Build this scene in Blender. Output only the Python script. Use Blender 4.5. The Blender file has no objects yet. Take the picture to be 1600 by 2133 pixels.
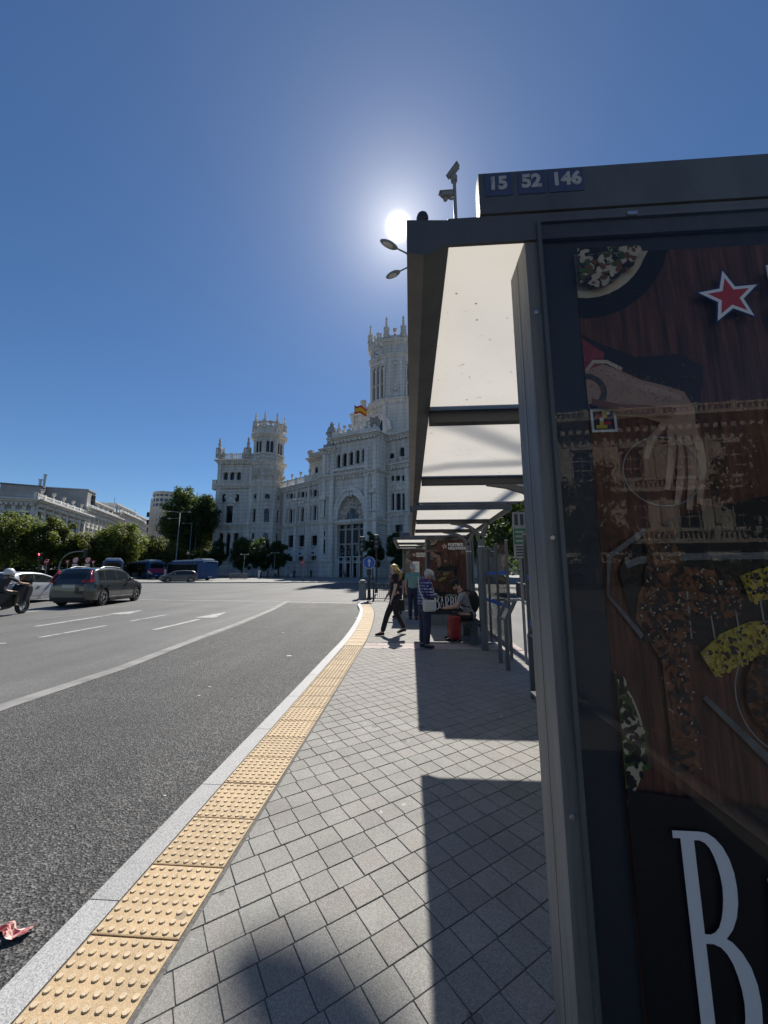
import bpy, bmesh, math, random
from mathutils import Vector, Matrix, noise
R = math.radians
sc = bpy.context.scene
# ---------------------------------------------------------------- camera
F, CX, CY, CAMH = 790.0, 800.0, 1066.5, 1.55      # focal length in photo pixels, photo centre, eye height
PITCH = math.atan(129 / F)
YAW = R(3.9306)
cd = bpy.data.cameras.new('camera'); cam = bpy.data.objects.new('camera', cd); sc.collection.objects.link(cam)
cd.sensor_fit = 'HORIZONTAL'; cd.sensor_width = 36; cd.lens = 36 * F / 1600
cd.clip_start = 0.05; cd.clip_end = 3000
cam.location = (0, 0, CAMH); cam.rotation_euler = (R(90) + PITCH, 0, YAW)
sc.camera = cam
# ---------------------------------------------------------------- sky and sun
SUN_AZ, SUN_EL = R(-1.42), R(46.2)               # azimuth from +Y towards +X
SUND = Vector((math.sin(SUN_AZ) * math.cos(SUN_EL), math.cos(SUN_AZ) * math.cos(SUN_EL), math.sin(SUN_EL)))
wd = bpy.data.worlds.new('World'); sc.world = wd; wd.use_nodes = True
nt = wd.node_tree; nt.nodes.clear()
sky = nt.nodes.new('ShaderNodeTexSky'); sky.sky_type = 'NISHITA'; sky.sun_disc = False
sky.sun_elevation = SUN_EL; sky.sun_rotation = SUN_AZ
sky.altitude = 650; sky.air_density = 1.0; sky.dust_density = 0.0; sky.ozone_density = 6.0
bg = nt.nodes.new('ShaderNodeBackground'); bg.inputs[1].default_value = 0.064
out = nt.nodes.new('ShaderNodeOutputWorld')
hs = nt.nodes.new('ShaderNodeHueSaturation'); hs.inputs['Saturation'].default_value = 1.09   # deep southern blue
nt.links.new(sky.outputs[0], hs.inputs['Color']); nt.links.new(hs.outputs[0], bg.inputs[0])
# the sun's own disc and its aureole, at the sun's place in the sky
tc = nt.nodes.new('ShaderNodeTexCoord')
dot = nt.nodes.new('ShaderNodeVectorMath'); dot.operation = 'DOT_PRODUCT'; dot.inputs[1].default_value = SUND
nt.links.new(tc.outputs['Generated'], dot.inputs[0])
ac = nt.nodes.new('ShaderNodeMath'); ac.operation = 'ARCCOSINE'; nt.links.new(dot.outputs['Value'], ac.inputs[0])
def wm(op, a, b=None):
    n = nt.nodes.new('ShaderNodeMath'); n.operation = op
    for i, q in enumerate((a, b)):
        if q is None: continue
        if isinstance(q, (int, float)): n.inputs[i].default_value = q
        else: nt.links.new(q, n.inputs[i])
    return n.outputs[0]
ang = wm('MULTIPLY', ac.outputs[0], 57.2958)
core = wm('MULTIPLY', wm('POWER', 2.718, wm('MULTIPLY', wm('POWER', wm('DIVIDE', ang, 0.72), 2.0), -1.0)), 16.0)
halo = wm('MULTIPLY', wm('POWER', 2.718, wm('MULTIPLY', ang, -0.30)), 0.55)
halo2 = wm('MULTIPLY', wm('POWER', 2.718, wm('MULTIPLY', ang, -0.09)), 0.19)
glow = wm('ADD', wm('ADD', core, halo), halo2)
em = nt.nodes.new('ShaderNodeBackground'); em.inputs[0].default_value = (1.0, 0.94, 0.85, 1)
nt.links.new(glow, em.inputs[1])
addn = nt.nodes.new('ShaderNodeAddShader')
nt.links.new(bg.outputs[0], addn.inputs[0]); nt.links.new(em.outputs[0], addn.inputs[1])
nt.links.new(addn.outputs[0], out.inputs[0])
sl = bpy.data.lights.new('sun', 'SUN'); sl.energy = 5.0; sl.angle = R(0.53); sl.color = (1.0, 0.95, 0.87)
so = bpy.data.objects.new('sun', sl); sc.collection.objects.link(so)
so.location = (0, 0, 60); so.rotation_euler = (-SUND).to_track_quat('-Z', 'Y').to_euler()
sc.view_settings.view_transform = 'Standard'; sc.view_settings.look = 'None'
sc.view_settings.gamma = 1.0; sc.view_settings.exposure = 0.5; sc.view_settings.use_curve_mapping = False
sc.render.engine = 'CYCLES'
sc.cycles.use_denoising = True
sc.cycles.max_bounces = 8; sc.cycles.transparent_max_bounces = 16
sc.cycles.sample_clamp_indirect = 6.0
sc.cycles.caustics_reflective = False; sc.cycles.caustics_refractive = False

# ---------------------------------------------------------------- measuring: photo pixel -> place on the ground / a plane
_cy, _sy, _cp, _sp = math.cos(YAW), math.sin(YAW), math.cos(PITCH), math.sin(PITCH)
def ray(px, py):
    x = (px - CX) / F; y = -(py - CY) / F
    r = (x, _cp - y * _sp, _sp + y * _cp)
    return Vector((_cy * r[0] - _sy * r[1], _sy * r[0] + _cy * r[1], r[2]))
def zs(x, y):
    "height of pavements; the square rises gently away from the stop"
    return 0.0095 * max(0.0, min(math.hypot(x, y), 135.0) - 2.0)
def zr(x, y): return zs(x, y) - 0.10
def ground(px, py, f=zs):
    v = ray(px, py); z = 0.0
    for i in range(12):
        t = (z - CAMH) / v.z; p = v * t; z = f(p.x, p.y)
    return Vector((p.x, p.y, z))
def aty(px, py, Y):
    v = ray(px, py); t = Y / v.y
    return Vector((v.x * t, Y, CAMH + v.z * t))
def PL(px, D):
    "plan position seen at photo column px (at eye level), D metres ahead"
    v = ray(px, 1195.5); t = D * _cp
    return Vector((v.x * t, v.y * t, 0))
def atd(px, py, D):
    v = ray(px, py); x = (px - CX) / F; y = -(py - CY) / F
    t = D / (_cp - y * _sp)
    return Vector((v.x * t, v.y * t, CAMH + v.z * t))

# ---------------------------------------------------------------- helpers
COL = sc.collection
def tag(o, label=None, cat=None, group=None, kind=None):
    if label: o['label'] = label
    if cat: o['category'] = cat
    if group: o['group'] = group
    if kind: o['kind'] = kind
    return o
def thing(name, loc, label, cat, group=None, rz=0.0):
    o = bpy.data.objects.new(name, None); COL.objects.link(o)
    o.location = loc; o.rotation_euler = (0, 0, rz); o.empty_display_size = 0.2
    return tag(o, label, cat, group)
def put(name, me, parent=None):
    o = bpy.data.objects.new(name, me); COL.objects.link(o)
    if parent: o.parent = parent
    return o
def copy_tree(o, parent=None):
    c = o.copy(); COL.objects.link(c); c.parent = parent
    for ch in list(o.children): copy_tree(ch, c)
    return c
def wloc(o):
    l = Vector((0, 0, 0))
    while o: l += Vector(o.location); o = o.parent
    return l
class Fr:
    "a vertical plane through plan points a, b: u along it, d into it, z up"
    def __init__(s, a, b):
        s.o = Vector((a[0], a[1], 0)); e = Vector((b[0] - a[0], b[1] - a[1], 0)); s.L = e.length
        s.u = e.normalized(); s.d = Vector((-s.u.y, s.u.x, 0))
        s.M = Matrix(((s.u.x, s.d.x, 0, s.o.x), (s.u.y, s.d.y, 0, s.o.y), (0, 0, 1, 0), (0, 0, 0, 1)))
    def uz(s, px, py):
        v = ray(px, py); o = s.o; den = v.x * s.d.x + v.y * s.d.y
        t = (o.x * s.d.x + o.y * s.d.y) / den
        p = Vector((v.x * t, v.y * t, 0)) - o
        return p.dot(s.u), CAMH + v.z * t
    def off(s, d): 
        return Fr(s.o + s.d * d, s.o + s.u * s.L + s.d * d)
class MB:
    def __init__(s, M=None): s.v = []; s.f = []; s.m = []; s.M = M
    def add(s, vs, fs, m=0):
        n = len(s.v)
        if s.M is not None: vs = [s.M @ Vector(p) for p in vs]
        s.v.extend([tuple(p) for p in vs]); s.f.extend([tuple(i + n for i in q) for q in fs]); s.m.extend([m] * len(fs))
        return s
    def box(s, x0, x1, y0, y1, z0, z1, m=0):
        return s.add([(x0,y0,z0),(x1,y0,z0),(x1,y1,z0),(x0,y1,z0),(x0,y0,z1),(x1,y0,z1),(x1,y1,z1),(x0,y1,z1)],
                     [(0,3,2,1),(4,5,6,7),(0,1,5,4),(1,2,6,5),(2,3,7,6),(3,0,4,7)], m)
    def quad(s, a, b, c, d, m=0): return s.add([a, b, c, d], [(0,1,2,3)], m)
    def poly(s, pts, m=0): return s.add(pts, [tuple(range(len(pts)))], m)
    def prism(s, pts, z0, z1, m=0):
        "plan polygon (counter-clockwise) between two heights"
        n = len(pts); vs = [(p[0], p[1], z0) for p in pts] + [(p[0], p[1], z1) for p in pts]
        fs = [tuple(range(n - 1, -1, -1)), tuple(range(n, 2 * n))] + [(i, (i+1) % n, n + (i+1) % n, n + i) for i in range(n)]
        return s.add(vs, fs, m)
    def ext(s, pts, vec, m=0):
        "3D polygon extruded along vec"
        n = len(pts); vec = Vector(vec); a = [Vector(p) for p in pts]; vs = a + [p + vec for p in a]
        fs = [tuple(range(n - 1, -1, -1)), tuple(range(n, 2 * n))] + [(i, (i+1) % n, n + (i+1) % n, n + i) for i in range(n)]
        return s.add(vs, fs, m)
    def lathe(s, prof, n=12, o=(0,0,0), rot=0.0, m=0, sx=1, sy=1, ring=False):
        if ring: prof = list(prof) + [prof[0]]
        vs = []; fs = []; k = len(prof)
        for i in range(n):
            a = rot + 2 * math.pi * i / n
            for r, z in prof: vs.append((o[0] + sx * r * math.cos(a), o[1] + sy * r * math.sin(a), o[2] + z))
        for i in range(n):
            j = (i + 1) % n
            for q in range(k - 1): fs.append((i*k+q, j*k+q, j*k+q+1, i*k+q+1))
        if not ring: fs.append(tuple(i*k for i in range(n - 1, -1, -1))); fs.append(tuple(i*k + k - 1 for i in range(n)))
        return s.add(vs, fs, m)
    def tube(s, pts, r, n=6, m=0, r1=None):
        pts = [Vector(p) for p in pts]; k = len(pts); vs = []; fs = []
        r1 = r if r1 is None else r1
        for i, p in enumerate(pts):
            t = (pts[min(i+1, k-1)] - pts[max(i-1, 0)]).normalized()
            a = t.orthogonal().normalized() if abs(t.z) > 0.95 else t.cross(Vector((0,0,1))).normalized()
            b = t.cross(a); rr = r + (r1 - r) * i / max(1, k - 1)
            for q in range(n):
                c = 2 * math.pi * q / n + math.pi / n; vs.append(p + a * rr * math.cos(c) + b * rr * math.sin(c))
        for i in range(k - 1):
            for q in range(n):
                fs.append((i*n+q, (i+1)*n+q, (i+1)*n+(q+1) % n, i*n+(q+1) % n))
        fs.append(tuple(range(n))); fs.append(tuple((k-1)*n + q for q in range(n-1, -1, -1)))
        return s.add(vs, fs, m)
    def sph(s, c, r, nu=10, nv=7, m=0):
        if not hasattr(r, '__len__'): r = (r, r, r)
        prof = [(math.sin(math.pi * i / nv), -math.cos(math.pi * i / nv)) for i in range(nv + 1)]
        prof[0] = (0.02, -1); prof[-1] = (0.02, 1)
        vs = []; fs = []; k = nv + 1
        for i in range(nu):
            a = 2 * math.pi * i / nu
            for q, z in prof: vs.append((c[0] + r[0]*q*math.cos(a), c[1] + r[1]*q*math.sin(a), c[2] + r[2]*z))
        for i in range(nu):
            j = (i + 1) % nu
            for q in range(k - 1): fs.append((i*k+q, j*k+q, j*k+q+1, i*k+q+1))
        return s.add(vs, fs, m)
    def mesh(s, name, mats, off=None, smooth=False):
        me = bpy.data.meshes.new(name)
        v = s.v if off is None else [(p[0]-off[0], p[1]-off[1], p[2]-off[2]) for p in s.v]
        me.from_pydata(v, [], s.f)
        if not isinstance(mats, (list, tuple)): mats = [mats]
        for q in mats: me.materials.append(MT[q] if isinstance(q, str) else q)
        if len(mats) > 1: me.polygons.foreach_set('material_index', s.m)
        if smooth: me.polygons.foreach_set('use_smooth', [True] * len(me.polygons))
        me.update()
        return me
    def build(s, name, mats, parent=None, local=False, smooth=False, bevel=0.0):
        off = None if (parent is None or local) else wloc(parent)
        o = put(name, s.mesh(name, mats, off, smooth), parent)
        if bevel:
            b = o.modifiers.new('edge', 'BEVEL'); b.width = bevel; b.segments = 2; b.limit_method = 'ANGLE'
        return o
def auto_smooth(o, ang=40):
    "smooth shading with sharp edges kept"
    me = o.data
    bm = bmesh.new(); bm.from_mesh(me)
    for f in bm.faces: f.smooth = True
    for e in bm.edges:
        if len(e.link_faces) == 2 and e.calc_face_angle(0) > R(ang): e.smooth = False
    bm.to_mesh(me); bm.free(); return o

# ---------------------------------------------------------------- materials
MT = {}
def N(nt, t, **kw):
    n = nt.nodes.new(t)
    for k, v in kw.items():
        if k in n.inputs: n.inputs[k].default_value = v
        else: setattr(n, k, v)
    return n
def mat(name, col, rough=0.6, var=0.0, vs=3.0, col2=None, bump=0.0, bs=40.0, metal=0.0, spec=0.5, rnd=0.0, coat=0.0, stretch=None, trans=0.0, detail=4.0):
    m = bpy.data.materials.new(name); m.use_nodes = True; nt = m.node_tree; b = nt.nodes['Principled BSDF']
    b.inputs['Roughness'].default_value = rough; b.inputs['Metallic'].default_value = metal
    b.inputs['Specular IOR Level'].default_value = spec; b.inputs['Coat Weight'].default_value = coat
    L = nt.links.new
    c1 = (*col, 1)
    src = None
    tcn = N(nt, 'ShaderNodeTexCoord'); vec = tcn.outputs['Object']
    if stretch:
        mp = N(nt, 'ShaderNodeMapping'); mp.inputs['Scale'].default_value = stretch; L(vec, mp.inputs[0]); vec = mp.outputs[0]
    if var > 0 or col2:
        nz = N(nt, 'ShaderNodeTexNoise', Scale=vs, Detail=detail, Roughness=0.62); L(vec, nz.inputs['Vector'])
        mx = N(nt, 'ShaderNodeMix', data_type='RGBA')
        rp = N(nt, 'ShaderNodeMapRange'); rp.inputs[1].default_value = 0.3; rp.inputs[2].default_value = 0.7
        L(nz.outputs[0], rp.inputs[0]); L(rp.outputs[0], mx.inputs[0])
        if col2: mx.inputs[6].default_value = c1; mx.inputs[7].default_value = (*col2, 1)
        else:
            mx.inputs[6].default_value = (*[max(0, q * (1 - var)) for q in col], 1)
            mx.inputs[7].default_value = (*[min(1, q * (1 + var)) for q in col], 1)
        src = mx.outputs[2]
    if rnd > 0:
        oi = N(nt, 'ShaderNodeObjectInfo'); hv = N(nt, 'ShaderNodeHueSaturation')
        mr = N(nt, 'ShaderNodeMapRange'); mr.inputs[3].default_value = 1 - rnd; mr.inputs[4].default_value = 1 + rnd
        L(oi.outputs['Random'], mr.inputs[0]); L(mr.outputs[0], hv.inputs['Value'])
        if src: L(src, hv.inputs['Color'])
        else: hv.inputs['Color'].default_value = c1
        src = hv.outputs[0]
    if src: L(src, b.inputs['Base Color'])
    else: b.inputs['Base Color'].default_value = c1
    if bump > 0:
        n2 = N(nt, 'ShaderNodeTexNoise', Scale=bs, Detail=3.0); L(vec, n2.inputs['Vector'])
        bp = N(nt, 'ShaderNodeBump', Strength=bump, Distance=0.02); L(n2.outputs[0], bp.inputs['Height']); L(bp.outputs[0], b.inputs['Normal'])
    MT[name] = m; return m
def grainy(name, base, grains, scale, rough=0.8, bump=0.5, dist=0.004, patch=0.15, rnd=0.0, patch_scale=0.7, specks=None, gum=None, tint=None, streak=0.0):
    "stone or asphalt: cells of different grey, fine relief and faint large patches"
    m = bpy.data.materials.new(name); m.use_nodes = True; nt = m.node_tree; b = nt.nodes['Principled BSDF']; L = nt.links.new
    b.inputs['Roughness'].default_value = rough; b.inputs['Specular IOR Level'].default_value = 0.4
    tcn = N(nt, 'ShaderNodeTexCoord'); geo = N(nt, 'ShaderNodeNewGeometry'); vec = geo.outputs['Position']
    vo = N(nt, 'ShaderNodeTexVoronoi', Scale=scale); L(vec, vo.inputs['Vector'])
    cr = N(nt, 'ShaderNodeValToRGB'); cr.color_ramp.interpolation = 'LINEAR'
    el = cr.color_ramp.elements; el[0].position = 0.0; el[0].color = (*grains[0], 1); el[1].position = 1.0; el[1].color = (*grains[-1], 1)
    for i, g in enumerate(grains[1:-1]):
        e = el.new((i + 1) / (len(grains) - 1)); e.color = (*g, 1)
    sp = N(nt, 'ShaderNodeSeparateColor'); L(vo.outputs['Color'], sp.inputs[0]); L(sp.outputs[0], cr.inputs[0])
    nz = N(nt, 'ShaderNodeTexNoise', Scale=patch_scale, Detail=6.0, Roughness=0.65); L(vec, nz.inputs['Vector'])
    hv = N(nt, 'ShaderNodeHueSaturation'); mr = N(nt, 'ShaderNodeMapRange')
    mr.inputs[1].default_value = 0.25; mr.inputs[2].default_value = 0.75; mr.inputs[3].default_value = 1 - patch; mr.inputs[4].default_value = 1 + patch
    L(nz.outputs[0], mr.inputs[0])
    if rnd:
        oi = N(nt, 'ShaderNodeObjectInfo'); m2 = N(nt, 'ShaderNodeMapRange'); m2.inputs[3].default_value = 1 - rnd; m2.inputs[4].default_value = 1 + rnd
        L(oi.outputs['Random'], m2.inputs[0]); mu = N(nt, 'ShaderNodeMath', operation='MULTIPLY'); L(mr.outputs[0], mu.inputs[0]); L(m2.outputs[0], mu.inputs[1]); L(mu.outputs[0], hv.inputs['Value'])
    else: L(mr.outputs[0], hv.inputs['Value'])
    L(cr.outputs[0], hv.inputs['Color'])
    col = hv.outputs[0]
    if tint:
        oi2 = N(nt, 'ShaderNodeObjectInfo'); wn = N(nt, 'ShaderNodeTexWhiteNoise'); wn.noise_dimensions = '1D'; L(oi2.outputs['Random'], wn.inputs['W'])
        tm_ = N(nt, 'ShaderNodeMix', data_type='RGBA', blend_type='MULTIPLY'); tm_.inputs[0].default_value = 1.0; rmp = N(nt, 'ShaderNodeValToRGB'); rmp.color_ramp.interpolation = 'CONSTANT'
        e_ = rmp.color_ramp.elements; e_[0].color = (1,1,1,1); e_[1].position = .55; e_[1].color = (*tint[0], 1); e2 = e_.new(.8); e2.color = (*tint[1], 1)
        L(wn.outputs['Value'], rmp.inputs[0]); L(col, tm_.inputs[6]); L(rmp.outputs[0], tm_.inputs[7]); col = tm_.outputs[2]
    if streak:
        mp_ = N(nt, 'ShaderNodeMapping'); mp_.inputs['Scale'].default_value = (1.1, 0.10, 1.0); L(vec, mp_.inputs[0]); sn = N(nt, 'ShaderNodeTexNoise', Scale=1.0, Detail=5.0, Roughness=0.6); L(mp_.outputs[0], sn.inputs['Vector'])
        sr = N(nt, 'ShaderNodeMapRange'); sr.inputs[1].default_value = .3; sr.inputs[2].default_value = .7; sr.inputs[3].default_value = 1 - streak; sr.inputs[4].default_value = 1 + streak; L(sn.outputs[0], sr.inputs[0])
        sh_ = N(nt, 'ShaderNodeHueSaturation'); L(col, sh_.inputs['Color']); L(sr.outputs[0], sh_.inputs['Value']); col = sh_.outputs[0]
    if gum:
        gv = N(nt, 'ShaderNodeTexVoronoi', Scale=gum[0]); L(vec, gv.inputs['Vector']); gn = N(nt, 'ShaderNodeTexNoise', Scale=gum[0]*9, Detail=2.0); L(vec, gn.inputs['Vector'])
        ga = N(nt, 'ShaderNodeMath', operation='MULTIPLY_ADD'); ga.inputs[1].default_value = .10; L(gn.outputs[0], ga.inputs[0]); L(gv.outputs['Distance'], ga.inputs[2])
        gs = N(nt, 'ShaderNodeSeparateColor'); L(gv.outputs['Color'], gs.inputs[0]); gt = N(nt, 'ShaderNodeMath', operation='MULTIPLY'); gt.inputs[1].default_value = gum[1]; L(gs.outputs[1], gt.inputs[0])
        gl_ = N(nt, 'ShaderNodeMath', operation='LESS_THAN'); L(ga.outputs[0], gl_.inputs[0]); L(gt.outputs[0], gl_.inputs[1]); gf = N(nt, 'ShaderNodeMath', operation='MULTIPLY'); gf.inputs[1].default_value = .55; L(gl_.outputs[0], gf.inputs[0])
        gm = N(nt, 'ShaderNodeMix', data_type='RGBA'); L(gf.outputs[0], gm.inputs[0]); L(col, gm.inputs[6]); gm.inputs[7].default_value = (*gum[2], 1); col = gm.outputs[2]
    if specks:
        v3 = N(nt, 'ShaderNodeTexNoise', Scale=specks[0], Detail=2.0); L(vec, v3.inputs['Vector'])
        r3 = N(nt, 'ShaderNodeMapRange'); r3.inputs[1].default_value = specks[1]; r3.inputs[2].default_value = specks[1] + 0.06; L(v3.outputs[0], r3.inputs[0])
        mm = N(nt, 'ShaderNodeMix', data_type='RGBA'); L(r3.outputs[0], mm.inputs[0]); L(col, mm.inputs[6]); mm.inputs[7].default_value = (*specks[2], 1); col = mm.outputs[2]
    L(col, b.inputs['Base Color'])
    bp = N(nt, 'ShaderNodeBump', Strength=bump, Distance=dist); L(vo.outputs['Distance'], bp.inputs['Height']); L(bp.outputs[0], b.inputs['Normal'])
    MT[name] = m; return m
def stone(name, col, course=1.05):
    "weathered ashlar: fine grain, streaks that run down, thin bed joints"
    m = bpy.data.materials.new(name); m.use_nodes = True; nt = m.node_tree; b = nt.nodes['Principled BSDF']; L = nt.links.new
    b.inputs['Roughness'].default_value = 0.85; b.inputs['Specular IOR Level'].default_value = 0.3
    geo = N(nt, 'ShaderNodeNewGeometry'); pos = geo.outputs['Position']
    mp = N(nt, 'ShaderNodeMapping'); mp.inputs['Scale'].default_value = (0.9, 0.9, 0.10); L(pos, mp.inputs[0])
    n1 = N(nt, 'ShaderNodeTexNoise', Scale=1.2, Detail=6.0, Roughness=0.6); L(mp.outputs[0], n1.inputs['Vector'])
    n2 = N(nt, 'ShaderNodeTexNoise', Scale=1.6, Detail=7.0, Roughness=0.7); L(pos, n2.inputs['Vector'])
    def mr(src, a, b_, c, d):
        r = N(nt, 'ShaderNodeMapRange'); r.inputs[1].default_value = a; r.inputs[2].default_value = b_; r.inputs[3].default_value = c; r.inputs[4].default_value = d; L(src, r.inputs[0]); return r.outputs[0]
    def mth(op, a, b_=None):
        n = N(nt, 'ShaderNodeMath', operation=op)
        for i, q in enumerate((a, b_)):
            if q is None: continue
            if isinstance(q, (int, float)): n.inputs[i].default_value = q
            else: L(q, n.inputs[i])
        return n.outputs[0]
    sx = N(nt, 'ShaderNodeSeparateXYZ'); L(pos, sx.inputs[0])
    fr_ = mth('FRACT', mth('DIVIDE', sx.outputs[2], course)); joint = mr(mth('ABSOLUTE', mth('SUBTRACT', fr_, 0.5)), 0.43, 0.5, 1.0, 0.62)
    val = mth('MULTIPLY', mth('MULTIPLY', mr(n1.outputs[0], .35, .68, 1.07, .72), mr(n2.outputs[0], .3, .7, .88, 1.08)), joint)
    hv = N(nt, 'ShaderNodeHueSaturation'); hv.inputs['Color'].default_value = (*col, 1); L(val, hv.inputs['Value']); L(hv.outputs[0], b.inputs['Base Color'])
    bp = N(nt, 'ShaderNodeBump', Strength=0.3, Distance=0.05); L(n2.outputs[0], bp.inputs['Height']); L(bp.outputs[0], b.inputs['Normal'])
    MT[name] = m
def thin_glass(name, tint=(0.9, 0.95, 0.95), rough=0.0, base=0.05, ior=1.5, gain=1.6):
    m = bpy.data.materials.new(name); m.use_nodes = True; nt = m.node_tree; nt.nodes.clear(); L = nt.links.new
    o = N(nt, 'ShaderNodeOutputMaterial'); t = N(nt, 'ShaderNodeBsdfTransparent'); t.inputs[0].default_value = (*tint, 1)
    g = N(nt, 'ShaderNodeBsdfGlossy', Roughness=rough); fz = N(nt, 'ShaderNodeFresnel', IOR=ior)
    ad = N(nt, 'ShaderNodeMath', operation='MULTIPLY_ADD'); ad.inputs[1].default_value = gain; ad.inputs[2].default_value = base; ad.use_clamp = True
    L(fz.outputs[0], ad.inputs[0]); mx = N(nt, 'ShaderNodeMixShader'); L(ad.outputs[0], mx.inputs[0]); L(t.outputs[0], mx.inputs[1]); L(g.outputs[0], mx.inputs[2]); L(mx.outputs[0], o.inputs[0])
    MT[name] = m; return m
def spots(name, base, spot, scale, lo, hi, rough=0.85):
    m = bpy.data.materials.new(name); m.use_nodes = True; nt = m.node_tree; b = nt.nodes['Principled BSDF']; L = nt.links.new; b.inputs['Roughness'].default_value = rough
    tc_ = N(nt, 'ShaderNodeTexCoord'); nz = N(nt, 'ShaderNodeTexNoise', Scale=scale, Detail=2.0); L(tc_.outputs['Object'], nz.inputs['Vector'])
    r = N(nt, 'ShaderNodeMapRange'); r.inputs[1].default_value = lo; r.inputs[2].default_value = hi; L(nz.outputs[0], r.inputs[0])
    mx = N(nt, 'ShaderNodeMix', data_type='RGBA'); mx.inputs[6].default_value = (*base, 1); mx.inputs[7].default_value = (*spot, 1); L(r.outputs[0], mx.inputs[0]); L(mx.outputs[2], b.inputs['Base Color']); MT[name] = m
def leafmat(name, c1, c2, tr=0.45, tcol=(0.30, 0.42, 0.06)):
    m = bpy.data.materials.new(name); m.use_nodes = True; nt = m.node_tree; nt.nodes.clear(); L = nt.links.new
    o = N(nt, 'ShaderNodeOutputMaterial'); geo = N(nt, 'ShaderNodeNewGeometry')
    nz = N(nt, 'ShaderNodeTexNoise', Scale=0.9, Detail=5.0); L(geo.outputs['Position'], nz.inputs['Vector'])
    mx = N(nt, 'ShaderNodeMix', data_type='RGBA'); mx.inputs[6].default_value = (*c1, 1); mx.inputs[7].default_value = (*c2, 1)
    rp = N(nt, 'ShaderNodeMapRange'); rp.inputs[1].default_value = 0.3; rp.inputs[2].default_value = 0.7; L(nz.outputs[0], rp.inputs[0]); L(rp.outputs[0], mx.inputs[0])
    d = N(nt, 'ShaderNodeBsdfPrincipled', Roughness=0.55); L(mx.outputs[2], d.inputs['Base Color'])
    d.inputs['Specular IOR Level'].default_value = 0.35
    t = N(nt, 'ShaderNodeBsdfTranslucent'); t.inputs[0].default_value = (*tcol, 1)
    ms = N(nt, 'ShaderNodeMixShader'); ms.inputs[0].default_value = tr; L(d.outputs[0], ms.inputs[1]); L(t.outputs[0], ms.inputs[2]); L(ms.outputs[0], o.inputs[0])
    MT[name] = m; return m
def emis(name, col, st):
    m = bpy.data.materials.new(name); m.use_nodes = True; b = m.node_tree.nodes['Principled BSDF']
    b.inputs['Base Color'].default_value = (*col, 1); b.inputs['Emission Color'].default_value = (*col, 1); b.inputs['Emission Strength'].default_value = st
    MT[name] = m; return m
grainy('asphalt_new', None, [(0.017,0.017,0.018),(0.036,0.036,0.037),(0.065,0.065,0.064),(0.155,0.15,0.142)], 85, 0.75, 0.9, 0.01, 0.30, patch_scale=0.5, streak=0.22, gum=(0.9, .10, (0.018,0.018,0.018)))
grainy('asphalt_old', None, [(0.075,0.074,0.072),(0.10,0.099,0.096),(0.13,0.128,0.122)], 70, 0.72, 0.35, 0.004, 0.26, patch_scale=0.35, streak=0.16, gum=(0.7, .09, (0.045,0.044,0.043)))
grainy('granite', None, [(0.20,0.20,0.20),(0.33,0.33,0.33),(0.42,0.42,0.415)], 220, 0.6, 0.25, 0.002, 0.10, rnd=0.08)
grainy('paver', None, [(0.15,0.147,0.138),(0.21,0.205,0.192),(0.27,0.265,0.245)], 260, 0.75, 0.35, 0.002, 0.16, rnd=0.09, patch_scale=3.0, specks=(11.0, 0.72, (0.34,0.33,0.31)), gum=(3.6, .20, (0.075,0.072,0.068)), tint=((1.02,0.99,0.975),(0.985,0.997,0.98)))
grainy('paver_far', None, [(0.17,0.167,0.157),(0.21,0.205,0.192),(0.25,0.245,0.228)], 60, 0.75, 0.3, 0.002, 0.12, patch_scale=2.0)
grainy('pink_paver', None, [(0.29,0.235,0.215),(0.34,0.28,0.26),(0.38,0.32,0.30)], 200, 0.75, 0.3, 0.002, 0.1, rnd=0.1)
grainy('tactile', None, [(0.33,0.235,0.13),(0.40,0.29,0.165),(0.45,0.34,0.205)], 240, 0.7, 0.3, 0.002, 0.20, rnd=0.09, patch_scale=5.0, specks=(16.0, 0.68, (0.20,0.16,0.11)), gum=(4.0, .19, (0.10,0.09,0.08)))
grainy('tactile_top', None, [(0.42,0.325,0.205),(0.49,0.385,0.255),(0.54,0.435,0.305)], 240, 0.7, 0.2, 0.002, 0.22, patch_scale=9.0, specks=(40.0, 0.62, (0.28,0.21,0.13)))
grainy('grout', None, [(0.085,0.08,0.073),(0.11,0.105,0.097),(0.15,0.142,0.13)], 120, 0.9, 0.3, 0.002, 0.2)
spots('paint_white', (0.36,0.36,0.345), (0.17,0.168,0.16), 5.0, .50, .68, 0.75)
spots('paint_worn', (0.24,0.235,0.225), (0.13,0.128,0.122), 2.5, .40, .78, 0.75)
mat('frame_grey', (0.085,0.092,0.098), 0.45, 0.28, 5.0, bump=0.12, bs=9, detail=8, stretch=(1,1,.35))
mat('frame_dark', (0.03,0.033,0.037), 0.4, 0.1, 4)
mat('frame_light', (0.15,0.15,0.148), 0.5, 0.30, 4.0, stretch=(6, 6, 0.5), bump=.15, bs=8, detail=8)
mat('steel', (0.45,0.45,0.44), 0.35, 0.1, 8, metal=0.9)
mat('black', (0.012,0.012,0.013), 0.5)
mat('rubber', (0.018,0.018,0.018), 0.75, 0.2, 8)
stone('stone', (0.76,0.73,0.675))
stone('stone_shaded', (0.64,0.615,0.57))  # trim stone darkened for the palace wall planes: shading contrast put into the colour
stone('stone_dark', (0.42,0.405,0.38))
stone('stone_warm', (0.62,0.565,0.49))
mat('stone_cream', (0.60,0.55,0.46), 0.85, 0.15, 0.4, bump=0.2, bs=2.0)
mat('render_grey', (0.36,0.35,0.335), 0.9, 0.12, 0.3)
mat('facade_grey', (0.33,0.325,0.31), 0.9, 0.15, 0.4, bump=0.2, bs=2)
mat('trim_white', (0.66,0.645,0.61), 0.8, 0.1, 0.6)
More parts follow.
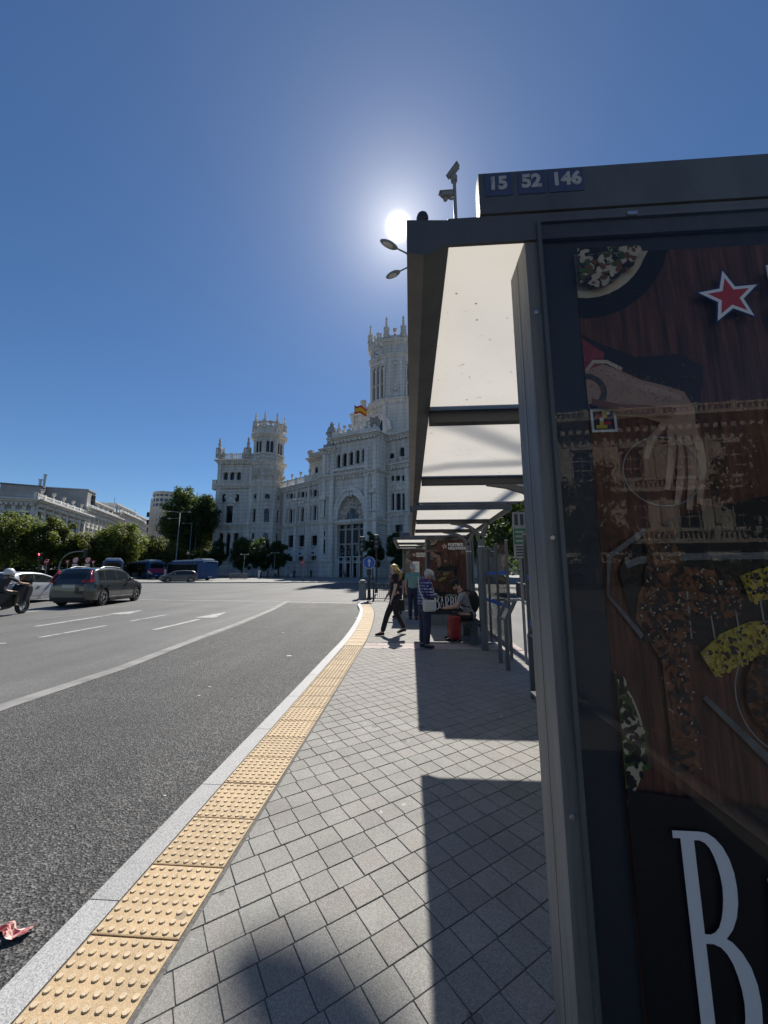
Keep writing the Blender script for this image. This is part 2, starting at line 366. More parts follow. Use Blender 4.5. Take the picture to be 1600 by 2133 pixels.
mat('roof_tile', (0.20,0.13,0.10), 0.9, 0.25, 1.2)
mat('roof_lead', (0.16,0.165,0.17), 0.7, 0.2, 0.6)
mat('glass_dark', (0.012,0.014,0.017), 0.06, spec=0.7)
mat('glass_blue', (0.05,0.075,0.12), 0.08, spec=0.7)
mat('iron', (0.02,0.02,0.021), 0.5)
mat('lamp_grey', (0.22,0.225,0.225), 0.5, 0.08, 3)
mat('lamp_lens', (0.62,0.60,0.54), 0.35)
mat('bark', (0.085,0.065,0.05), 0.9, 0.35, 6, bump=0.6, bs=18)
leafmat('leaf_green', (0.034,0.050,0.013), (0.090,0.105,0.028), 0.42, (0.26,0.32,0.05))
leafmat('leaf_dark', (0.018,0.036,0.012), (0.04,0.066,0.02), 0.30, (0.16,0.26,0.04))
leafmat('leaf_olive', (0.042,0.055,0.016), (0.105,0.112,0.035), 0.42, (0.28,0.32,0.06))
thin_glass('glass_clear', (0.88,0.92,0.92), 0.0, 0.01, 1.45, 0.8)
thin_glass('glass_ad', (0.93,0.95,0.97), 0.0, 0.0, 1.5, 0.72)
# ================================================================ GROUND
mb = MB(); rings = [0, 1, 2, 3, 4.5, 6, 8, 10, 13, 17, 22, 28, 36, 46, 60, 78, 100, 135, 200, 400, 1000, 2500]; NS = 128
vs = [(0, 0, zr(0, 0))]
for r in rings[1:]:
    for i in range(NS):
        a = 2 * math.pi * i / NS; x, y = r * math.sin(a), r * math.cos(a); vs.append((x, y, zr(x, y)))
fs = [(0, 1 + (i + 1) % NS, 1 + i) for i in range(NS)]
for k in range(len(rings) - 2):
    for i in range(NS):
        j = (i + 1) % NS; a = 1 + k * NS; b = a + NS; fs.append((a + i, a + j, b + j, b + i))
mb.add(vs, fs)
road = tag(mb.build('road', 'asphalt_old', smooth=True), kind='structure')
def interp(pts, t):
    for (a, b) in zip(pts, pts[1:]):
        if a[1] <= t <= b[1]:
            k = (t - a[1]) / (b[1] - a[1]); return a[0] + (b[0] - a[0]) * k
    return pts[0][0] if t < pts[0][1] else pts[-1][0]
def sheet(name, rows, f, dz, m, parent=None, nx=4):
    "rows: list of (left point, right point) in plan; follows the ground height f"
    mb = MB(); vs = []; fs = []
    for a, b in rows:
        for i in range(nx + 1):
            x = a[0] + (b[0] - a[0]) * i / nx; y = a[1] + (b[1] - a[1]) * i / nx; vs.append((x, y, f(x, y) + dz))
    for r in range(len(rows) - 1):
        for i in range(nx):
            a = r * (nx + 1) + i; fs.append((a, a + 1, a + nx + 2, a + nx + 1))
    mb.add(vs, fs); return mb.build(name, m, parent)
# kerb line (outer edge), straight along the stop, then bending away to the left and round the island's tip
kp = [(-1.57, -14.0), (-1.57, 2.5), (-1.57, 5.0), (-1.58, 7.3)] + [tuple(ground(*p)[:2]) for p in ((718,1325),(742,1290),(749,1270),(745,1257))]
tip = kp[-1]
kp += [(tip[0] + 0.15, tip[1] + 1.3), (tip[0] + 0.9, tip[1] + 2.6), (tip[0] + 2.4, tip[1] + 3.4), (tip[0] + 5.5, tip[1] + 3.6), (9.0, tip[1] + 3.3)]
def resample(p, step):
    p = [Vector((q[0], q[1], 0)) for q in p]
    # Catmull-Rom through the bends
    d = [p[0]]
    for i in range(len(p) - 1):
        a, b = p[i], p[i + 1]
        if i < 2: d.append(b); continue
        z0, z3 = p[max(i - 1, 0)], p[min(i + 2, len(p) - 1)]
        for k in range(1, 9):
            t = k / 8
            d.append(0.5 * ((2*a) + (b - z0) * t + (2*z0 - 5*a + 4*b - z3) * t*t + (3*a - z0 - 3*b + z3) * t**3))
    out = [d[0]]; acc = 0.0; prev = d[0]
    for q in d[1:]:
        seg = (q - prev).length
        while acc + seg >= step:
            k = (step - acc) / seg; prev = prev + (q - prev) * k; out.append(prev.copy()); seg = (q - prev).length; acc = 0.0
        acc += seg; prev = q
    return out
def offset(pts, d):
    o = []
    for i, p in enumerate(pts):
        t = (pts[min(i + 1, len(pts) - 1)] - pts[max(i - 1, 0)]).normalized(); o.append(p + Vector((t.y, -t.x, 0)) * d)
    return o
kerb_pts = resample(kp, 0.5)
lane_edge = [tuple(ground(*p, zr)[:2]) for p in ((0,1482),(130,1437),(270,1390),(400,1340),(500,1303),(565,1274),(600,1256))]
lane_edge = [(lane_edge[0][0] + 0.02, -14.0)] + lane_edge
ylast = lane_edge[-1][1]
rows = []
y = -14.0
while y < ylast:
    # the dark new asphalt of the bus lane between the edge line and the kerb
    xl = interp(lane_edge, y)
    xr = -1.5
    for a, b in zip(kerb_pts, kerb_pts[1:]):
        if a.y <= y <= b.y: xr = a.x + (b.x - a.x) * (y - a.y) / (b.y - a.y) + 0.05; break
    rows.append(((xl, y), (xr, y))); y += 0.5
bus_lane = sheet('bus_lane_surface', rows, zr, 0.004, 'asphalt_new', road)
def marking(name, px, dz=0.004, m='paint_white'):
    mb = MB(); p = [ground(*q, zr) for q in px]; c = sum(p, Vector()) / len(p)
    pts = [(q.x, q.y, zr(q.x, q.y) + dz) for q in p]
    if (p[1] - p[0]).cross(p[2] - p[0]).z < 0: pts = pts[::-1]
    mb.poly(pts); return mb.build(name, m, road)
def strip(name, px, w, dz=0.004, m='paint_white', closed=False):
    p = [Vector(ground(*q, zr)) for q in px]; pts = []
    for a, b in zip(p, p[1:]):
        n = max(1, int((b - a).length / 0.8))
        pts += [a + (b - a) * i / n for i in range(n)]
    pts.append(p[-1]); l = offset([Vector((q.x, q.y, 0)) for q in pts], -w / 2); r = offset([Vector((q.x, q.y, 0)) for q in pts], w / 2)
    return sheet(name, list(zip(l, r)), zr, dz, m, road, 1)
strip('edge_line', [(-160,1535),(0,1475),(130,1432),(255,1391),(400,1335),(500,1298),(565,1271),(600,1252)], 0.24, 0.008, 'paint_worn')
strip('stop_line', [(600,1254),(665,1255.5),(735,1257)], 0.22, 0.008, 'paint_white')
strip('lane_dash', [(80,1328.5),(222,1303)], 0.13)
strip('lane_dash', [(272,1294),(350,1280)], 0.13)
strip('lane_dash', [(-90,1345),(12,1340)], 0.13)
strip('lane_dash', [(70,1290),(205,1277)], 0.12, 0.004, 'paint_worn')
strip('crossing_line', [(292,1249),(420,1251),(596,1253)], 0.30, 0.004, 'paint_worn')
strip('crossing_line', [(40,1276),(130,1268)], 0.5, 0.004, 'paint_worn')
for sh, hd in ((((321,1312),(415,1290)), ((405,1287),(472,1275),(449,1287))), (((74,1305),(228,1281)), ((222,1279.5),(298,1271),(266,1280)))):
    strip('arrow_shaft', sh, 0.17); marking('arrow_head', hd, 0.007)
# kerb stones
pave = MB(); 
o_, i_ = kerb_pts, offset(kerb_pts, 0.16)
pv = tag(bpy.data.objects.new('pavement', None), kind='structure'); COL.objects.link(pv)
kr = pv
for k in range(0, len(kerb_pts) - 2, 2):
    if kerb_pts[k].y < -3 : continue
    mb = MB(); g = 0.003; idx = (k, k + 1, k + 2)
    top = []; 
    for q, s in zip(idx, (g, 0, -g)):
        t = (kerb_pts[min(q + 1, len(kerb_pts) - 1)] - kerb_pts[max(q - 1, 0)]).normalized()
        top.append((o_[q] + t * s, i_[q] + t * s))
    vs = []; 
    for a, b in top:
        h = zs(a.x, a.y); n_ = (a - b).normalized()
        vs += [(a.x, a.y, h - 0.16), (a.x, a.y, h - 0.012), (a.x - n_.x * 0.012, a.y - n_.y * 0.012, h), (b.x, b.y, h), (b.x, b.y, h - 0.16)]
    fs = [(5*r + q, 5*r + 5 + q, 5*r + 6 + q, 5*r + q + 1) for r in range(2) for q in range(4)] + [(0,1,2,3,4), (14,13,12,11,10)]
    fs = [f[::-1] for f in fs]
    mb.add(vs, fs); mb.build('kerb_stone', 'granite', kr)
# bedding under the tiles
isl_l = i_
def right_edge(y): return 2.02
rows = []
for p in isl_l:
    if p.y > tip[1] + 2.8: break
    rows.append(((p.x, p.y), (2.10, p.y)))
# keep only rows that advance
rr = [rows[0]]
for q in rows[1:]:
    if q[0][1] > rr[-1][0][1] + 0.05: rr.append(q)
sheet('bedding', rr, zs, -0.0055, 'grout', pv, 6)
# right-hand kerb and the carriageway behind the shelters
mb = MB()
for k in range(-3, 22):
    b = MB(); x0, x1, y0, y1 = 2.04, 2.22, k + 0.003, k + 0.997
    b.box(x0, x1, y0, y1, zs(2, k + .5) - 0.16, zs(2, k + .5) + 0.002); b.build('kerb_stone', 'pink_paver', kr)
# paving tiles, 15 cm, laid diagonally
def clip(poly, n, c):
    "keep n.p <= c"
    o = []
    for a, b in zip(poly, poly[1:] + poly[:1]):
        da, db = n[0]*a[0] + n[1]*a[1] - c, n[0]*b[0] + n[1]*b[1] - c
        if da <= 0: o.append(a)
        if (da < 0 < db) or (db < 0 < da):
            k = da / (da - db); o.append((a[0] + (b[0]-a[0])*k, a[1] + (b[1]-a[1])*k))
    return o
TS, TA = 0.150, R(36.5); ux = Vector((math.cos(TA), math.sin(TA))); uy = Vector((-ux.y, ux.x))
org = Vector((-0.815, 2.007)); rng = random.Random(5)
tile_h = TS / 2 - 0.0019
def tile_mesh(poly, name, m):
    mb = MB(); n = len(poly); c = (sum(p[0] for p in poly)/n, sum(p[1] for p in poly)/n)
    ins = [(c[0] + (p[0]-c[0])*0.975, c[1] + (p[1]-c[1])*0.975) for p in poly]
    vs = [(p[0], p[1], -0.010) for p in poly] + [(p[0], p[1], -0.0018) for p in poly] + [(p[0], p[1], 0) for p in ins]
    fs = [(i, (i+1) % n, n + (i+1) % n, n + i) for i in range(n)] + [(n+i, n+(i+1) % n, 2*n+(i+1) % n, 2*n+i) for i in range(n)] + [tuple(range(2*n, 3*n))]
    mb.add(vs, fs); return mb
sq = [(-tile_h,-tile_h),(tile_h,-tile_h),(tile_h,tile_h),(-tile_h,tile_h)]
tm = tile_mesh(sq, 'paving_tile', 'paver').mesh('paving_tile', 'paver')
cand = []
for i in range(-140, 160):
    for j in range(-140, 160):
        c = org + ux * (i + .5) * TS + uy * (j + .5) * TS
        # broken joints: every other course shifts a little
        c = c + ux * (0.012 * math.sin(j * 2.1)) 
        if -4 < c.x < 2.2 and 0.9 < c.y < 22.5: cand.append(c)
def left_lim(y):
    for a, b in zip(isl_l, isl_l[1:]):
        if a.y <= y <= b.y: return a.x + (b.x - a.x) * (y - a.y) / (b.y - a.y)
    return -1.41
cand.sort(key=lambda c: c.length)
n_t = 0; restm = MB()
PINK = (8.05, 8.62)
for c in cand:
    sl_ = left_lim(c.y) + 0.42
    if c.x < sl_ - 0.12 or c.x > 2.12: continue
    if PINK[0] - 0.02 < c.y < PINK[1] + 0.02: continue
    a = TA + rng.uniform(-0.008, 0.008); ca, sa = math.cos(a), math.sin(a)
    edge = c.x < sl_ + 0.12 or c.x > 1.9 or abs(c.y - PINK[0]) < 0.13 or abs(c.y - PINK[1]) < 0.13
    z = zs(c.x, c.y) + rng.uniform(-0.0016, 0.0008)
    poly = [(c.x + p[0]*ca - p[1]*sa, c.y + p[0]*sa + p[1]*ca) for p in sq]
    if edge:
        poly = clip(poly, (-1, 0), -(sl_ + 0.006)); poly = clip(poly, (1, 0), 2.034) if poly else poly
        if c.y < PINK[0]+.01: poly = clip(poly, (0, 1), PINK[0] - 0.004) if poly else poly
        if c.y > PINK[1]-.01: poly = clip(poly, (0, -1), -(PINK[1] + 0.004)) if poly else poly
        if len(poly) < 3: continue
    # is it in the picture and not far off?
    vis = c.y > 1.35 and -0.75 * c.y - 0.3 < c.x < 0.36 * c.y + 0.2
    if n_t < 300 and vis:
        n_t += 1
        if edge:
            o = put('paving_tile', tile_mesh([(p[0]-c.x, p[1]-c.y) for p in poly], 't', 'paver').mesh('paving_tile', 'paver'), pv)
        else:
            o = put('paving_tile', tm, pv); o.rotation_euler = (rng.uniform(-.004,.004), rng.uniform(-.004,.004), a)
        o.location = (c.x, c.y, z)
    else:
        q = tile_mesh(poly, 't', 'paver'); restm.add([(p[0], p[1], p[2] + z) for p in q.v], q.f)
far_tiles = tag(restm.build('paving_tile_field', 'paver', pv), kind='stuff')
# two courses of pink slabs across the pavement
for r in range(2):
    y0 = PINK[0] + r * 0.285; x = left_lim(y0) + 0.43 + (0.0 if r == 0 else -0.15); 
    while x < 2.03:
        xa = max(x, left_lim(y0) + 0.43); xb = min(x + 0.40, 2.034)
        if xb - xa > 0.03:
            q = tile_mesh([(xa + .003, y0 + .003), (xb - .003, y0 + .003), (xb - .003, y0 + .282), (xa + .003, y0 + .282)], 't', 'pink_paver')
            z = zs((xa+xb)/2, y0); q.v = [(p[0], p[1], p[2] + z) for p in q.v]; q.build('pink_slab', 'pink_paver', pv)
        x += 0.40
# tactile strip: studded slabs along the stop, ribbed slabs round the bend
def tact_mesh(ribs):
    mb = MB(); h = 0.2 - 0.0022
    mb.v = []; q = tile_mesh([(-h,-h),(h,-h),(h,h),(-h,h)], 't', 'tactile'); mb.add(q.v, q.f)
    if ribs:
        for i in range(8):
            x = -0.175 + 0.05 * i
            mb.add([(x-.014,-h+.004,0),(x+.014,-h+.004,0),(x+.014,h-.004,0),(x-.014,h-.004,0),(x-.009,-h+.008,.005),(x+.009,-h+.008,.005),(x+.009,h-.008,.005),(x-.009,h-.008,.005)],
                   [(4,5,6,7),(0,1,5,4),(1,2,6,5),(2,3,7,6),(3,0,4,7)], 1)
    else:
        for i in range(8):
            for j in range(8):
                mb.lathe([(.0142,-.001),(.0136,.0038),(.0122,.0054)], 10, (-0.175 + .05*i, -0.175 + .05*j, 0), 0, 1)
    return mb.mesh('tactile_slab', ['tactile','tactile_top'])
t_dome, t_rib = tact_mesh(False), tact_mesh(True)
for k in range(-3, 16):
    y = 1.835 + 0.4 * k + 0.2
    o = put('tactile_slab', t_dome, pv); o.location = (-1.2075, y, zs(-1.2, y) + rng.uniform(-.001, .001)); o.rotation_euler = (0, 0, rng.choice((0, R(90), R(180))))
ctr = offset(kerb_pts, 0.3625)
fine = []
for a, b in zip(ctr, ctr[1:]):
    for k in range(10): fine.append(a + (b - a) * k / 10)
acc = None
for i, p in enumerate(fine[:-1]):
    if p.y < 1.835 + 0.4 * 16 + 0.2: continue
    if acc is None or (p - acc).length >= 0.4:
        acc = p; t = (fine[i + 1] - p).normalized()
        if p.y > tip[1] - 0.4: break
        o = put('tactile_slab', t_rib, pv); o.location = (p.x, p.y, zs(p.x, p.y)); o.rotation_euler = (0, 0, math.atan2(-t.x, t.y))
# square's far side: pavement in front of the palace
fr = [ground(px, py, zs) for px, py in ((250,1213),(340,1213),(440,1213),(560,1212.6),(700,1212),(780,1211.5),(870,1211),(1000,1211.5),(1150,1212))]
bk = [Vector((p.x * 2.2, p.y * 2.2, 0)) for p in fr]
rows = []
for k in range(0, 13):
    t = k / 12; rows.append([f_.lerp(b_, t) for f_, b_ in zip(fr, bk)])
mb = MB(); vs = []; fs = []; nc = len(fr)
for r_ in rows:
    for p in r_: vs.append((p.x, p.y, zs(p.x, p.y)))
for r_ in range(12):
    for i in range(nc - 1): a = r_ * nc + i; fs.append((a, a + 1, a + nc + 1, a + nc))
mb.add(vs, fs)
for a, b in zip(fr, fr[1:]):
    mb.quad((a.x, a.y, a.z - .2), (b.x, b.y, b.z - .2), (b.x, b.y, b.z), (a.x, a.y, a.z))
palace_pave = tag(mb.build('palace_pavement', 'paver_far'), kind='structure')
for a, b in zip(fr, fr[1:]):
    f = Fr(a, b); n = max(1, int(f.L / 6)); 
    for k in range(n):
        q = MB(f.M); q.box(f.L*k/n + .01, f.L*(k+1)/n - .01, -0.3, 0.0, a.z - .2, a.z + .012 + 0.0*k); q.build('kerb_stone', 'granite', palace_pave)
# ================================================================ BUS SHELTERS
mat('roof_panel', (0.8,0.79,0.75), 0.5)
def _panel():
    m = bpy.data.materials.new('roof_sheet'); m.use_nodes = True; nt = m.node_tree; nt.nodes.clear(); L = nt.links.new
    o = N(nt, 'ShaderNodeOutputMaterial'); geo = N(nt, 'ShaderNodeNewGeometry')
    nz = N(nt, 'ShaderNodeTexNoise', Scale=19.0, Detail=6.0, Roughness=0.65); L(geo.outputs['Position'], nz.inputs['Vector'])
    r = N(nt, 'ShaderNodeMapRange'); r.inputs[1].default_value = 0.64; r.inputs[2].default_value = 0.72; L(nz.outputs[0], r.inputs[0])
    n2 = N(nt, 'ShaderNodeTexNoise', Scale=2.2, Detail=5.0); L(geo.outputs['Position'], n2.inputs['Vector'])
    mx = N(nt, 'ShaderNodeMix', data_type='RGBA'); mx.inputs[6].default_value = (0.60,0.575,0.525,1); mx.inputs[7].default_value = (0.28,0.265,0.24,1); L(r.outputs[0], mx.inputs[0])
    m2 = N(nt, 'ShaderNodeMix', data_type='RGBA', blend_type='MULTIPLY'); m2.inputs[0].default_value = 1.0
    r2 = N(nt, 'ShaderNodeMapRange'); r2.inputs[1].default_value = .3; r2.inputs[2].default_value = .7; r2.inputs[3].default_value = .90; r2.inputs[4].default_value = 1.0; L(n2.outputs[0], r2.inputs[0])
    L(mx.outputs[2], m2.inputs[6]); L(r2.outputs[0], m2.inputs[7])
    t = N(nt, 'ShaderNodeBsdfTranslucent'); d = N(nt, 'ShaderNodeBsdfDiffuse'); g = N(nt, 'ShaderNodeBsdfGlossy', Roughness=0.15)
    L(m2.outputs[2], t.inputs[0]); L(m2.outputs[2], d.inputs[0])
    a = N(nt, 'ShaderNodeMixShader'); a.inputs[0].default_value = 0.30; L(t.outputs[0], a.inputs[1]); L(d.outputs[0], a.inputs[2])
    b = N(nt, 'ShaderNodeMixShader'); b.inputs[0].default_value = 0.05; L(a.outputs[0], b.inputs[1]); L(g.outputs[0], b.inputs[2])
    L(b.outputs[0], o.inputs[0]); MT['roof_sheet'] = m
_panel()
def wood():
    m = bpy.data.materials.new('poster_wood'); m.use_nodes = True; nt = m.node_tree; b = nt.nodes['Principled BSDF']; L = nt.links.new
    tcn = N(nt, 'ShaderNodeTexCoord'); mp = N(nt, 'ShaderNodeMapping'); mp.inputs['Scale'].default_value = (26, 1, 1.6); L(tcn.outputs['Object'], mp.inputs[0])
    nz = N(nt, 'ShaderNodeTexNoise', Scale=2.0, Detail=6.0, Roughness=0.65); L(mp.outputs[0], nz.inputs['Vector'])
    cr = N(nt, 'ShaderNodeValToRGB'); e = cr.color_ramp.elements; e[0].position = .3; e[0].color = (0.036,0.014,0.010,1); e[1].position = .72; e[1].color = (0.25,0.097,0.062,1)
    q = e.new(0.5); q.color = (0.12,0.046,0.030,1)
    L(nz.outputs[0], cr.inputs[0])
    L(cr.outputs[0], b.inputs['Base Color']); b.inputs['Roughness'].default_value = 0.7; MT['poster_wood'] = m
wood()
mat('p_black', (0.008,0.007,0.008), 0.6)
mat('p_plum', (0.022,0.014,0.016), 0.6, 0.5, 4)
mat('p_white', (0.62,0.64,0.66), 0.6)
mat('p_red', (0.36,0.035,0.055), 0.6)
mat('p_blue', (0.012,0.025,0.10), 0.6)
mat('p_skin', (0.48,0.30,0.21), 0.7, 0.25, 3)
mat('p_skin_dark', (0.22,0.10,0.065), 0.7, 0.4, 5)
mat('p_tattoo', (0.07,0.065,0.07), 0.7, 0.3, 30)
mat('p_shirt', (0.30,0.05,0.06), 0.7, 0.5, 40)
mat('p_meat', (0.10,0.028,0.016), 0.5, col2=(0.30,0.12,0.055), vs=38, detail=8)
mat('p_corn', (0.42,0.30,0.02), 0.6, col2=(0.62,0.50,0.08), vs=30)
mat('p_food', (0.05,0.03,0.025), 0.6, col2=(0.55,0.50,0.40), vs=20, detail=6)
mat('p_cream', (0.60,0.50,0.36), 0.6, 0.2, 12)
mat('p_leaf', (0.02,0.035,0.012), 0.6, col2=(0.25,0.32,0.10), vs=24, detail=6)
mat('p_grey', (0.16,0.16,0.165), 0.5, 0.4, 18); mat('p_orange', (0.19,0.065,0.022), 0.6); mat('p_skin_light', (0.56,0.37,0.27), 0.7, .15, 8); mat('p_kernel', (0.55,0.40,0.04), 0.6, .3, 60); mat('p_herb', (0.06,0.10,0.02), 0.6, .4, 30)
mat('p_line', (0.35,0.33,0.31), 0.6)
mat('p_slate', (0.035,0.04,0.05), 0.6, 0.15, 3)
mat('number_blue', (0.045,0.062,0.13), 0.5, 0.15, 3)
spots('number_white', (0.40,0.41,0.42), (0.22,0.23,0.26), 60, .55, .65)
mat('blue_band', (0.02,0.09,0.42), 0.4)
mat('sign_green', (0.02,0.16,0.07), 0.5)
mat('sign_white', (0.60,0.60,0.58), 0.5); mat('sign_dull', (0.33,0.335,0.33), 0.5, .15, 6)
mat('concrete', (0.21,0.21,0.205), 0.8, 0.15, 5, bump=.2, bs=30)

def text(body, size, m, parent, o, xdir=(1,0,0), zdir=(0,0,1), bold=0.0, name='lettering', sx=1.0, align='LEFT', thick=0.0012):
    cu = bpy.data.curves.new('t', 'FONT'); cu.body = body; cu.size = size; cu.offset = bold; cu.align_x = align; cu.extrude = thick; cu.resolution_u = 4
    ob = bpy.data.objects.new('t', cu); COL.objects.link(ob)
    bpy.context.view_layer.update()
    me = bpy.data.meshes.new_from_object(ob.evaluated_get(bpy.context.evaluated_depsgraph_get()))
    bpy.data.objects.remove(ob); bpy.data.curves.remove(cu)
    X, Z = Vector(xdir), Vector(zdir); Y = X.cross(Z) * -1
    off = Vector(o) - (wloc(parent) if parent else Vector())
    for v in me.vertices:
        c = v.co.copy(); v.co = off + X * c.x * sx + Z * c.y - Y * c.z * -1
    me.materials.clear(); me.materials.append(MT[m]); me.name = name
    return put(name, me, parent)
def ell(cx, cz, rx, rz, n=40, a0=0, a1=360): return [(cx + rx * math.cos(R(a0 + (a1-a0)*i/n)), cz + rz * math.sin(R(a0 + (a1-a0)*i/n))) for i in range(n + (0 if a1-a0 == 360 else 1))]
def stroke(pts, w):
    "flat band along a polyline, as quads"
    P = [Vector((p[0], p[1], 0)) for p in pts]; ws = w if hasattr(w, '__len__') else [w] * len(P)
    l = []; r = []
    for i, p in enumerate(P):
        t = (P[min(i+1, len(P)-1)] - P[max(i-1, 0)]).normalized(); n = Vector((-t.y, t.x, 0)); l.append(p + n*ws[i]/2); r.append(p - n*ws[i]/2)
    return [[(l[i].x,l[i].y),(r[i].x,r[i].y),(r[i+1].x,r[i+1].y),(l[i+1].x,l[i+1].y)] for i in range(len(P)-1)]
def arc(cx, cz, rx, rz, a0, a1, n=10): return [(cx + rx*math.cos(R(a0+(a1-a0)*i/n)), cz + rz*math.sin(R(a0+(a1-a0)*i/n))) for i in range(n+1)]
# tall condensed serif capitals, unit height 1, drawn as strokes
def glyph(ch):
    S = []
    def st(p, w): S.extend(stroke(p, w))
    def serif(x, z, w=0.17): st([(x - w/2, z), (x + w/2, z)], 0.035)
    T, H = 0.085, 0.035
    if ch == 'B':
        st([(.09,.0),(.09,1.0)], T); st([(0,.983),(.16,.983)], .034); st([(0,.017),(.16,.017)], .034)
        st([(.10,.98)] + arc(.17,.755,.15,.225,90,-90,12) + [(.10,.53)], [.04] + [.04,.05,.06,.075,.085,.09,.09,.09,.085,.075,.06,.05,.04] + [.04])
        st([(.10,.53)] + arc(.18,.275,.19,.255,90,-90,12) + [(.10,.02)], [.04] + [.04,.05,.065,.08,.095,.10,.10,.10,.095,.08,.065,.05,.04] + [.04]); w = .40
    elif ch == 'A':
        st([(.05,.0),(.19,1.0)], H); st([(.19,1.0),(.34,.0)], T); st([(.09,.36),(.28,.36)], H); serif(.05,.017,.13); serif(.34,.017,.17); w = .42
    elif ch == 'R':
        st([(.09,.0),(.09,1.0)], T); st([(0,.983),(.16,.983)], .034); serif(.09,.017)
        st([(.10,.98)] + arc(.17,.74,.15,.24,90,-90,12) + [(.10,.50)], [.04] + [.04,.05,.06,.075,.085,.09,.09,.09,.085,.075,.06,.05,.04] + [.04])
        st([(.16,.51),(.26,.20),(.33,.03),(.40,.015)], [.05,.08,.08,.04]); w = .42
    elif ch == 'E':
        st([(.09,.0),(.09,1.0)], T); st([(0,.98),(.31,.98)], H); st([(.10,.51),(.24,.51)], H); st([(0,.02),(.32,.02)], H); st([(.30,.83),(.30,.99)], .03); st([(.32,.0),(.32,.18)], .03); st([(.235,.44),(.235,.58)], .028); w = .38
    elif ch == 'C':
        a = arc(.22,.5,.19,.49,62,298,18); st(a, [.04,.05,.05,.06,.065,.075,.08,.085,.085,.085,.085,.085,.08,.075,.065,.06,.05,.045,.04]); st([(.315,.78),(.325,.96)], .03); w = .40
    elif ch == 'U':
        st([(.09,1.0),(.09,.22)] + arc(.20,.20,.11,.185,180,360,8) + [(.31,.22),(.31,1.0)], [T,T] + [.08,.07,.06,.05,.045,.04,.035,.035,.035] + [H,H]); serif(.09,.983); serif(.31,.983,.13); w = .42
    return S, w
def make_poster(parent, ox, oy, oz, Wd, Hd):
    "ox, oz: lower left corner of the sheet; the print lies on its face towards -Y. Unit frame 1.2 x 2.1 m"
    s = Wd / 1.2; lay = [0]
    base = MB(); base.box(0, Wd, 0, 0.002, 0, Hd)
    base.v = [(v[0] + ox, v[1] + oy, v[2] + oz) for v in base.v]
    ps = base.build('poster', 'poster_wood', parent)
    k = Hd / 2.1
    def pr(name, polys, m):
        lay[0] += 1; mb = MB(); y = oy - 0.0004 * lay[0]
        for ip_, p in enumerate(polys):
            yy_ = y - 0.000004 * (ip_ % 60)
            q = [(min(max(a, 0.0), 1.2), min(max(b, 0.0), 2.1)) for a, b in p]
            ar = sum(q[i][0]*q[(i+1) % len(q)][1] - q[(i+1) % len(q)][0]*q[i][1] for i in range(len(q)))
            if abs(ar) < 1e-6: continue
            if ar < 0: q = q[::-1]
            mb.poly([(ox + a * s, yy_, oz + b * k) for a, b in q])
        return mb.build(name, m, ps)
    def M(px, py):
        p = aty(px, py, 1.09); return (p.x - 0.533, p.z - 0.45)
    # plate of food in the upper corner
    pr('plate_rim', [ell(0.02, 2.19, 0.275, 0.315)], 'p_black'); pr('plate_lip', [ell(0.03, 2.19, 0.205, 0.245)], 'p_cream'); pr('plate_food', [ell(0.025, 2.197, 0.185, 0.228)], 'p_food')
    rg = random.Random(3)
    pr('food_pieces', [ell(rg.uniform(.01,.17), rg.uniform(2.0,2.09), rg.uniform(.008,.02), rg.uniform(.006,.013), 9) for i in range(16)], 'p_cream')
    # dark cloth behind the hand, sleeve, forearm and hand holding the ribs
    pr('shadow_shape', [[M(1216,695), M(1260,730), M(1330,775), M(1410,800), M(1445,825), M(1450,880), M(1430,700), M(1300,660)][:1] + [M(1250,712), M(1330,742), M(1420,735), M(1470,760), M(1460,900), M(1380,870), M(1290,800), M(1230,760)]], 'p_plum')
    pr('sleeve', [[M(1217,703), M(1262,733), M(1262,760), M(1236,790), M(1219,790)]], 'p_shirt')
    pr('cuff', [stroke([M(1222,772), M(1240,752), M(1268,752), M(1300,768)], .012)[i] for i in range(3)], 'p_cream')
    pr('forearm', [[M(1222,772), M(1260,757), M(1300,772), M(1340,790), M(1390,802), M(1430,815), M(1452,850), M(1455,895), M(1430,915), M(1398,905), M(1378,878), M(1340,868), M(1290,865), M(1225,850)]], 'p_skin')
    pr('arm_light', [[M(1262,764), M(1300,778), M(1340,797), M(1390,810), M(1425,824), M(1420,832), M(1385,822), M(1335,812), M(1295,794), M(1262,776)]], 'p_skin_light')
    pr('arm_band', stroke(arc(*M(1222,815), .055, .05, 100, -80, 10), .018), 'p_tattoo')
    for (x0_, y0_, x1_, y1_, x2_, y2_, w_) in ((1448,885,1470,960,1462,1050,.026), (1434,900,1448,985,1440,1062,.025), (1416,905,1424,985,1414,1050,.024), (1400,898,1402,965,1392,1020,.022), (1385,885,1360,915,1348,955,.022)):
        pr('finger', stroke([M(x0_, y0_), M((x0_+x1_)/2+3, (y0_+y1_)/2), M(x1_, y1_), M((x1_+x2_)/2+1, (y1_+y2_)/2), M(x2_, y2_)], [w_, w_*1.05, w_, w_*.9, w_*.6]), 'p_skin'); pr('finger_shade', stroke([M(x0_+9, y0_+6), M((x0_+x1_)/2+13, (y0_+y1_)/2), M(x1_+10, y1_), M(x2_+7, y2_)], [.004, .007, .007, .003]), 'p_skin_dark')
    # small printed square of coloured blocks
    c = M(1260,876); h = .036
    pr('print_square', [[(c[0]-h,c[1]-h),(c[0]+h,c[1]-h),(c[0]+h,c[1]+h),(c[0]-h,c[1]+h)]], 'p_white'); h = .029
    pr('print_square', [[(c[0]-h,c[1]-h),(c[0]+h,c[1]-h),(c[0]+h,c[1]+h),(c[0]-h,c[1]+h)]], 'p_black')
    g = .0105
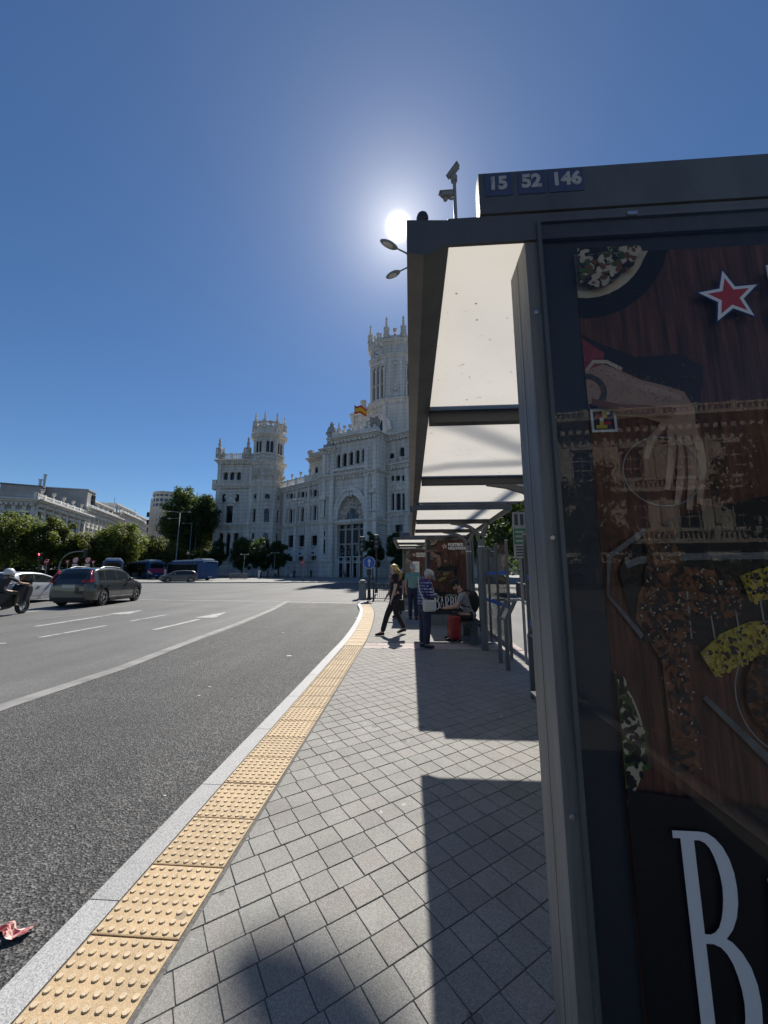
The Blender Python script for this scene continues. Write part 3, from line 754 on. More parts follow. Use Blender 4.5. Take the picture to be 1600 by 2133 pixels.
    for mm, cells in (('p_corn', ((0,2),(0,1),(-2,-2),(-1,-2),(-1,-1),(0,-2))), ('p_red', ((-2,1),(-1,1),(0,-1),(1,-1))), ('p_blue', ((1,1),(1,0),(1,-2))), ('p_white', ((1,2),(-1,0)))):
        pr('print_block', [[(c[0]+i*g-.002,c[1]+j*g-.004),(c[0]+i*g+g-.002,c[1]+j*g-.004),(c[0]+i*g+g-.002,c[1]+j*g+g-.004),(c[0]+i*g-.002,c[1]+j*g+g-.004)] for i, j in cells], mm)
    # ring outline, ribs, grill, cobs of corn, burger, salad
    cc = M(1381,982); pr('ring_outline', stroke(ell(cc[0], cc[1], .106, .100, 44) + ell(cc[0], cc[1], .106, .100, 44)[:1], .003), 'p_line')
    pr('tray', [[M(1290,1190), M(1320,1130), M(1400,1080), M(1700,1010), M(1900,1040), M(1900,1330), M(1560,1360), M(1390,1330), M(1330,1330)]], 'p_black')
    pr('tray_rim', stroke([M(1345,1105), M(1270,1160), M(1264,1240), M(1340,1327)], .014), 'p_grey')
    pr('tray_rim', stroke([M(1305,1178), M(1330,1168), M(1430,1160), M(1600,1158), M(1800,1150)], .018), 'p_grey')
    pr('ribs', [[M(1345,1110), M(1400,1085), M(1420,1180), M(1500,1190), M(1540,1230), M(1545,1280), M(1480,1290), M(1440,1270), M(1425,1350), M(1440,1420), M(1460,1600), M(1405,1600), M(1380,1380), M(1350,1330), M(1325,1290), M(1330,1240), M(1350,1200)]], 'p_meat')
    pr('ribs', [[M(1620,1180), M(1800,1160), M(1900,1300), M(1700,1330), M(1600,1280)]], 'p_meat')
    pr('corn', [[M(1458,1360), M(1500,1320), M(1560,1295), M(1640,1290), M(1660,1330), M(1570,1370), M(1520,1395), M(1490,1410)]], 'p_corn')
    pr('corn', [[M(1540,1200), M(1580,1185), M(1690,1175), M(1700,1220), M(1620,1245), M(1562,1255)]], 'p_corn')
    pr('grill_line', [q for a, b in (((1430,1230),(1440,1330)),((1470,1220),(1488,1330)),((1520,1210),(1545,1350)),((1580,1240),(1600,1350))) for q in stroke([M(*a), M(*b)], .004)], 'p_line')
    pr('burger', [ell(*M(1640,1450), .10, .115, 26)], 'p_meat')
    pr('ring_outline', stroke(arc(*M(1640,1450), .125, .14, 100, 250, 20), .003), 'p_line')
    pr('salad_plate', [ell(*M(1200,1530), .165, .20, 36)], 'p_plum'); pr('plate_lip', stroke(arc(*M(1200,1530), .165, .20, -70, 70, 24), .006), 'p_cream')
    pr('salad', [[M(1275,1400), M(1295,1410), M(1310,1470), M(1345,1530), M(1340,1600), M(1310,1630), M(1270,1640)]], 'p_leaf')
    pr('knife', stroke([M(1465,1450), M(1620,1600)], [.012, .022]), 'p_grey')
    pr('lower_field', [[(0,0),(1.2,0),(1.2,.50),(.66,.50),(.20,.55),(0,.57)]], 'p_black')
    def inside(P, x, z):
        c_ = False
        for (a, b), (c, d) in zip(P, P[1:] + P[:1]):
            if (b > z) != (d > z) and x < (c - a) * (z - b) / (d - b) + a: c_ = not c_
        return c_
    def scatter(name, P, n, r0, r1, m, asp=1.6, seed=1):
        rg = random.Random(seed); xs_ = [p[0] for p in P]; zs_ = [p[1] for p in P]; out = []; tr_ = 0
        while len(out) < n and tr_ < n*20:
            tr_ += 1; x, z = rg.uniform(min(xs_), max(xs_)), rg.uniform(min(zs_), max(zs_))
            if 0 < x < 1.2 and 0 < z < 2.1 and inside(P, x, z):
                r = rg.uniform(r0, r1); t = rg.uniform(0, 3.14); ct, st = math.cos(t), math.sin(t)
                out.append([(x + r*asp*math.cos(a)*ct - r*math.sin(a)*st, z + r*asp*math.cos(a)*st + r*math.sin(a)*ct) for a in (0,1.05,2.1,3.14,4.2,5.2)])
        if out: tag(pr(name, out, m), kind='stuff')
    rib1 = [M(1345,1110), M(1400,1085), M(1420,1180), M(1500,1190), M(1540,1230), M(1545,1280), M(1480,1290), M(1440,1270), M(1425,1350), M(1440,1420), M(1460,1600), M(1405,1600), M(1380,1380), M(1350,1330), M(1325,1290), M(1330,1240), M(1350,1200)]
    scatter('rib_char', rib1, 160, .003, .012, 'p_plum', 2.2, 1); scatter('rib_glaze', rib1, 150, .0008, .002, 'p_cream', 2.4, 2); scatter('rib_glaze', rib1, 160, .002, .006, 'p_orange', 2.0, 3)
    rib2 = [M(1620,1180), M(1800,1160), M(1900,1300), M(1700,1330), M(1600,1280)]; scatter('rib_glaze', rib2, 120, .002, .006, 'p_orange', 2.0, 4); scatter('rib_char', rib2, 120, .003, .009, 'p_plum', 1.6, 5)
    for sd, cb in ((6, [M(1458,1360), M(1500,1320), M(1560,1295), M(1640,1290), M(1660,1330), M(1570,1370), M(1520,1395), M(1490,1410)]), (7, [M(1540,1200), M(1580,1185), M(1690,1175), M(1700,1220), M(1620,1245), M(1562,1255)])):
        scatter('corn_kernels', cb, 170, .0035, .0055, 'p_kernel', 1.25, sd); scatter('corn_char', cb, 60, .0025, .006, 'p_plum', 1.3, sd+10); scatter('corn_shine', cb, 70, .0012, .0022, 'p_cream', 1.3, sd+20)
    sal = [M(1275,1400), M(1295,1410), M(1310,1470), M(1345,1530), M(1340,1600), M(1310,1630), M(1270,1640)]; scatter('salad_leaves', sal, 60, .005, .012, 'p_herb', 1.8, 8); scatter('salad_cream', sal, 26, .005, .012, 'p_cream', 1.5, 9); scatter('salad_dark', sal, 40, .004, .010, 'p_black', 1.7, 19)
    bur = ell(*M(1640,1450), .10, .115, 20); scatter('burger_char', bur, 160, .003, .009, 'p_plum', 1.5, 11); scatter('burger_glaze', bur, 120, .0015, .004, 'p_orange', 1.7, 12)
    pl_ = ell(0.025, 2.19, .18, .22, 24); scatter('plate_bits', pl_, 60, .006, .014, 'p_plum', 1.7, 13); scatter('plate_bits', pl_, 44, .004, .011, 'p_cream', 1.9, 14); scatter('plate_bits', pl_, 22, .004, .010, 'p_herb', 1.6, 15); scatter('plate_bits', pl_, 22, .004, .009, 'p_orange', 1.6, 16)
    arm_ = [M(1222,772), M(1260,757), M(1300,772), M(1340,790), M(1390,802), M(1430,815), M(1445,850), M(1400,870), M(1340,865), M(1290,865), M(1225,850)]
    pr('arm_shade', [[M(1225,850), M(1290,865), M(1340,865), M(1400,870), M(1402,856), M(1340,850), M(1290,848), M(1225,836)]], 'p_skin_dark'); scatter('arm_hair', arm_, 160, .0006, .0013, 'p_skin_dark', 5.0, 17)
    tab = [(.0,.62),(1.2,.62),(1.2,2.1),(0,2.1)]; scatter('wood_flecks', tab, 240, .0008, .002, 'p_orange', 4.0, 18)
    pr('plank_seam', [[(x, .57), (x + .004, .57), (x + .004, 2.098), (x, 2.098)] for x in (.31, .655, .98)], 'p_black') if False else None
    # star and lettering
    sx, sz = M(1512,628); ro = .088
    def star(r, ri, dz=0): return [(sx + (r if i % 2 == 0 else ri) * math.cos(R(96 + 36*i)), sz + dz + (r if i % 2 == 0 else ri) * math.sin(R(96 + 36*i))) for i in range(10)]
    pr('star_shadow', [star(ro*1.14, ro*.50)], 'p_blue'); pr('star', [star(ro, ro*.43)], 'p_white'); pr('star_centre', [star(ro*.71, ro*.30)], 'p_red')
    y = oy - 0.0004 * (lay[0] + 2)
    text("FOSTER'S", .125*k, 'p_white', ps, (ox + (sx + .11)*s, y, oz + (sz + .005)*k), bold=.006, sx=.85*s/k)
    text("HOLLYWOOD", .105*k, 'p_white', ps, (ox + (sx + .11)*s, y, oz + (sz - .10)*k), bold=.006, sx=.80*s/k)
    text("AMERICAN", .075*k, 'p_line', ps, (ox + .42*s, y, oz + .42*k), bold=.001, sx=1.0*s/k)
    x = .092
    for i, ch in enumerate('BARBECUE'):
        hh = .47 if i == 0 else .345; S, w = glyph(ch); z0 = .02 if i == 0 else .055; cw = .36 if i == 0 else .33
        pr('letter', [[(x + a*cw, z0 + b*hh) for a, b in q] for q in S], 'p_white'); lay[0] -= 1
        x += w * cw + .008
    return ps
def ad_box(sh, X0, Y, z0, w=1.50, top=2.70, dep=0.17, face=-1, plinth=0.33, poster_in=0.152):
    "advert box: near face at Y looking towards -Y; a part of the shelter with its own pieces"
    b = MB(); b.box(X0, X0 + w, Y + .012, Y + dep, z0 + .02, z0 + top)
    fw = .040
    for q in ((X0, X0+fw, z0+.02, z0+top), (X0+w-fw, X0+w, z0+.02, z0+top), (X0+fw, X0+w-fw, z0+top-.034, z0+top), (X0+fw, X0+w-fw, z0+.02, z0+plinth)):
        b.box(q[0], q[1], Y, Y + .0119, q[2], q[3])
    body = b.build('advert_box', 'frame_light', sh)
    for bz_ in (.25, .95, 1.65, 2.35):
        for bx_ in (X0+fw*.5, X0+w-fw*.5): bl = MB(Matrix.Translation((bx_, Y-.0002, z0+bz_)) @ Matrix.Rotation(R(90), 4, 'X')); bl.lathe([(.0075,0),(.0075,.0015),(.006,.003),(.001,.0033)], 12); bl.build('bolt', 'steel', body)
    sm_ = MB(); sm_.box(X0-.0006, X0+.02, Y+.0875, Y+.0905, z0+.03, z0+top-.01); sm_.build('panel_seam', 'black', body)
    g = MB(); gx0, gx1, gz0, gz1 = X0+fw, X0+w-fw, z0+plinth, z0+top-.034
    for q in ((gx0, gx0+.007, gz0, gz1), (gx1-.007, gx1, gz0, gz1), (gx0+.007, gx1-.007, gz1-.007, gz1), (gx0+.007, gx1-.007, gz0, gz0+.007)):
        g.box(q[0], q[1], Y + .004, Y + .0115, q[2], q[3])
    g.build('gasket', 'black', body)
    k = MB(); k.box(gx0 + .007, gx1 - .007, Y + .0095, Y + .0115, gz0 + .007, gz1 - .007); k.build('backing', 'p_slate', body)
    px0 = X0 + poster_in; pw = min(1.2, X0 + w - .08 - px0)
    make_poster(body, px0, Y + .0092 - .0014, z0 + .45, pw, 2.105 * (top / 2.70))
    gl = MB(); gl.quad((gx0+.007, Y-.018, gz0+.007), (gx1-.007, Y-.018, gz0+.007), (gx1-.007, Y-.018, gz1-.007), (gx0+.007, Y-.018, gz1-.007))
    o = gl.build('pane', 'glass_ad', body); o.location.z = 0
    ed = MB(); 
    for q in ((gx0-.004, gx0+.007, gz0, gz1), (gx1-.007, gx1+.004, gz0, gz1), (gx0+.007, gx1-.007, gz1-.007, gz1+.004)): ed.box(q[0], q[1], Y - .0185, Y - .0002, q[2], q[3])
    ed.build('pane_edge', 'frame_grey', body)
    hg = MB(); hg.box(X0+fw+.27, X0+fw+.30, Y-.024, Y-.0187, z0+top-.04, z0+top-.028); hg.build('catch', 'steel', body)
    return body
def shelter(label, X0, Y0, L, ad, nums, bench=True, glass=True, gx=1.72):
    z0 = zs(X0 + 1, Y0 + L / 2)
    if Y0 < 3: z0 = 0.0
    Wd = 1.78; ZB, ZT = 2.60, 2.70
    sh = thing('bus_shelter', (X0 + Wd/2, Y0 + L/2, z0), label, 'bus shelter', 'bus shelters along the stop')
    f = MB()
    f.ext([(X0, Y0, z0+ZB-.02), (X0+.055, Y0, z0+ZB-.035), (X0+.135, Y0, z0+ZB), (X0+.135, Y0, z0+ZT-.01), (X0, Y0, z0+ZT)][::-1], (0, L, 0)); f.build('roof_edge', 'frame_grey', sh)
    f = MB(); f.ext([(X0+Wd, Y0, z0+ZB-.02), (X0+Wd-.055, Y0, z0+ZB-.035), (X0+Wd-.135, Y0, z0+ZB), (X0+Wd-.135, Y0, z0+ZT-.01), (X0+Wd, Y0, z0+ZT)], (0, L, 0)); f.build('roof_edge', 'frame_grey', sh)
    for ya, yb in ((Y0+.002, Y0+.014), (Y0+L-.014, Y0+L-.002)):
        f = MB(); f.box(X0+.1352, X0+Wd-.1352, ya, yb, z0+ZB+.001, z0+ZT-.003); f.build('end_beam', 'frame_grey', sh)
    by = [Y0 + L*.285, Y0 + L*.665]
    edges = [Y0+.0145] + by + [Y0+L-.0145]
    for a, b in zip(edges, edges[1:]):
        a_ = a + (.001 if a == edges[0] else .034); b_ = b - (.034 if b in by else .001); zp = z0+ZB+.006
        f = MB(); f.quad((X0+.1354, a_, zp), (X0+Wd-.1354, a_, zp), (X0+Wd-.1354, b_, zp), (X0+.1354, b_, zp))
        f.build('roof_panel', 'roof_sheet', sh)
    px = X0 + 1.47
    for y in by:
        f = MB(); f.box(X0+.1356, X0+Wd-.1356, y-.033, y+.033, z0+ZB-.075, z0+ZT-.03); f.build('cross_beam', 'frame_dark', sh)
        p = MB(); p.lathe([(.075,0),(.068,.05),(.066,2.12),(.062,2.2)], 14, (px, y, z0)); post = p.build('post', 'frame_grey', sh, smooth=False)
        auto_smooth(post, 50)
        r_ = MB(); r_.lathe([(.0685,2.03),(.0715,2.032),(.0715,2.056),(.0685,2.058)], 14, (px, y, z0)); r_.build('collar', 'steel', post)
        for sgn, reach in ((-1, .62), (1, .20)):
            pts = [(0, 2.10), (.03*sgn, 2.24), (.10*sgn if sgn < 0 else .06, 2.36), (.22*sgn if sgn < 0 else .11, 2.45), (.40*sgn if sgn < 0 else .155, 2.505), (reach*sgn, 2.533)]
            a = MB(); th = [.10,.095,.08,.07,.06,.045]
            q = stroke(pts, th)
            for e in q: a.ext([(px+e[0][0], y-.026, z0+e[0][1]), (px+e[1][0], y-.026, z0+e[1][1]), (px+e[2][0], y-.026, z0+e[2][1]), (px+e[3][0], y-.026, z0+e[3][1])], (0, .052, 0))
            a.build('arm', 'frame_grey', post)
    if nums:
        h = MB(); h.box(X0+.238, X0+Wd+.10, Y0-.003, Y0+.05, z0+ZT+.002, z0+2.856); hd = h.build('header_sign', 'frame_grey', sh)
        for t, xa, xb in nums:
            q = MB(); q.box(X0+xa, X0+xb, Y0-.0052, Y0-.0032, z0+2.765, z0+2.848); q.build('number_field', 'number_blue', hd)
            text(t, .066, 'number_white', hd, (X0+xa+.010, Y0-.0058, z0+2.790), bold=.0030, sx=.95, name='number')
    if ad is not None: ad_box(sh, X0 + ad[0], ad[1], z0, ad[2], ad[3])
    if glass:
        for i, (ya, yb) in enumerate(glass):
            if i == 0 or True:
                p = MB(); p.box(X0+gx-.022, X0+gx+.022, ya-.022, ya+.022, z0, z0+2.10); p.box(X0+gx-.026, X0+gx+.026, ya-.026, ya+.026, z0+2.10, z0+2.112, 1); p.build('glass_post', ['frame_grey','steel'], sh)
            g = MB(); g.quad((X0+gx, ya+.03, z0+.10), (X0+gx, yb-.03, z0+.10), (X0+gx, yb-.03, z0+2.06), (X0+gx, ya+.03, z0+2.06)); gp = g.build('glass_panel', 'glass_clear', sh)
            s = MB(); s.box(X0+gx-.008, X0+gx-.006, ya+.03, yb-.03, z0+1.47, z0+1.535); s.build('vinyl_stripe', 'blue_band', gp)
            s = MB(); s.box(X0+gx-.008, X0+gx-.006, ya+.03, yb-.03, z0+.86, z0+.93); s.build('vinyl_stripe', 'blue_band', gp)
        ya = glass[-1][1]; p = MB(); p.box(X0+gx-.022, X0+gx+.022, ya-.022, ya+.022, z0, z0+2.10); p.box(X0+gx-.026, X0+gx+.026, ya-.026, ya+.026, z0+2.10, z0+2.112, 1); p.build('glass_post', ['frame_grey','steel'], sh)
    if bench:
        yb0, yb1 = bench
        b = MB()
        for i in range(5): b.box(X0+1.12+i*.085, X0+1.195+i*.085, yb0, yb1, z0+.43, z0+.455)
        b.box(X0+1.2, X0+1.25, yb0+.02, yb1-.02, z0+.39, z0+.4299); b.box(X0+1.42, X0+1.47, yb0+.02, yb1-.02, z0+.39, z0+.4299); b.build('bench', 'frame_dark', sh)
        for y in (yb0+.2, yb1-.2):
            l = MB(); l.box(X0+1.26, X0+1.41, y-.02, y+.02, z0, z0+.3899); l.build('bench_leg', 'frame_grey', sh)
    return sh
s1 = shelter('nearest bus shelter, with the header numbers 15, 52 and 146 and a big advert box', 0.0, 1.08, 4.62, (0.378, 1.09, 1.52, 2.695),
        (('15', .258, .345), ('52', .365, .452), ('146', .460, .570)), bench=(2.6, 3.9), glass=((2.4,3.3),(3.3,4.2),(4.2,5.5)), gx=1.62)
s2 = shelter('middle bus shelter over the bench where the man in a black cap sits', 0.0, 6.68, 4.62, (0.447, 11.36, 1.42, 2.60), (('1', .30, .42), ('51', .5, .62)), bench=(8.25, 9.85), glass=((7.2,8.05),(8.05,8.9),(8.9,10.2)), gx=1.78)
s3 = shelter('farthest bus shelter, blue line numbers on its roof, behind the middle one', -0.60, 13.3, 4.5, (0.24, 17.9, 1.35, 2.62), (('1', .30, .55), ('9', .57, .82), ('52', .84, 1.09), ('74', 1.11, 1.36)), bench=None, glass=((14.2,15.2),(15.2,16.2)))
# dome on the front corner of the nearest roof
dp_ = aty(880, 452, 1.10); dh = aty(880, 444, 1.10).z - 2.70
d = MB(); d.lathe([(.016,0),(.019,dh*.3),(.0205,dh*.55),(.017,dh*.8),(.010,dh*.95),(.002,dh)], 14, (dp_.x, 1.10, 2.70)); d.build('roof_dome', 'frame_dark', s1, smooth=True)
# dead leaves and droppings lying on the translucent sheets
rg = random.Random(77); lf = MB()
for i in range(70):
    x, y, r = rg.uniform(.16,1.6), rg.choice((rg.uniform(1.15,2.3), rg.uniform(2.45,4.1))), rg.uniform(.002,.007); a = rg.uniform(0,6.28); n_ = 6
    lf.poly([(x + r*(1.5 if k % 2 else .7)*math.cos(a+k*6.28/n_), y + r*(1 if k % 2 else .6)*math.sin(a+k*6.28/n_), 2.6085) for k in range(n_)])
tag(lf.build('roof_litter', 'bark', s1), kind='stuff')
st_ = MB(); cx_, cy_ = .47, 1.33
for i in range(34):
    a = rg.uniform(0,6.28); r = rg.uniform(.032,.042); q = rg.uniform(.0015,.004); st_.poly([(cx_+r*math.cos(a)+q*math.cos(k*1.57), cy_+r*math.sin(a)*1.2+q*math.sin(k*1.57), 2.6090) for k in range(4)])
st_.poly([(cx_-.012, cy_, 2.6090), (cx_-.002, cy_-.012, 2.6090), (cx_+.016, cy_+.012, 2.6090), (cx_-.002, cy_-.004, 2.6090)])
tag(st_.build('dried_stain', 'bark', s1), kind='stuff')
# white notice pasted on the far poster
n = MB(); n.box(.10, .42, 17.868, 17.870, zs(0,17)+1.15, zs(0,17)+1.98); nb = n.build('paper_notice', 'sign_white'); tag(nb, 'white paper notice pasted on the farthest shelter poster', 'notice')
n2 = MB(); 
for q in stroke(arc(.27, zs(0,17)+1.72, .09, .12, 40, 320, 14), .02): n2.ext([(e[0], 17.8676, e[1]) for e in q][::-1], (0,.0003,0))
n2.build('printed_mark', 'p_tattoo', nb)
# leaning rests
def lean_rest(x, ya, yb, label):
    z0 = zs(x, ya); t = thing('leaning_rest', (x, (ya+yb)/2, z0), label, 'leaning rest', 'leaning rests in the shelters')
    for y in (ya, yb):
        p = MB(); p.box(x-.03, x+.03, y-.025, y+.025, z0, z0+.76)
        p.ext([(x-.03, y-.025, z0+.7605), (x+.03, y-.025, z0+.7605), (x+.19, y-.025, z0+1.07), (x+.13, y-.025, z0+1.07)], (0,.05,0)); p.build('leg', 'frame_grey', t)
    for a, b in ((.0, .76), (.15, 1.05)):
        p = MB(); p.tube([(x+a, ya, z0+b), (x+a, yb, z0+b)], .02, 8); p.build('bar', 'frame_grey', t)
lean_rest(1.53, 6.45, 6.95, 'grey tubular leaning rest standing by the middle shelter')
lean_rest(1.50, 4.55, 5.1, 'grey tubular leaning rest half hidden by the nearest advert box')
# hanging timetable sign behind the glass
z0 = zs(1.9, 7)
t = thing('stop_sign', (1.95, 6.9, z0), 'white and green stop sign on a post behind the glass', 'sign')
p = MB(); p.box(1.93, 1.97, 6.9, 6.94, z0, z0 + 2.62); p.build('pole', 'lamp_grey', t)
p = MB(); p.box(1.84, 2.06, 6.88, 6.899, z0 + 1.78, z0 + 2.60); pb = p.build('board', 'sign_dull', t)
p = MB(); p.box(1.85, 2.05, 6.876, 6.8795, z0 + 2.02, z0 + 2.30); p.build('green_field', 'sign_green', pb)
for i in range(3):
    p = MB(); p.box(1.87, 2.03, 6.874, 6.8755, z0 + 2.06 + i*.08, z0 + 2.10 + i*.08); p.build('printed_line', 'sign_dull', pb)
for i in range(4):
    p = MB(); p.box(1.87, 2.03, 6.876, 6.8795, z0 + 1.81 + i*.05, z0 + 1.835 + i*.05); p.build('printed_line', 'frame_dark', pb)
p = MB(); p.box(1.87, 1.93, 6.876, 6.8795, z0 + 2.36, z0 + 2.56); p.build('printed_line', 'frame_dark', pb)
p = MB(); p.box(1.97, 2.03, 6.876, 6.8795, z0 + 2.36, z0 + 2.56); p.build('printed_line', 'frame_dark', pb)
# ================================================================ BUILDING HELPERS
def wall(mb, u0, u1, z0, z1, ops, dep=0.45, d0=0.0, m=0):
    "a wall face with real openings; ops: (u0,u1,z0,z1,arch)"
    ops = [(max(a, u0+.02), min(b, u1-.02), max(c, z0+.01), min(d, z1-.02), e) for a, b, c, d, e in ops]
    us = sorted(set([u0, u1] + [q for o in ops for q in o[:2]])); zz = sorted(set([z0, z1] + [q for o in ops for q in o[2:4]]))
    for a, b in zip(us, us[1:]):
        if b - a < 1e-5: continue
        run = None
        for c, d in zip(zz, zz[1:]):
            mu, mz = (a+b)/2, (c+d)/2
            hole = any(o[0] < mu < o[1] and o[2] < mz < o[3] for o in ops)
            if hole:
                if run is not None: mb.quad((a,d0,run),(b,d0,run),(b,d0,c),(a,d0,c), m); run = None
            elif run is None: run = c
        if run is not None: mb.quad((a,d0,run),(b,d0,run),(b,d0,z1),(a,d0,z1), m)
    for a, b, c, d, arch in ops:
        D = d0 + dep
        if not arch:
            mb.quad((a,d0,c),(a,D,c),(b,D,c),(b,d0,c), m); mb.quad((a,d0,d),(b,d0,d),(b,D,d),(a,D,d), m)
            mb.quad((a,d0,c),(a,d0,d),(a,D,d),(a,D,c), m); mb.quad((b,d0,c),(b,D,c),(b,D,d),(b,d0,d), m)
        else:
            r = (b-a)/2; rz = min(r * float(arch), d-c-.05); zsn = d - rz; cu = (a+b)/2; n = 8
            pts = [(cu - r*math.cos(math.pi*i/n), zsn + rz*math.sin(math.pi*i/n)) for i in range(n+1)]
            mb.quad((a,d0,c),(a,D,c),(b,D,c),(b,d0,c), m)
            mb.quad((a,d0,c),(a,d0,zsn),(a,D,zsn),(a,D,c), m); mb.quad((b,d0,c),(b,D,c),(b,D,zsn),(b,d0,zsn), m)
            for p, q in zip(pts, pts[1:]): mb.quad((p[0],d0,p[1]),(q[0],d0,q[1]),(q[0],D,q[1]),(p[0],D,p[1]), m)
            mb.poly([(a,d0,d)] + [(p[0],d0,p[1]) for p in pts[:n//2+1]][::1], m)
            mb.poly([(b,d0,d)] + [(p[0],d0,p[1]) for p in pts[n//2:]][::-1], m)
WSEED = random.Random(11)
def window(parent, fr, op, dep=0.45, d0=0.0, glass='glass_dark', frame='iron', bars=(1, 2), name='window', sill=None):
    a, b, c, d, arch = op; D = d0 + dep * 0.82
    mb = MB(fr.M); mb.quad((a-.02,D+.03,c-.02),(b+.02,D+.03,c-.02),(b+.02,D+.03,d+.02),(a-.02,D+.03,d+.02), 1)
    t = min(.09, (b-a)*.07)
    mb.box(a, a+t, D-.03, D+.028, c, d); mb.box(b-t, b, D-.03, D+.028, c, d)
    for i in range(1, bars[0]+1): u = a+(b-a)*i/(bars[0]+1); mb.box(u-t/2, u+t/2, D-.03, D+.028, c, d)
    for i in range(1, bars[1]+1): z = c+(d-c)*i/(bars[1]+1); mb.box(a+t, b-t, D-.025, D+.027, z-t/2, z+t/2)
    if sill:
        mb.box(a-.15, b+.15, d0-.22, d0-.003, c-.22, c-.02, 2)
    return mb.build(name, [frame, glass, sill or frame], parent)
def cornice(mb, u0, u1, z, h, proj, d0=0.0, steps=3, dent=0.0, m=0):
    "stepped mouldings, the top step widest; z is the underside"
    proj *= 1.35
    for i in range(steps):
        p = proj*(i+1)/steps; mb.box(u0-p*.6, u1+p*.6, d0-p, d0+.03+.001*i, z+h*i/steps, z+h*(i+1)/steps - .001, m)
    if dent:
        n = max(1, int((u1-u0)/dent)); w = (u1-u0)/n
        for i in range(n): mb.box(u0+w*i+w*.22, u0+w*i+w*.78, d0-proj*.55, d0-.001, z-h*.5, z-.001, m)
def balustrade(mb, u0, u1, z, h, d0=0.0, step=0.55, t=.28, m=0, ped=4.0):
    mb.box(u0, u1, d0-t/2, d0+t/2, z, z+h*.16, m); mb.box(u0, u1, d0-t/2-.04, d0+t/2+.04, z+h*.84, z+h, m)
    n = max(1, int((u1-u0)/step)); w = (u1-u0)/n
    for i in range(n): 
        c = u0+w*(i+.5); mb.box(c-w*.22, c+w*.22, d0-t*.3, d0+t*.3, z+h*.16+.002, z+h*.84-.002, m)
    n = max(1, round((u1-u0)/ped)); 
    for i in range(n+1):
        c = u0+(u1-u0)*i/n; mb.box(c-.3, c+.3, d0-t/2-.1, d0+t/2+.1, z-.002, z+h*1.12, m)
def pinnacle(parent, p, z, h, r, name='pinnacle', m='stone', n=8):
    mb = MB(); k = h
    mb.lathe([(r,0),(r,k*.12),(r*1.25,k*.125),(r*1.25,k*.16),(r*.8,k*.18),(r*.78,k*.42),(r*1.12,k*.44),(r*.95,k*.47),(r*.5,k*.52),(r*.46,k*.66),(r*.75,k*.69),(r*.42,k*.72),(r*.30,k*.84),(r*.52,k*.87),(r*.3,k*.91),(r*.04,k)], n, (p[0], p[1], z), R(22.5))
    for i in range(4):
        a = R(45+90*i); mb.lathe([(r*.2,0),(r*.2,k*.34),(r*.28,k*.36),(r*.03,k*.52)], 5, (p[0]+r*1.15*math.cos(a), p[1]+r*1.15*math.sin(a), z))
    return mb.build(name, m, parent)
def urn(parent, p, z, h, r, m='stone', name='urn'):
    mb = MB(); mb.lathe([(r*.7,0),(r*.7,h*.15),(r*.3,h*.2),(r*.35,h*.35),(r,h*.6),(r*1.05,h*.75),(r*.7,h*.82),(r*1.15,h*.9),(r*1.1,h)], 10, (p[0], p[1], z)); return mb.build(name, m, parent)
def relief(parent, fr, u0, u1, z0, z1, n, seed, d0=0.0, name='carved_relief', m='stone', size=None):
    rg = random.Random(seed); mb = MB(fr.M); s = size or min(u1-u0, z1-z0) * .16
    cu = (u0+u1)/2; cz = (z0+z1)/2
    mb.sph((cu, d0, cz), (s*1.5, s*1.1, s*1.9), 10, 6); mb.sph((cu, d0-s*.7, cz+s*.4), (s*.8, s*.7, s), 8, 5)
    for i in range(n):
        u = rg.uniform(0, 1); z = rg.uniform(z0, z1); q = s*rg.uniform(.45, 1.0)
        for sg in (u, 1-u): mb.sph((u0+(u1-u0)*sg, d0-.02, z), (q*rg.uniform(.7,1.2), q*1.1, q*rg.uniform(.7,1.5)), 7, 4)
    return mb.build(name, m, parent)
def column(mb, u, z0, z1, r, d, m=0, n=9):
    h = z1 - z0
    mb.lathe([(r*1.35,0),(r*1.35,h*.03),(r*1.1,h*.05),(r,h*.07),(r*.88,h*.9),(r*1.25,h*.93),(r*1.4,h*.96),(r*1.4,h)], n, (u, d, z0), 0, m)
def ashlar(mb, u0, u1, z0, z1, step, d=-.05, m=0):
    n = max(1, int((z1-z0)/step)); 
    for i in range(n): mb.box(u0, u1, d, .02, z0+(z1-z0)*i/n+.04, z0+(z1-z0)*(i+1)/n-.04, m)

# ================================================================ PALACE
PAL_O = PL(640, 100); PAL_O.z = 0.85; ZB0 = 0.6
pal = thing('palace', PAL_O, 'huge ornate white stone palace with a clock tower and spiky corner towers', 'palace')
def opx(fr, cx, w, yt, yb, arch=False):
    w = w*1.2+.7; yt -= 1.2; yb += .8
    u0, _ = fr.uz(cx-w/2, (yt+yb)/2); u1, _ = fr.uz(cx+w/2, (yt+yb)/2); _, zt = fr.uz(cx, yt); _, zb = fr.uz(cx, yb)
    return (u0, u1, zb, zt, arch)
def zpx(fr, px, py): return fr.uz(px, py)[1]
def hood(mb, op, h=.35, p=.3, m=0, side=.22):
    p *= 1.7; h *= 1.3
    a, b, c, d, _ = op
    mb.box(a-side, a-.02, -.14, .02, c, d+.05, m); mb.box(b+.02, b+side, -.14, .02, c, d+.05, m)
    mb.box(a-side-.1, b+side+.1, -p, .02, d+.06, d+.06+h, m); mb.box(a-side-.1, b+side+.1, -p, .02, c-.25, c-.02, m)
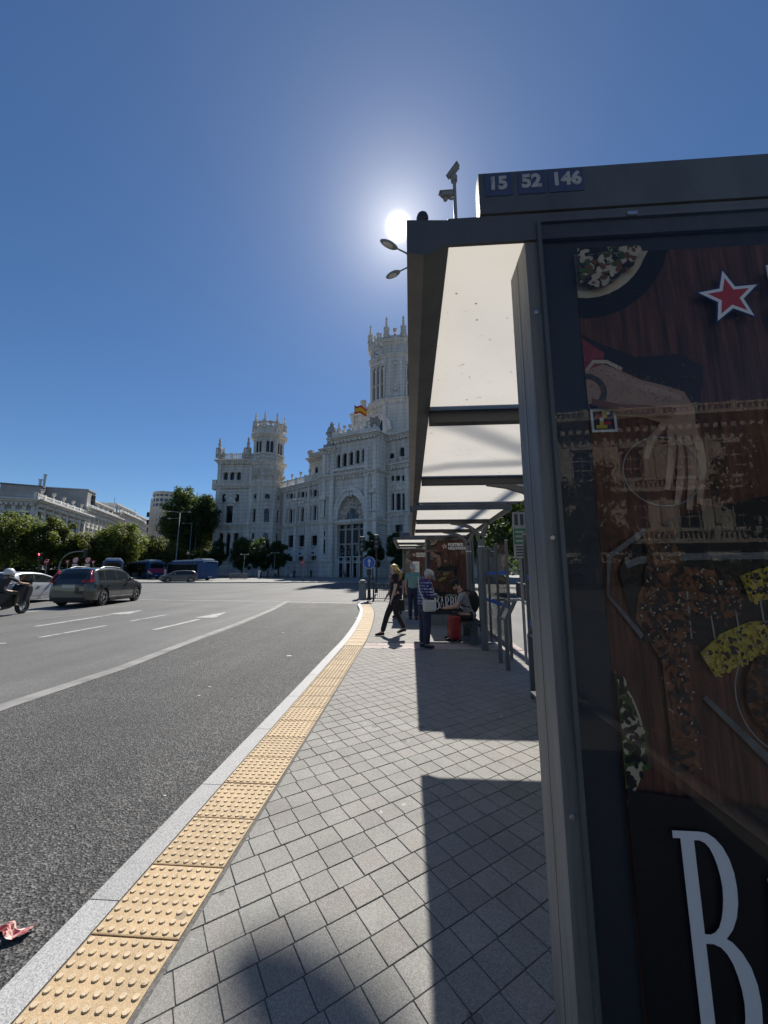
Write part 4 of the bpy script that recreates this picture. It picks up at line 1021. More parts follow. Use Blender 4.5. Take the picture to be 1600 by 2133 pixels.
# ---- left pavilion
A = Fr(PL(438,104), PL(518,103.5))
zc1, zc2, zc3, zpl = zpx(A,480,961), zpx(A,480,1013.6), zpx(A,480,1096), zpx(A,480,1173)
ztopA = zpx(A,480,957)
opsA = [opx(A, c, 7.2, 985, 999.5, True) for c in (470.4,483.8,497.5)] + [opx(A,466.7,7.4,1030.5,1045.7,True), opx(A,494,7.0,1031,1045,True), opx(A,477.5,11.5,1055.5,1088.4)] + \
       [opx(A, c, 8.6, 1112, 1160) for c in (461,476,491)] + [opx(A, c, 9, 1184, 1193) for c in (458,471,484,508)]
mb = MB(A.M); wall(mb, 0, A.L, ZB0, ztopA, opsA, .8)
mb.box(0, A.L, .82, 16, ZB0, ztopA-.01); mb.box(.001, .3, .001, .83, ZB0, ztopA-.02); mb.box(A.L-.3, A.L-.001, .001, .83, ZB0, ztopA-.02)
mb.build('pavilion_wall', 'stone_shaded', pal)
for o in opsA: window(pal, A, o, .8, bars=(1, 2) if o[3]-o[2] > 2.5 else (1, 0))
def corn(fr, *a, **k): q = MB(fr.M); cornice(q, *a, **k); q.build('cornice', k.pop('mt', 'stone') if False else 'stone', pal)
def course(fr, u0, u1, z, h=.24, p=.14): q = MB(fr.M); q.box(u0, u1, -p, .02, z-h/2, z+h/2); q.build('string_course', 'stone', pal)
corn(A, 0, A.L, zc1-.6, .9, .9, dent=.7); corn(A, 0, A.L, zc2-.3, .8, .7, dent=.8); corn(A, 0, A.L, zc3-.3, .9, .6); corn(A, 0, A.L, zpl, .5, .4)
for z in (zpx(A,480,970), zpx(A,480,1003), zpx(A,480,1022), zpx(A,480,1107)): course(A, -.12, A.L+.12, z)
mb = MB(A.M)
for u in (.55, A.L-.75): 
    mb.box(u-.55, u+.55, -.32, .02, zpl+.5, zc3-.32); mb.box(u-.5, u+.5, -.28, .02, zc3+.65, zc2-.32); mb.box(u-.45, u+.45, -.24, .02, zc2+.52, zc1-.62)
for o in opsA[:6]: hood(mb, o, .22, .24)
for px in (468.5, 483.5): column(mb, A.uz(px,1140)[0], zpx(A,480,1163), zpx(A,480,1110), .5, -.35)
for k in range(int((zpl-ZB0)/.55)): mb.box(-.05, A.L+.05, -.10, .02, ZB0+k*.55+.03, ZB0+k*.55+.5)
mb.build('pilasters', 'stone', pal)
relief(pal, A, *A.uz(470,1052)[:1], A.uz(490,1052)[0], zpx(A,480,1053), zpx(A,480,1030), 16, 1)
for c in (470.4,483.8,497.5): relief(pal, A, A.uz(c-3,980)[0], A.uz(c+3,980)[0], zpx(A,480,984), zpx(A,480,975), 8, int(c))
mb = MB(A.M); balustrade(mb, .2, A.L-.2, ztopA+.05, zpx(A,480,945)-ztopA, .3, .5); mb.build('balustrade', 'stone', pal)
for px, top, r in ((456.5,913,.72),(516,910,.75),(466,932,.38),(508,931,.36),(521,931,.36)):
    p = atd(px, 950, 103.6); z = ztopA + .3; pinnacle(pal, p, z, zpx(A, px, top) - z, r, m='stone_warm')
for (x0, y0, y1) in ((439.5,1000,1020),(436.5,1092,1100)):
    mb = MB(A.M); mb.box(-1.1, -.02, -.5, 1.2, zpx(A,441,y1), zpx(A,441,y0)); mb.build('corner_bracket', 'stone', pal)
# ---- octagonal tower
Oc = PL(546.5, 106.2); OR = 4.75; axf = math.atan2(-Oc.y, -Oc.x) + R(4)
def octpts(c, r, rot): return [Vector((c[0] + r*math.cos(rot+R(22.5+45*i)), c[1] + r*math.sin(rot+R(22.5+45*i)), 0)) for i in range(8)]
op8 = octpts(Oc, OR, axf)
yo = Fr(op8[0] if False else PL(540,101.8), PL(575,101.8))
zo = lambda py: yo.uz(557, py)[1]
z_oc, z_or0, z_or1, z_oc2 = zo(1011), zo(998.5), zo(973), zo(961)
def octring(z, h, proj, r=OR, m='stone', name='cornice', c=Oc, rot=None, steps=3):
    mb = MB(); rr = rot if rot is not None else axf
    pr = []
    for i in range(steps):
        p = proj*(i+1)/steps; pr += [(r+p, z+h*i/steps), (r+p, z+h*(i+1)/steps-.001)]
    mb.lathe([(r-.3, z-.01)] + pr + [(r-.3, z+h+.005)], 8, (c[0], c[1], 0), rr+R(22.5)); return mb.build(name, m, pal)
faces = []
for i in range(8):
    a, b = op8[i], op8[(i+1) % 8]
    nrm = ((a+b)/2 - Oc).normalized(); facing = nrm.dot((-Oc).normalized())
    # order so that the plane's d points inwards
    fr = Fr(a, b); 
    if fr.d.dot(nrm) > 0: fr = Fr(b, a)
    faces.append((facing, fr))
bw = MB(); n_o = 0
for facing, fr in faces:
    ops = []
    if facing > .3:
        W = fr.L; cu = W/2; big = facing > .9
        w = 1.4 if big else 1.05
        ops = [(cu-w/2, cu+w/2, zo(1038.5), zo(1028.5), True), (cu-w/2, cu+w/2, zo(1087.5), zo(1059.5), True), (cu-w/2, cu+w/2, zo(1150), zo(1110), True)]
        lz0, lz1 = zo(941), zo(916.5)
        lops = [(cu-.95, cu-.12, lz0, lz1, True), (cu+.12, cu+.95, lz0, lz1, True)]
    bw.M = fr.M; wall(bw, 0, fr.L, ZB0, z_oc2, ops, .6)
    for o in ops: window(pal, fr, o, .6, bars=(1, 3))
    # lantern storey, a little narrower
    fr2 = Fr(fr.o + fr.d*.25 + fr.u*.1, fr.o + fr.d*.25 + fr.u*(fr.L-.1)); 
    if facing > .3:
        l2 = [(a-.1, b-.1, c, d, e) for a, b, c, d, e in lops]
    else: l2 = []
    bw.M = fr2.M; wall(bw, 0, fr2.L, z_oc2, zo(906), l2, .5)
    for o in l2: window(pal, fr2, o, .5, bars=(0, 1))
    if facing > .3:
        relief(pal, fr, .5, fr.L-.5, zo(996), zo(976), 22, int(facing*100), m='stone_warm')
        relief(pal, fr, fr.L/2-.6, fr.L/2+.6, zo(1056), zo(1043), 8, int(facing*77))
        q = MB(fr.M); 
        for u in (.28, fr.L-.28): q.box(u-.25, u+.25, -.2, .02, zpl+.5, z_oc-.32); 
        for o in ops: hood(q, o, .2, .2, side=.18)
        for o in lops: q.box(o[0]-.1, o[1]+.1, -.05, .3, o[2]-.35, o[2]-.06)
        q.build('pilasters', 'stone', pal)
bw.M = None; bw.prism(octpts(Oc, OR-1.0, axf), ZB0, zo(906)); bw.build('tower_wall', 'stone_shaded', pal)
octring(z_oc-.3, .8, .55); octring(zo(1096)-.3, .9, .5); octring(zo(963)-.5, 1.1, .85); octring(zo(954), .5, .35, OR-.2); octring(zo(908), 1.0, 1.0, OR-.3); octring(zpl, .5, .4); octring(zo(1003)-.1, .3, .2, steps=1); octring(zo(945), .25, .25, OR-.2, steps=1)
mb = MB(); mb.lathe([(OR-.45, zo(899.5)), (OR-.45, zo(887)), (OR-.25, zo(886.5)), (OR-.25, zo(884.5)), (OR-.9, zo(884.4)), (OR-.9, zo(899.4))], 8, (Oc.x, Oc.y, 0), axf+R(22.5)); mb.build('parapet', 'stone', pal)
for i, p in enumerate(octpts(Oc, OR-.45, axf)): pinnacle(pal, p, zo(890), (zo(856) - zo(890)), .62)
for i in range(8):
    p = Oc + Vector((math.cos(axf+R(45*i)), math.sin(axf+R(45*i)), 0)) * (OR-.9); urn(pal, p, zo(885), zo(876)-zo(885), .8)
# ---- connecting wing
Bf = Fr(PL(574,106.3), PL(668,93.6))
def bz(px, py): return Bf.uz(px, py)[1]
ztB = bz(640, 1001); zcB = bz(640, 1007); zsB = bz(640, 1092); zplB = bz(640,1171)
opsB = []; tall = []
for c, (y1, y2, y3, y4) in ((606.4,(1030,1037.5,1060.8,1088.6)), (630.3,(1026,1035.5,1057.5,1085.5)), (656,(1021.5,1033.5,1054,1083))):
    for dx, w in ((0,5.8),(-7.4,2.7),(7.4,2.7)):
        opsB += [opx(Bf, c+dx, w, y1, y2), opx(Bf, c+dx, w, y3, y4, dx == 0)]
gB = [opx(Bf, c, w, 1116.5, 1170) for c, w in ((604.7,9.5),(627.5,10),(654.5,10.8))]
opsB += gB + [opx(Bf, c, 5, 1182, 1195) for c in (600,614,622,642,650)]
mb = MB(Bf.M); wall(mb, 0, Bf.L, ZB0, zcB, opsB, .7); mb.box(0, Bf.L, .72, 14, ZB0, zcB-.01); mb.build('wing_wall', 'stone_shaded', pal)
for o in opsB: window(pal, Bf, o, .7, bars=(1 if o[1]-o[0] > .9 else 0, 2))
corn(Bf, 0, Bf.L, zcB-.7, .9, .7, dent=.8); corn(Bf, 0, Bf.L, zsB-.3, .8, .5); corn(Bf, 0, Bf.L, zplB-.1, .5, .35); course(Bf, -.05, Bf.L, bz(640,1018))
mb = MB(Bf.M); balustrade(mb, 0, Bf.L, zcB+.22, bz(640,992)-zcB, .2, .55); mb.build('balustrade', 'stone', pal)
mb = MB(Bf.M)
for px in (594,618,643,667): u = Bf.uz(px,1060)[0]; mb.box(u-.42, u+.42, -.3, .02, zsB+.55, zcB-.72); mb.box(u-.5, u+.5, -.34, .02, zplB+.42, zsB-.32)
for c in (606.4,630.3,656):
    for dx in (-4.9,4.9): u = Bf.uz(c+dx,1070)[0]; column(mb, u, zsB+.6, bz(640,1056), .2, -.12, n=7); column(mb, u, bz(640,1036)-.3, bz(640,1024), .16, -.1, n=6)
for k in range(int((zplB-ZB0)/.55)): mb.box(-.02, Bf.L, -.10, .02, ZB0+k*.55+.03, ZB0+k*.55+.5)
mb.build('pilasters', 'stone', pal)
for c in (606.4,630.3,656): relief(pal, Bf, Bf.uz(c-7,1048)[0], Bf.uz(c+7,1048)[0], bz(c,1054), bz(c,1040), 14, int(c))
for i, o in enumerate(gB):
    w = o[1]-o[0]; q = MB(Bf.M); q.box(o[0]+.1, o[1]-.1, .05, .09, bz(628,1159), bz(628,1138.5)); b = q.build('banner', 'sign_white')
    tag(b, ('leftmost','middle','rightmost')[i] + ' of three white banners hung in the ground-floor palace windows', 'banner', 'palace banners')
    for k, (f0, f1, wz) in enumerate(((.12,.20,.8),(.30,.36,.55),(.62,.80,.5))):
        s = MB(Bf.M); z0_, z1_ = bz(628,1159), bz(628,1138.5); s.box(o[0]+.25, o[0]+.25+(w-.5)*wz, .044, .049, z1_-(z1_-z0_)*f1, z1_-(z1_-z0_)*f0); s.build('printed_line', 'glass_blue', b)
for k in range(5):
    q_ = Bf.o + Bf.u*(Bf.L*(k+.5)/5) + Bf.d*.2; urn(pal, q_, bz(640,992)+.2, 1.5, .38)
# ---- setback storey behind the wing
Sb = Fr(PL(637,103), PL(672,99))
o = opx(Sb, 659.5, 5.2, 973, 986.5, True); mb = MB(Sb.M); zt = Sb.uz(652,951)[1]
wall(mb, 0, Sb.L+4, ztB-4, zt, [o], .5); mb.box(0, Sb.L+4, .52, 12, ztB-4, zt-.01); mb.box(.001,.2,.001,.53,ztB-4,zt-.02); mb.build('attic_wall', 'stone_warm', pal); window(pal, Sb, o, .5)
mb = MB(Sb.M); cornice(mb, 0, Sb.L+4, Sb.uz(652,960)[1], .8, .8, dent=.8); mb.box(-.2, Sb.L+4, -.25, .3, zt, zt+.9); mb.box(-.5, 1.2, -.4, .5, zt+.9, zt+1.9); mb.build('cornice', 'stone_warm', pal)
# roof terrace rail
mb = MB(Sb.M)
for u in (-3.2, -1.8, -.4): mb.tube([(u, 1, ztB-1), (u, 1, Sb.uz(637,987)[1])], .05, 5)
mb.tube([(-3.2, 1, Sb.uz(615,991)[1]), (0, 1, Sb.uz(637,986)[1])], .05, 5); mb.build('terrace_rail', 'steel', pal)
# ---- central block with the great arch
C = Fr(PL(668,93.4), PL(787,86.4))
def cz(px, py): return C.uz(px, py)[1]
def cu_(px, py=1080): return C.uz(px, py)[0]
zmid = cz(735, 989); ztop = cz(745, 909); zsC = cz(735, 1086)
up1, up2 = cu_(697.5), cu_(760.5)
opsC = [opx(C, c, 6.2, y-1, y+25, True) for c, y in ((707.6,949.4),(719.8,946.5),(733.3,943.5),(746.8,940.5),(760,937))]
arc_c = cu_(730.5, 1060); Rr = (cu_(757,1070)-cu_(703,1070))/2; zspr = cz(730,1081)
portal = (cu_(702,1140), cu_(759.5,1140), ZB0+.05, cz(731,1092), False)
RZ = cz(730,1031) - zspr; kz = RZ/Rr; tymp = (arc_c-Rr, arc_c+Rr, zspr, zspr+RZ, kz)
mb = MB(C.M); wall(mb, up1, up2, ZB0, zmid, [tymp, portal], 1.4); wall(mb, up1-1.2, up2+1.0, zmid, ztop, opsC, .8, -.35)
mb.box(0, C.L, 1.45, 16, ZB0, ztop-.02); mb.build('central_wall', 'stone_shaded', pal)
for o in opsC: window(pal, C, o, .8, -.35, bars=(0, 0))
mb = MB(C.M)   # archivolts
for r0, r1, d in ((Rr, Rr+.7, -.25), (Rr+.7, Rr+1.3, -.5)):
    n = 20
    for i in range(n):
        a, b = math.pi*i/n, math.pi*(i+1)/n
        mb.ext([(arc_c-r0*math.cos(a), d, zspr+kz*r0*math.sin(a)), (arc_c-r1*math.cos(a), d, zspr+kz*r1*math.sin(a)), (arc_c-r1*math.cos(b), d, zspr+kz*r1*math.sin(b)), (arc_c-r0*math.cos(b), d, zspr+kz*r0*math.sin(b))], (0, -d+.02, 0))
mb.build('great_arch', 'stone', pal)
mb = MB(C.M); mb.quad((arc_c-Rr,1.2,zspr-.2),(arc_c+Rr,1.2,zspr-.2),(arc_c+Rr,1.2,zspr+RZ),(arc_c-Rr,1.2,zspr+RZ)); mb.build('tympanum', 'stone_warm', pal)
rg = random.Random(8); mb = MB(C.M)
for i in range(60):
    a = rg.uniform(.08, math.pi-.08); r = rg.uniform(Rr*.5, Rr*.95); s = rg.uniform(.25,.5); mb.sph((arc_c-r*math.cos(a), .95, zspr+kz*r*math.sin(a)), (s, s*.8, s), 7, 4)
mb.build('carved_relief', 'stone_warm', pal)
for s in (-1, 0, 1):
    q = MB(C.M); w = .95; c0 = arc_c + s*1.75; pts = [(c0-w*.75, zspr)] + [(c0-w*.75*math.cos(math.pi*k/8), zspr+RZ*(.36 if s == 0 else .22)+w*.75*math.sin(math.pi*k/8)) for k in range(9)] + [(c0+w*.75, zspr)]
    q.ext([(p[0], .95, p[1]) for p in pts], (0, .1, 0)); q.build('window', 'glass_dark', pal)
relief(pal, C, arc_c-.7, arc_c+.7, zspr+RZ-.6, zspr+RZ+3.0, 12, 5, -.5, 'keystone_figure')
# portal: dark glazed screen with doors
px0, px1 = portal[0], portal[1]; zt = portal[3]
mb = MB(C.M); mb.quad((px0,1.35,ZB0),(px1,1.35,ZB0),(px1,1.35,zt),(px0,1.35,zt)); mb.build('portal_glass', 'glass_dark', pal)
mb = MB(C.M)
for i in range(5): u = px0+(px1-px0)*i/4; mb.box(max(px0,u-.22), min(px1,u+.22), .75, 1.33, ZB0, zt)
for f in (.30, .62, .9): mb.box(px0, px1, .8, 1.30, ZB0+(zt-ZB0)*f, ZB0+(zt-ZB0)*f+.35)
mb.build('portal_frame', 'stone_dark', pal)
for i in range(4):
    u = px0+(px1-px0)*(i+.5)/4; w = (px1-px0)/4*.5
    q = MB(C.M); q.box(u-w*.85, u+w*.85, .9, 1.29, ZB0+(zt-ZB0)*.66, ZB0+(zt-ZB0)*.9-.02); q.build('grille', 'iron', pal)
    relief(pal, C, u-w*.7, u+w*.7, ZB0+(zt-ZB0)*.36, ZB0+(zt-ZB0)*.55, 5, 40+i, .95, 'grille_ornament', 'roof_lead')
for (a, b) in ((704,728.5),(734,757)):
    q = MB(C.M); u0, u1 = cu_(a,1180), cu_(b,1180); zd = cz(716,1160)
    for u in (u0, (u0*.62+u1*.38), (u0+u1)/2, (u0*.38+u1*.62), u1): q.box(u-.09, u+.09, .2, .35, ZB0, zd)
    for z in (cz(716,1172), zd): q.box(u0-.09, u1+.09, .19, .36, z-.1, z+.1)
    q.build('door_lobby', 'trim_white', pal)
# mouldings, piers and returns
corn(C, up1-1.6, up2+1.2, zmid-.4, .9, .8, dent=.9); corn(C, up1-1.2, C.L, ztop-.7, 1.0, 1.0, -.35, dent=1.0); corn(C, up1, up2, zsC-.5, .8, .45, steps=2)
for k in range(5): z = cz(735,1016)-.3+k*(zmid-cz(735,1016))/5; course(C, up1, up2, z+.14, .28, .10)
mb = MB(C.M); mb.box(up1-.8, C.L, -.5, 1.0, ztop+.31, ztop+1.5)
for i in range(9): u = up1-.6+(C.L-up1)*i/8; mb.box(u-.35, u+.35, -.75, 1.05, ztop+.31, ztop+2.0)
mb.build('parapet', 'stone', pal)
mb = MB(C.M)
for o in opsC:
    for u in (o[0]-.38, o[1]+.38): column(mb, u, o[2], o[3]-.4, .24, -.5, n=7)
mb.box(up1-1, up2+.8, -.8, -.36, opsC[2][2]-1.2, opsC[2][2]-.5); mb.build('arcade_columns', 'stone', pal)
for ua, ub, wx in ((0, up1, 675), (up2, C.L, 777.5)):
    P = Fr(C.o + C.u*ua - C.d*.6, C.o + C.u*ub - C.d*.6)
    ops = [opx(P, wx, 5.2, 1044 if wx < 700 else 1029, 1075 if wx < 700 else 1062.5), opx(P, wx-1, 5, 1125, 1152), opx(P, wx-1, 4.6, 1108, 1116)]
    mb = MB(P.M); wall(mb, 0, P.L, ZB0, ztop-(.2 if wx > 700 else 2.2), ops, .7); mb.box(0, P.L, .72, 2.4, ZB0, ztop-.3-(0 if wx > 700 else 2.2)); mb.box(.001,.2,.001,.73,ZB0,ztop-2.5); mb.box(P.L-.2,P.L-.001,.001,.73,ZB0,ztop-2.5); mb.build('pier_wall', 'stone_shaded', pal)
    for o in ops: window(pal, P, o, .7, bars=(1, 2))
    mb = MB(P.M)
    for z, h, p in ((zmid-.4,.9,.6), (zsC-.5,.8,.45), (cz(735,1172),.5,.35), (ztop-.9-(0 if wx > 700 else 2.2),1.0,.8)): cornice(mb, 0, P.L, z, h, p, dent=.8 if p > .5 else 0)
    for u in (.6, P.L-.6): mb.box(u-.5, u+.5, -.25, .02, zsC+.4, zmid-.5); mb.box(u-.5, u+.5, -.25, .02, zmid+.6, ztop-3.3); mb.box(u-.55, u+.55, -.28, .02, ZB0, zsC-.55)
    hood(mb, ops[0], .8, .5)
    for k in range(8): mb.box(-.05, P.L+.05, -.16, .02, ZB0+k*.55+.03, ZB0+k*.55+.5)
    mb.build('pier_mouldings', 'stone', pal)
    relief(pal, P, P.L*.28, P.L*.72, zmid+1.2, ztop-3.5, 22, wx, name='coat_of_arms'); relief(pal, P, P.L*.3, P.L*.7, ops[0][3]+.4, ops[0][3]+2.6, 10, wx+1)
# domed turret on the left pier
c = C.o + C.u*(up1*.5) + C.d*.6; z0 = ztop-2.3; zz = atd(684, 877.7, 93).z
mb = MB(); h = zz - z0
mb.prism([(c.x-1.7, c.y-1.7), (c.x+1.7, c.y-1.7), (c.x+1.7, c.y+1.7), (c.x-1.7, c.y+1.7)], z0-.5, z0+h*.13)
mb.lathe([(1.5,h*.13),(1.5,h*.2),(1.15,h*.22),(1.15,h*.55),(1.55,h*.56),(1.55,h*.6),(1.25,h*.62),(1.2,h*.7),(.95,h*.78),(.5,h*.84),(.35,h*.86),(.55,h*.89),(.6,h*.91),(.3,h*.93),(.05,h)], 12, (c.x, c.y, z0)); mb.build('turret', 'stone_dark', pal)
for k in range(7):
    q_ = C.o + C.u*(up1+.6+(C.L-up1-2.2)*k/6) + C.d*.2
    if k in (0, 6): pinnacle(pal, q_, ztop+1.5, 3.2, .5)
    else: urn(pal, q_, ztop+1.9, 1.6, .42)
for uu in (.25, .5, .75):
    column_mb = MB(C.M); column(column_mb, up1*uu, zmid+.9, ztop-3.4, .22, -.75, n=7); column_mb.build('attached_column', 'stone', pal)
# ---- right return and right wing
Rt = Fr(C.o + C.u*C.L - C.d*.6, PL(808,89.8)); mb = MB(Rt.M); zR = ztop-.2
wall(mb, 0, Rt.L, ZB0, zR, [], .5); mb.box(0, Rt.L, .5, 1.1, ZB0, zR-.02); mb.build('return_wall', 'stone_shaded', pal)
for z, h, p in ((zmid-.4,.9,.6), (zsC-.5,.8,.45), (cz(735,1172),.5,.35), (ztop-.9,1.0,.8)): corn(Rt, .3, Rt.L, z, h, p, dent=.8)
mb = MB(Rt.M); mb.box(.2, Rt.L*.55, -.3, .02, zsC+.5, zmid-.5); mb.box(.2, Rt.L*.7, -.3, .02, zmid+.6, ztop-1.2); mb.build('pilasters', 'stone', pal)
Rw = Fr(PL(806,89.6), PL(1010,77)); zrw = Rw.uz(830,905)[1]
def rz(px, py): return Rw.uz(px, py)[1]
ops = [opx(Rw, c, w, 991.6, 1001) for c, w in ((818,4.5),(828.7,7),(840,4.8))] + [opx(Rw, c, w, 1029, 1061.7) for c, w in ((818.5,4),(830,7.5),(841,5))] + [opx(Rw,831,13,1094,1107), opx(Rw,831,11,1118,1160)] + \
      [opx(Rw,816,8,944.6,956.5,True), opx(Rw,837.5,8,932.6,953,True)]
for c in (868, 905, 945, 985): ops += [opx(Rw, c, 9, 985, 1000), opx(Rw, c, 9, 1025, 1062, True), opx(Rw, c, 12, 1110, 1160)]
mb = MB(Rw.M); wall(mb, 0, Rw.L, ZB0, zrw, ops, .7); mb.box(0, Rw.L, .72, 14, ZB0, zrw-.02); mb.box(Rw.L-.2,Rw.L-.01,.01,.73,ZB0,zrw-.02); mb.build('wing_wall', 'stone_shaded', pal)
for o in ops: window(pal, Rw, o, .7, bars=(1, 2))
for z, h, p in ((rz(830,971)-.3,.9,.7), (rz(830,1072),.8,.5), (rz(830,1172),.5,.35), (zrw-.9,1.0,.9)): corn(Rw, .2, Rw.L, z, h, p, dent=.9)
mb = MB(Rw.M)
for px in (811,848,886,925,965): u = Rw.uz(px,1050)[0]; mb.box(u-.45, u+.45, -.3, .02, rz(830,1072)+.9, rz(830,971)-.4); mb.box(u-.5, u+.5, -.3, .02, rz(830,1172)+.6, rz(830,1072)-.1)
mb.build('pilasters', 'stone', pal)
mb = MB(Rw.M); balustrade(mb, .3, Rw.L, rz(830,965), 1.3, -.25, .55); mb.build('balustrade', 'stone', pal)
relief(pal, Rw, Rw.uz(815,1018)[0], Rw.uz(843,1018)[0], rz(830,1024), rz(830,1005), 22, 6)
# ---- clock tower
def ring(parent, pts, z0, z1, proj, name='cornice', m='stone', steps=3):
    c = sum(pts, Vector()) / len(pts); mb = MB()
    for i in range(steps):
        p = proj*(i+1)/steps; q = [v + (v-c).normalized()*p for v in pts]; mb.prism(q, z0+(z1-z0)*i/steps, z0+(z1-z0)*(i+1)/steps+.004)
    return mb.build(name, m, parent)
def sym(front):
    "close a chamfered square from its front corners"
    c = (front[0] + front[3]) / 2; back = Vector((c.x, c.y, 0)).normalized()
    w = (front[3]-front[0]).length; cc = c + back * w * .12
    return front + [cc*2 - p for p in front], cc
b4 = [PL(729,112), PL(807,101.8), PL(848,100.6), PL(925,105)]
bp, bc = sym(b4); zb0, zb1 = ztop-6, atd(790,842,104).z
mb = MB(); mb.prism(bp, zb0, zb1); mb.build('tower_base', 'stone_shaded', pal)
ring(pal, bp, zb1-.6, zb1+.5, .8); ring(pal, bp, atd(790,857,104).z, atd(790,854,104).z, .3)
Tb = Fr(b4[0], b4[1]); tz = lambda px, py: Tb.uz(px, py)[1]
ta = Tb.uz(783,890)[0]; tr = (Tb.uz(803,890)[0]-Tb.uz(748,890)[0])/2; tzs = tz(783,902)-.6
mb = MB(Tb.M)
for r0, r1, d in ((tr*.82, tr, -.35), (tr, tr*1.12, -.6)):
    for i in range(18):
        a, b = math.pi*i/18, math.pi*(i+1)/18
        mb.ext([(ta-r0*math.cos(a), d, tzs+r0*math.sin(a)), (ta-r1*math.cos(a), d, tzs+r1*math.sin(a)), (ta-r1*math.cos(b), d, tzs+r1*math.sin(b)), (ta-r0*math.cos(b), d, tzs+r0*math.sin(b))], (0, -d+.02, 0))
for s in (-1, 1): u = Tb.L/2 + s*(Tb.L/2-.8); mb.box(u-.7, u+.7, -.3, .02, zb0, zb1-.7)
mb.build('thermal_arch', 'stone', pal)
for s in (-1, 0, 1):
    q = MB(Tb.M); r = tr*.78; a0, a1 = (R(8+58*(s+1)), R(8+58*(s+1)+48)); 
    q.ext([(ta, -.1, tzs+.3)] + [(ta-r*math.cos(a0+(a1-a0)*k/6), -.1, tzs+.3+r*math.sin(a0+(a1-a0)*k/6)) for k in range(7)], (0,.08,0)); q.build('window', 'glass_dark', pal)
relief(pal, C, cu_(771,890), cu_(791,890), ztop+1.6, cz(781,866), 22, 9, -.3, 'crowning_figures', 'stone_dark')
for c_ in ((757,838,3.2),(774,846,2.2)):
    p = atd(c_[0], 850, 106); u = MB(); u.lathe([(.95,0),(.95,.2),(.85,c_[2]*.8),(1.05,c_[2]*.82),(.9,c_[2]*.95),(.3,c_[2])], 10, (p.x, p.y, atd(c_[0],849,106).z-1)); u.build('chimney', 'stone', pal)
t4 = [PL(769.5,106.5), PL(806,102.9), PL(845,102.2), PL(884,104.6)]
tp, tcn_ = sym(t4); zt0, zt1 = zb1-.2, atd(800,712,103.5).z
zclk = atd(800,737,104).z
body = MB()
F3 = [Fr(tp[i], tp[(i+1) % 8]) for i in range(8)]
zf = lambda px, py: F3[0].uz(px, py)[1]
for i, f in enumerate(F3):
    # d must point inwards
    inner = (tcn_ - (f.o + f.u*f.L/2))
    if f.d.dot(inner) < 0: f = Fr(tp[(i+1) % 8], tp[i]); F3[i] = f
    ops = []
    if i % 2 == 0:
        za, zb_, zc_, zd_ = zf(792,830), zf(792,803), zf(792,799), zf(792,763)
        for k in (-1, 0, 1):
            u = f.L/2 + k*f.L*.245; w = f.L*.15; ops += [(u-w/2, u+w/2, za, zb_, False), (u-w/2, u+w/2, zc_, zd_, True)]
    body.M = f.M; wall(body, 0, f.L, zt0, zt1, ops, .9)
    if i in (0, 2, 6):
        for o in ops: window(pal, f, o, .9, bars=(0, 1), glass='glass_blue')
    q = MB(f.M)
    if i % 2 == 0:
        for k in (-.5, .5, -1.5, 1.5): column(q, f.L/2 + k*f.L*.245, zf(792,831), zf(792,770), .28, -.2, n=7)
        q.box(.2, f.L-.2, -.3, .02, zf(792,760), zf(792,754)); q.box(.2, f.L-.2, -.2, .02, zf(792,834), zf(792,831.5))
    else:
        q.box(.5, f.L-.5, -.15, .02, zf(792,830), zf(792,826)); q.box(f.L*.2, f.L*.8, -.2, .02, zf(792,757), zf(792,754)); 
        q.box(f.L*.12, f.L*.2, -.12, .02, zf(792,826), zf(792,757)); q.box(f.L*.8, f.L*.88, -.12, .02, zf(792,826), zf(792,757))
    q.build('tower_columns', 'stone', pal)
    if i in (1, 3): relief(pal, f, f.L*.36, f.L*.64, zf(792,826), zf(792,806), 7, 60+i, -.3, 'niche_statue'); relief(pal, f, f.L*.3, f.L*.7, zf(792,772), zf(792,756), 9, 70+i, -.1)
    if i == 0:
        cc = f.o + f.u*f.L/2 - f.d*.5; q = MB(f.M); n = 24; rr = f.L*.235; zc = zclk
        q.ext([(f.L/2+rr*math.cos(2*math.pi*k/n), -.55, zc+rr*math.sin(2*math.pi*k/n)) for k in range(n)][::-1], (0,.6,0)); ck = q.build('clock', 'trim_white', pal)
        q = MB(f.M)
        for k in range(n):
            a, b = 2*math.pi*k/n, 2*math.pi*(k+1)/n; q.ext([(f.L/2+s*rr*math.cos(t), -.75, zc+s*rr*math.sin(t)) for s, t in ((1,a),(1.2,a),(1.2,b),(1,b))], (0,.7,0))
        q.build('clock_rim', 'stone', ck)
        q = MB(f.M)
        for ang, ln in ((150, .8), (-42, .55)):
            d_ = Vector((math.cos(R(ang)), 0, math.sin(R(ang)))); nn = Vector((-d_.z, 0, d_.x))*.14; o_ = Vector((f.L/2, -.62, zc)); q.ext([o_-nn, o_+nn, o_+d_*rr*ln+nn*.4, o_+d_*rr*ln-nn*.4], (0,.04,0))
        for k in range(12):
            a = 2*math.pi*k/12; q.box(f.L/2+.84*rr*math.cos(a)-.1, f.L/2+.84*rr*math.cos(a)+.1, -.6, -.56, zc+.84*rr*math.sin(a)-.16, zc+.84*rr*math.sin(a)+.16)
        q.build('clock_hands', 'black', ck)
    if i == 0: relief(pal, f, f.L*.2, f.L*.8, zclk+f.L*.28, atd(790,700,104).z+.5, 16, 91, -.3, 'clock_ornament')
body.M = None
inn = [tcn_ + (p - tcn_)*.86 for p in tp]; body.prism(inn, zt0, zt1); body.build('tower_shaft', 'stone_shaded', pal)
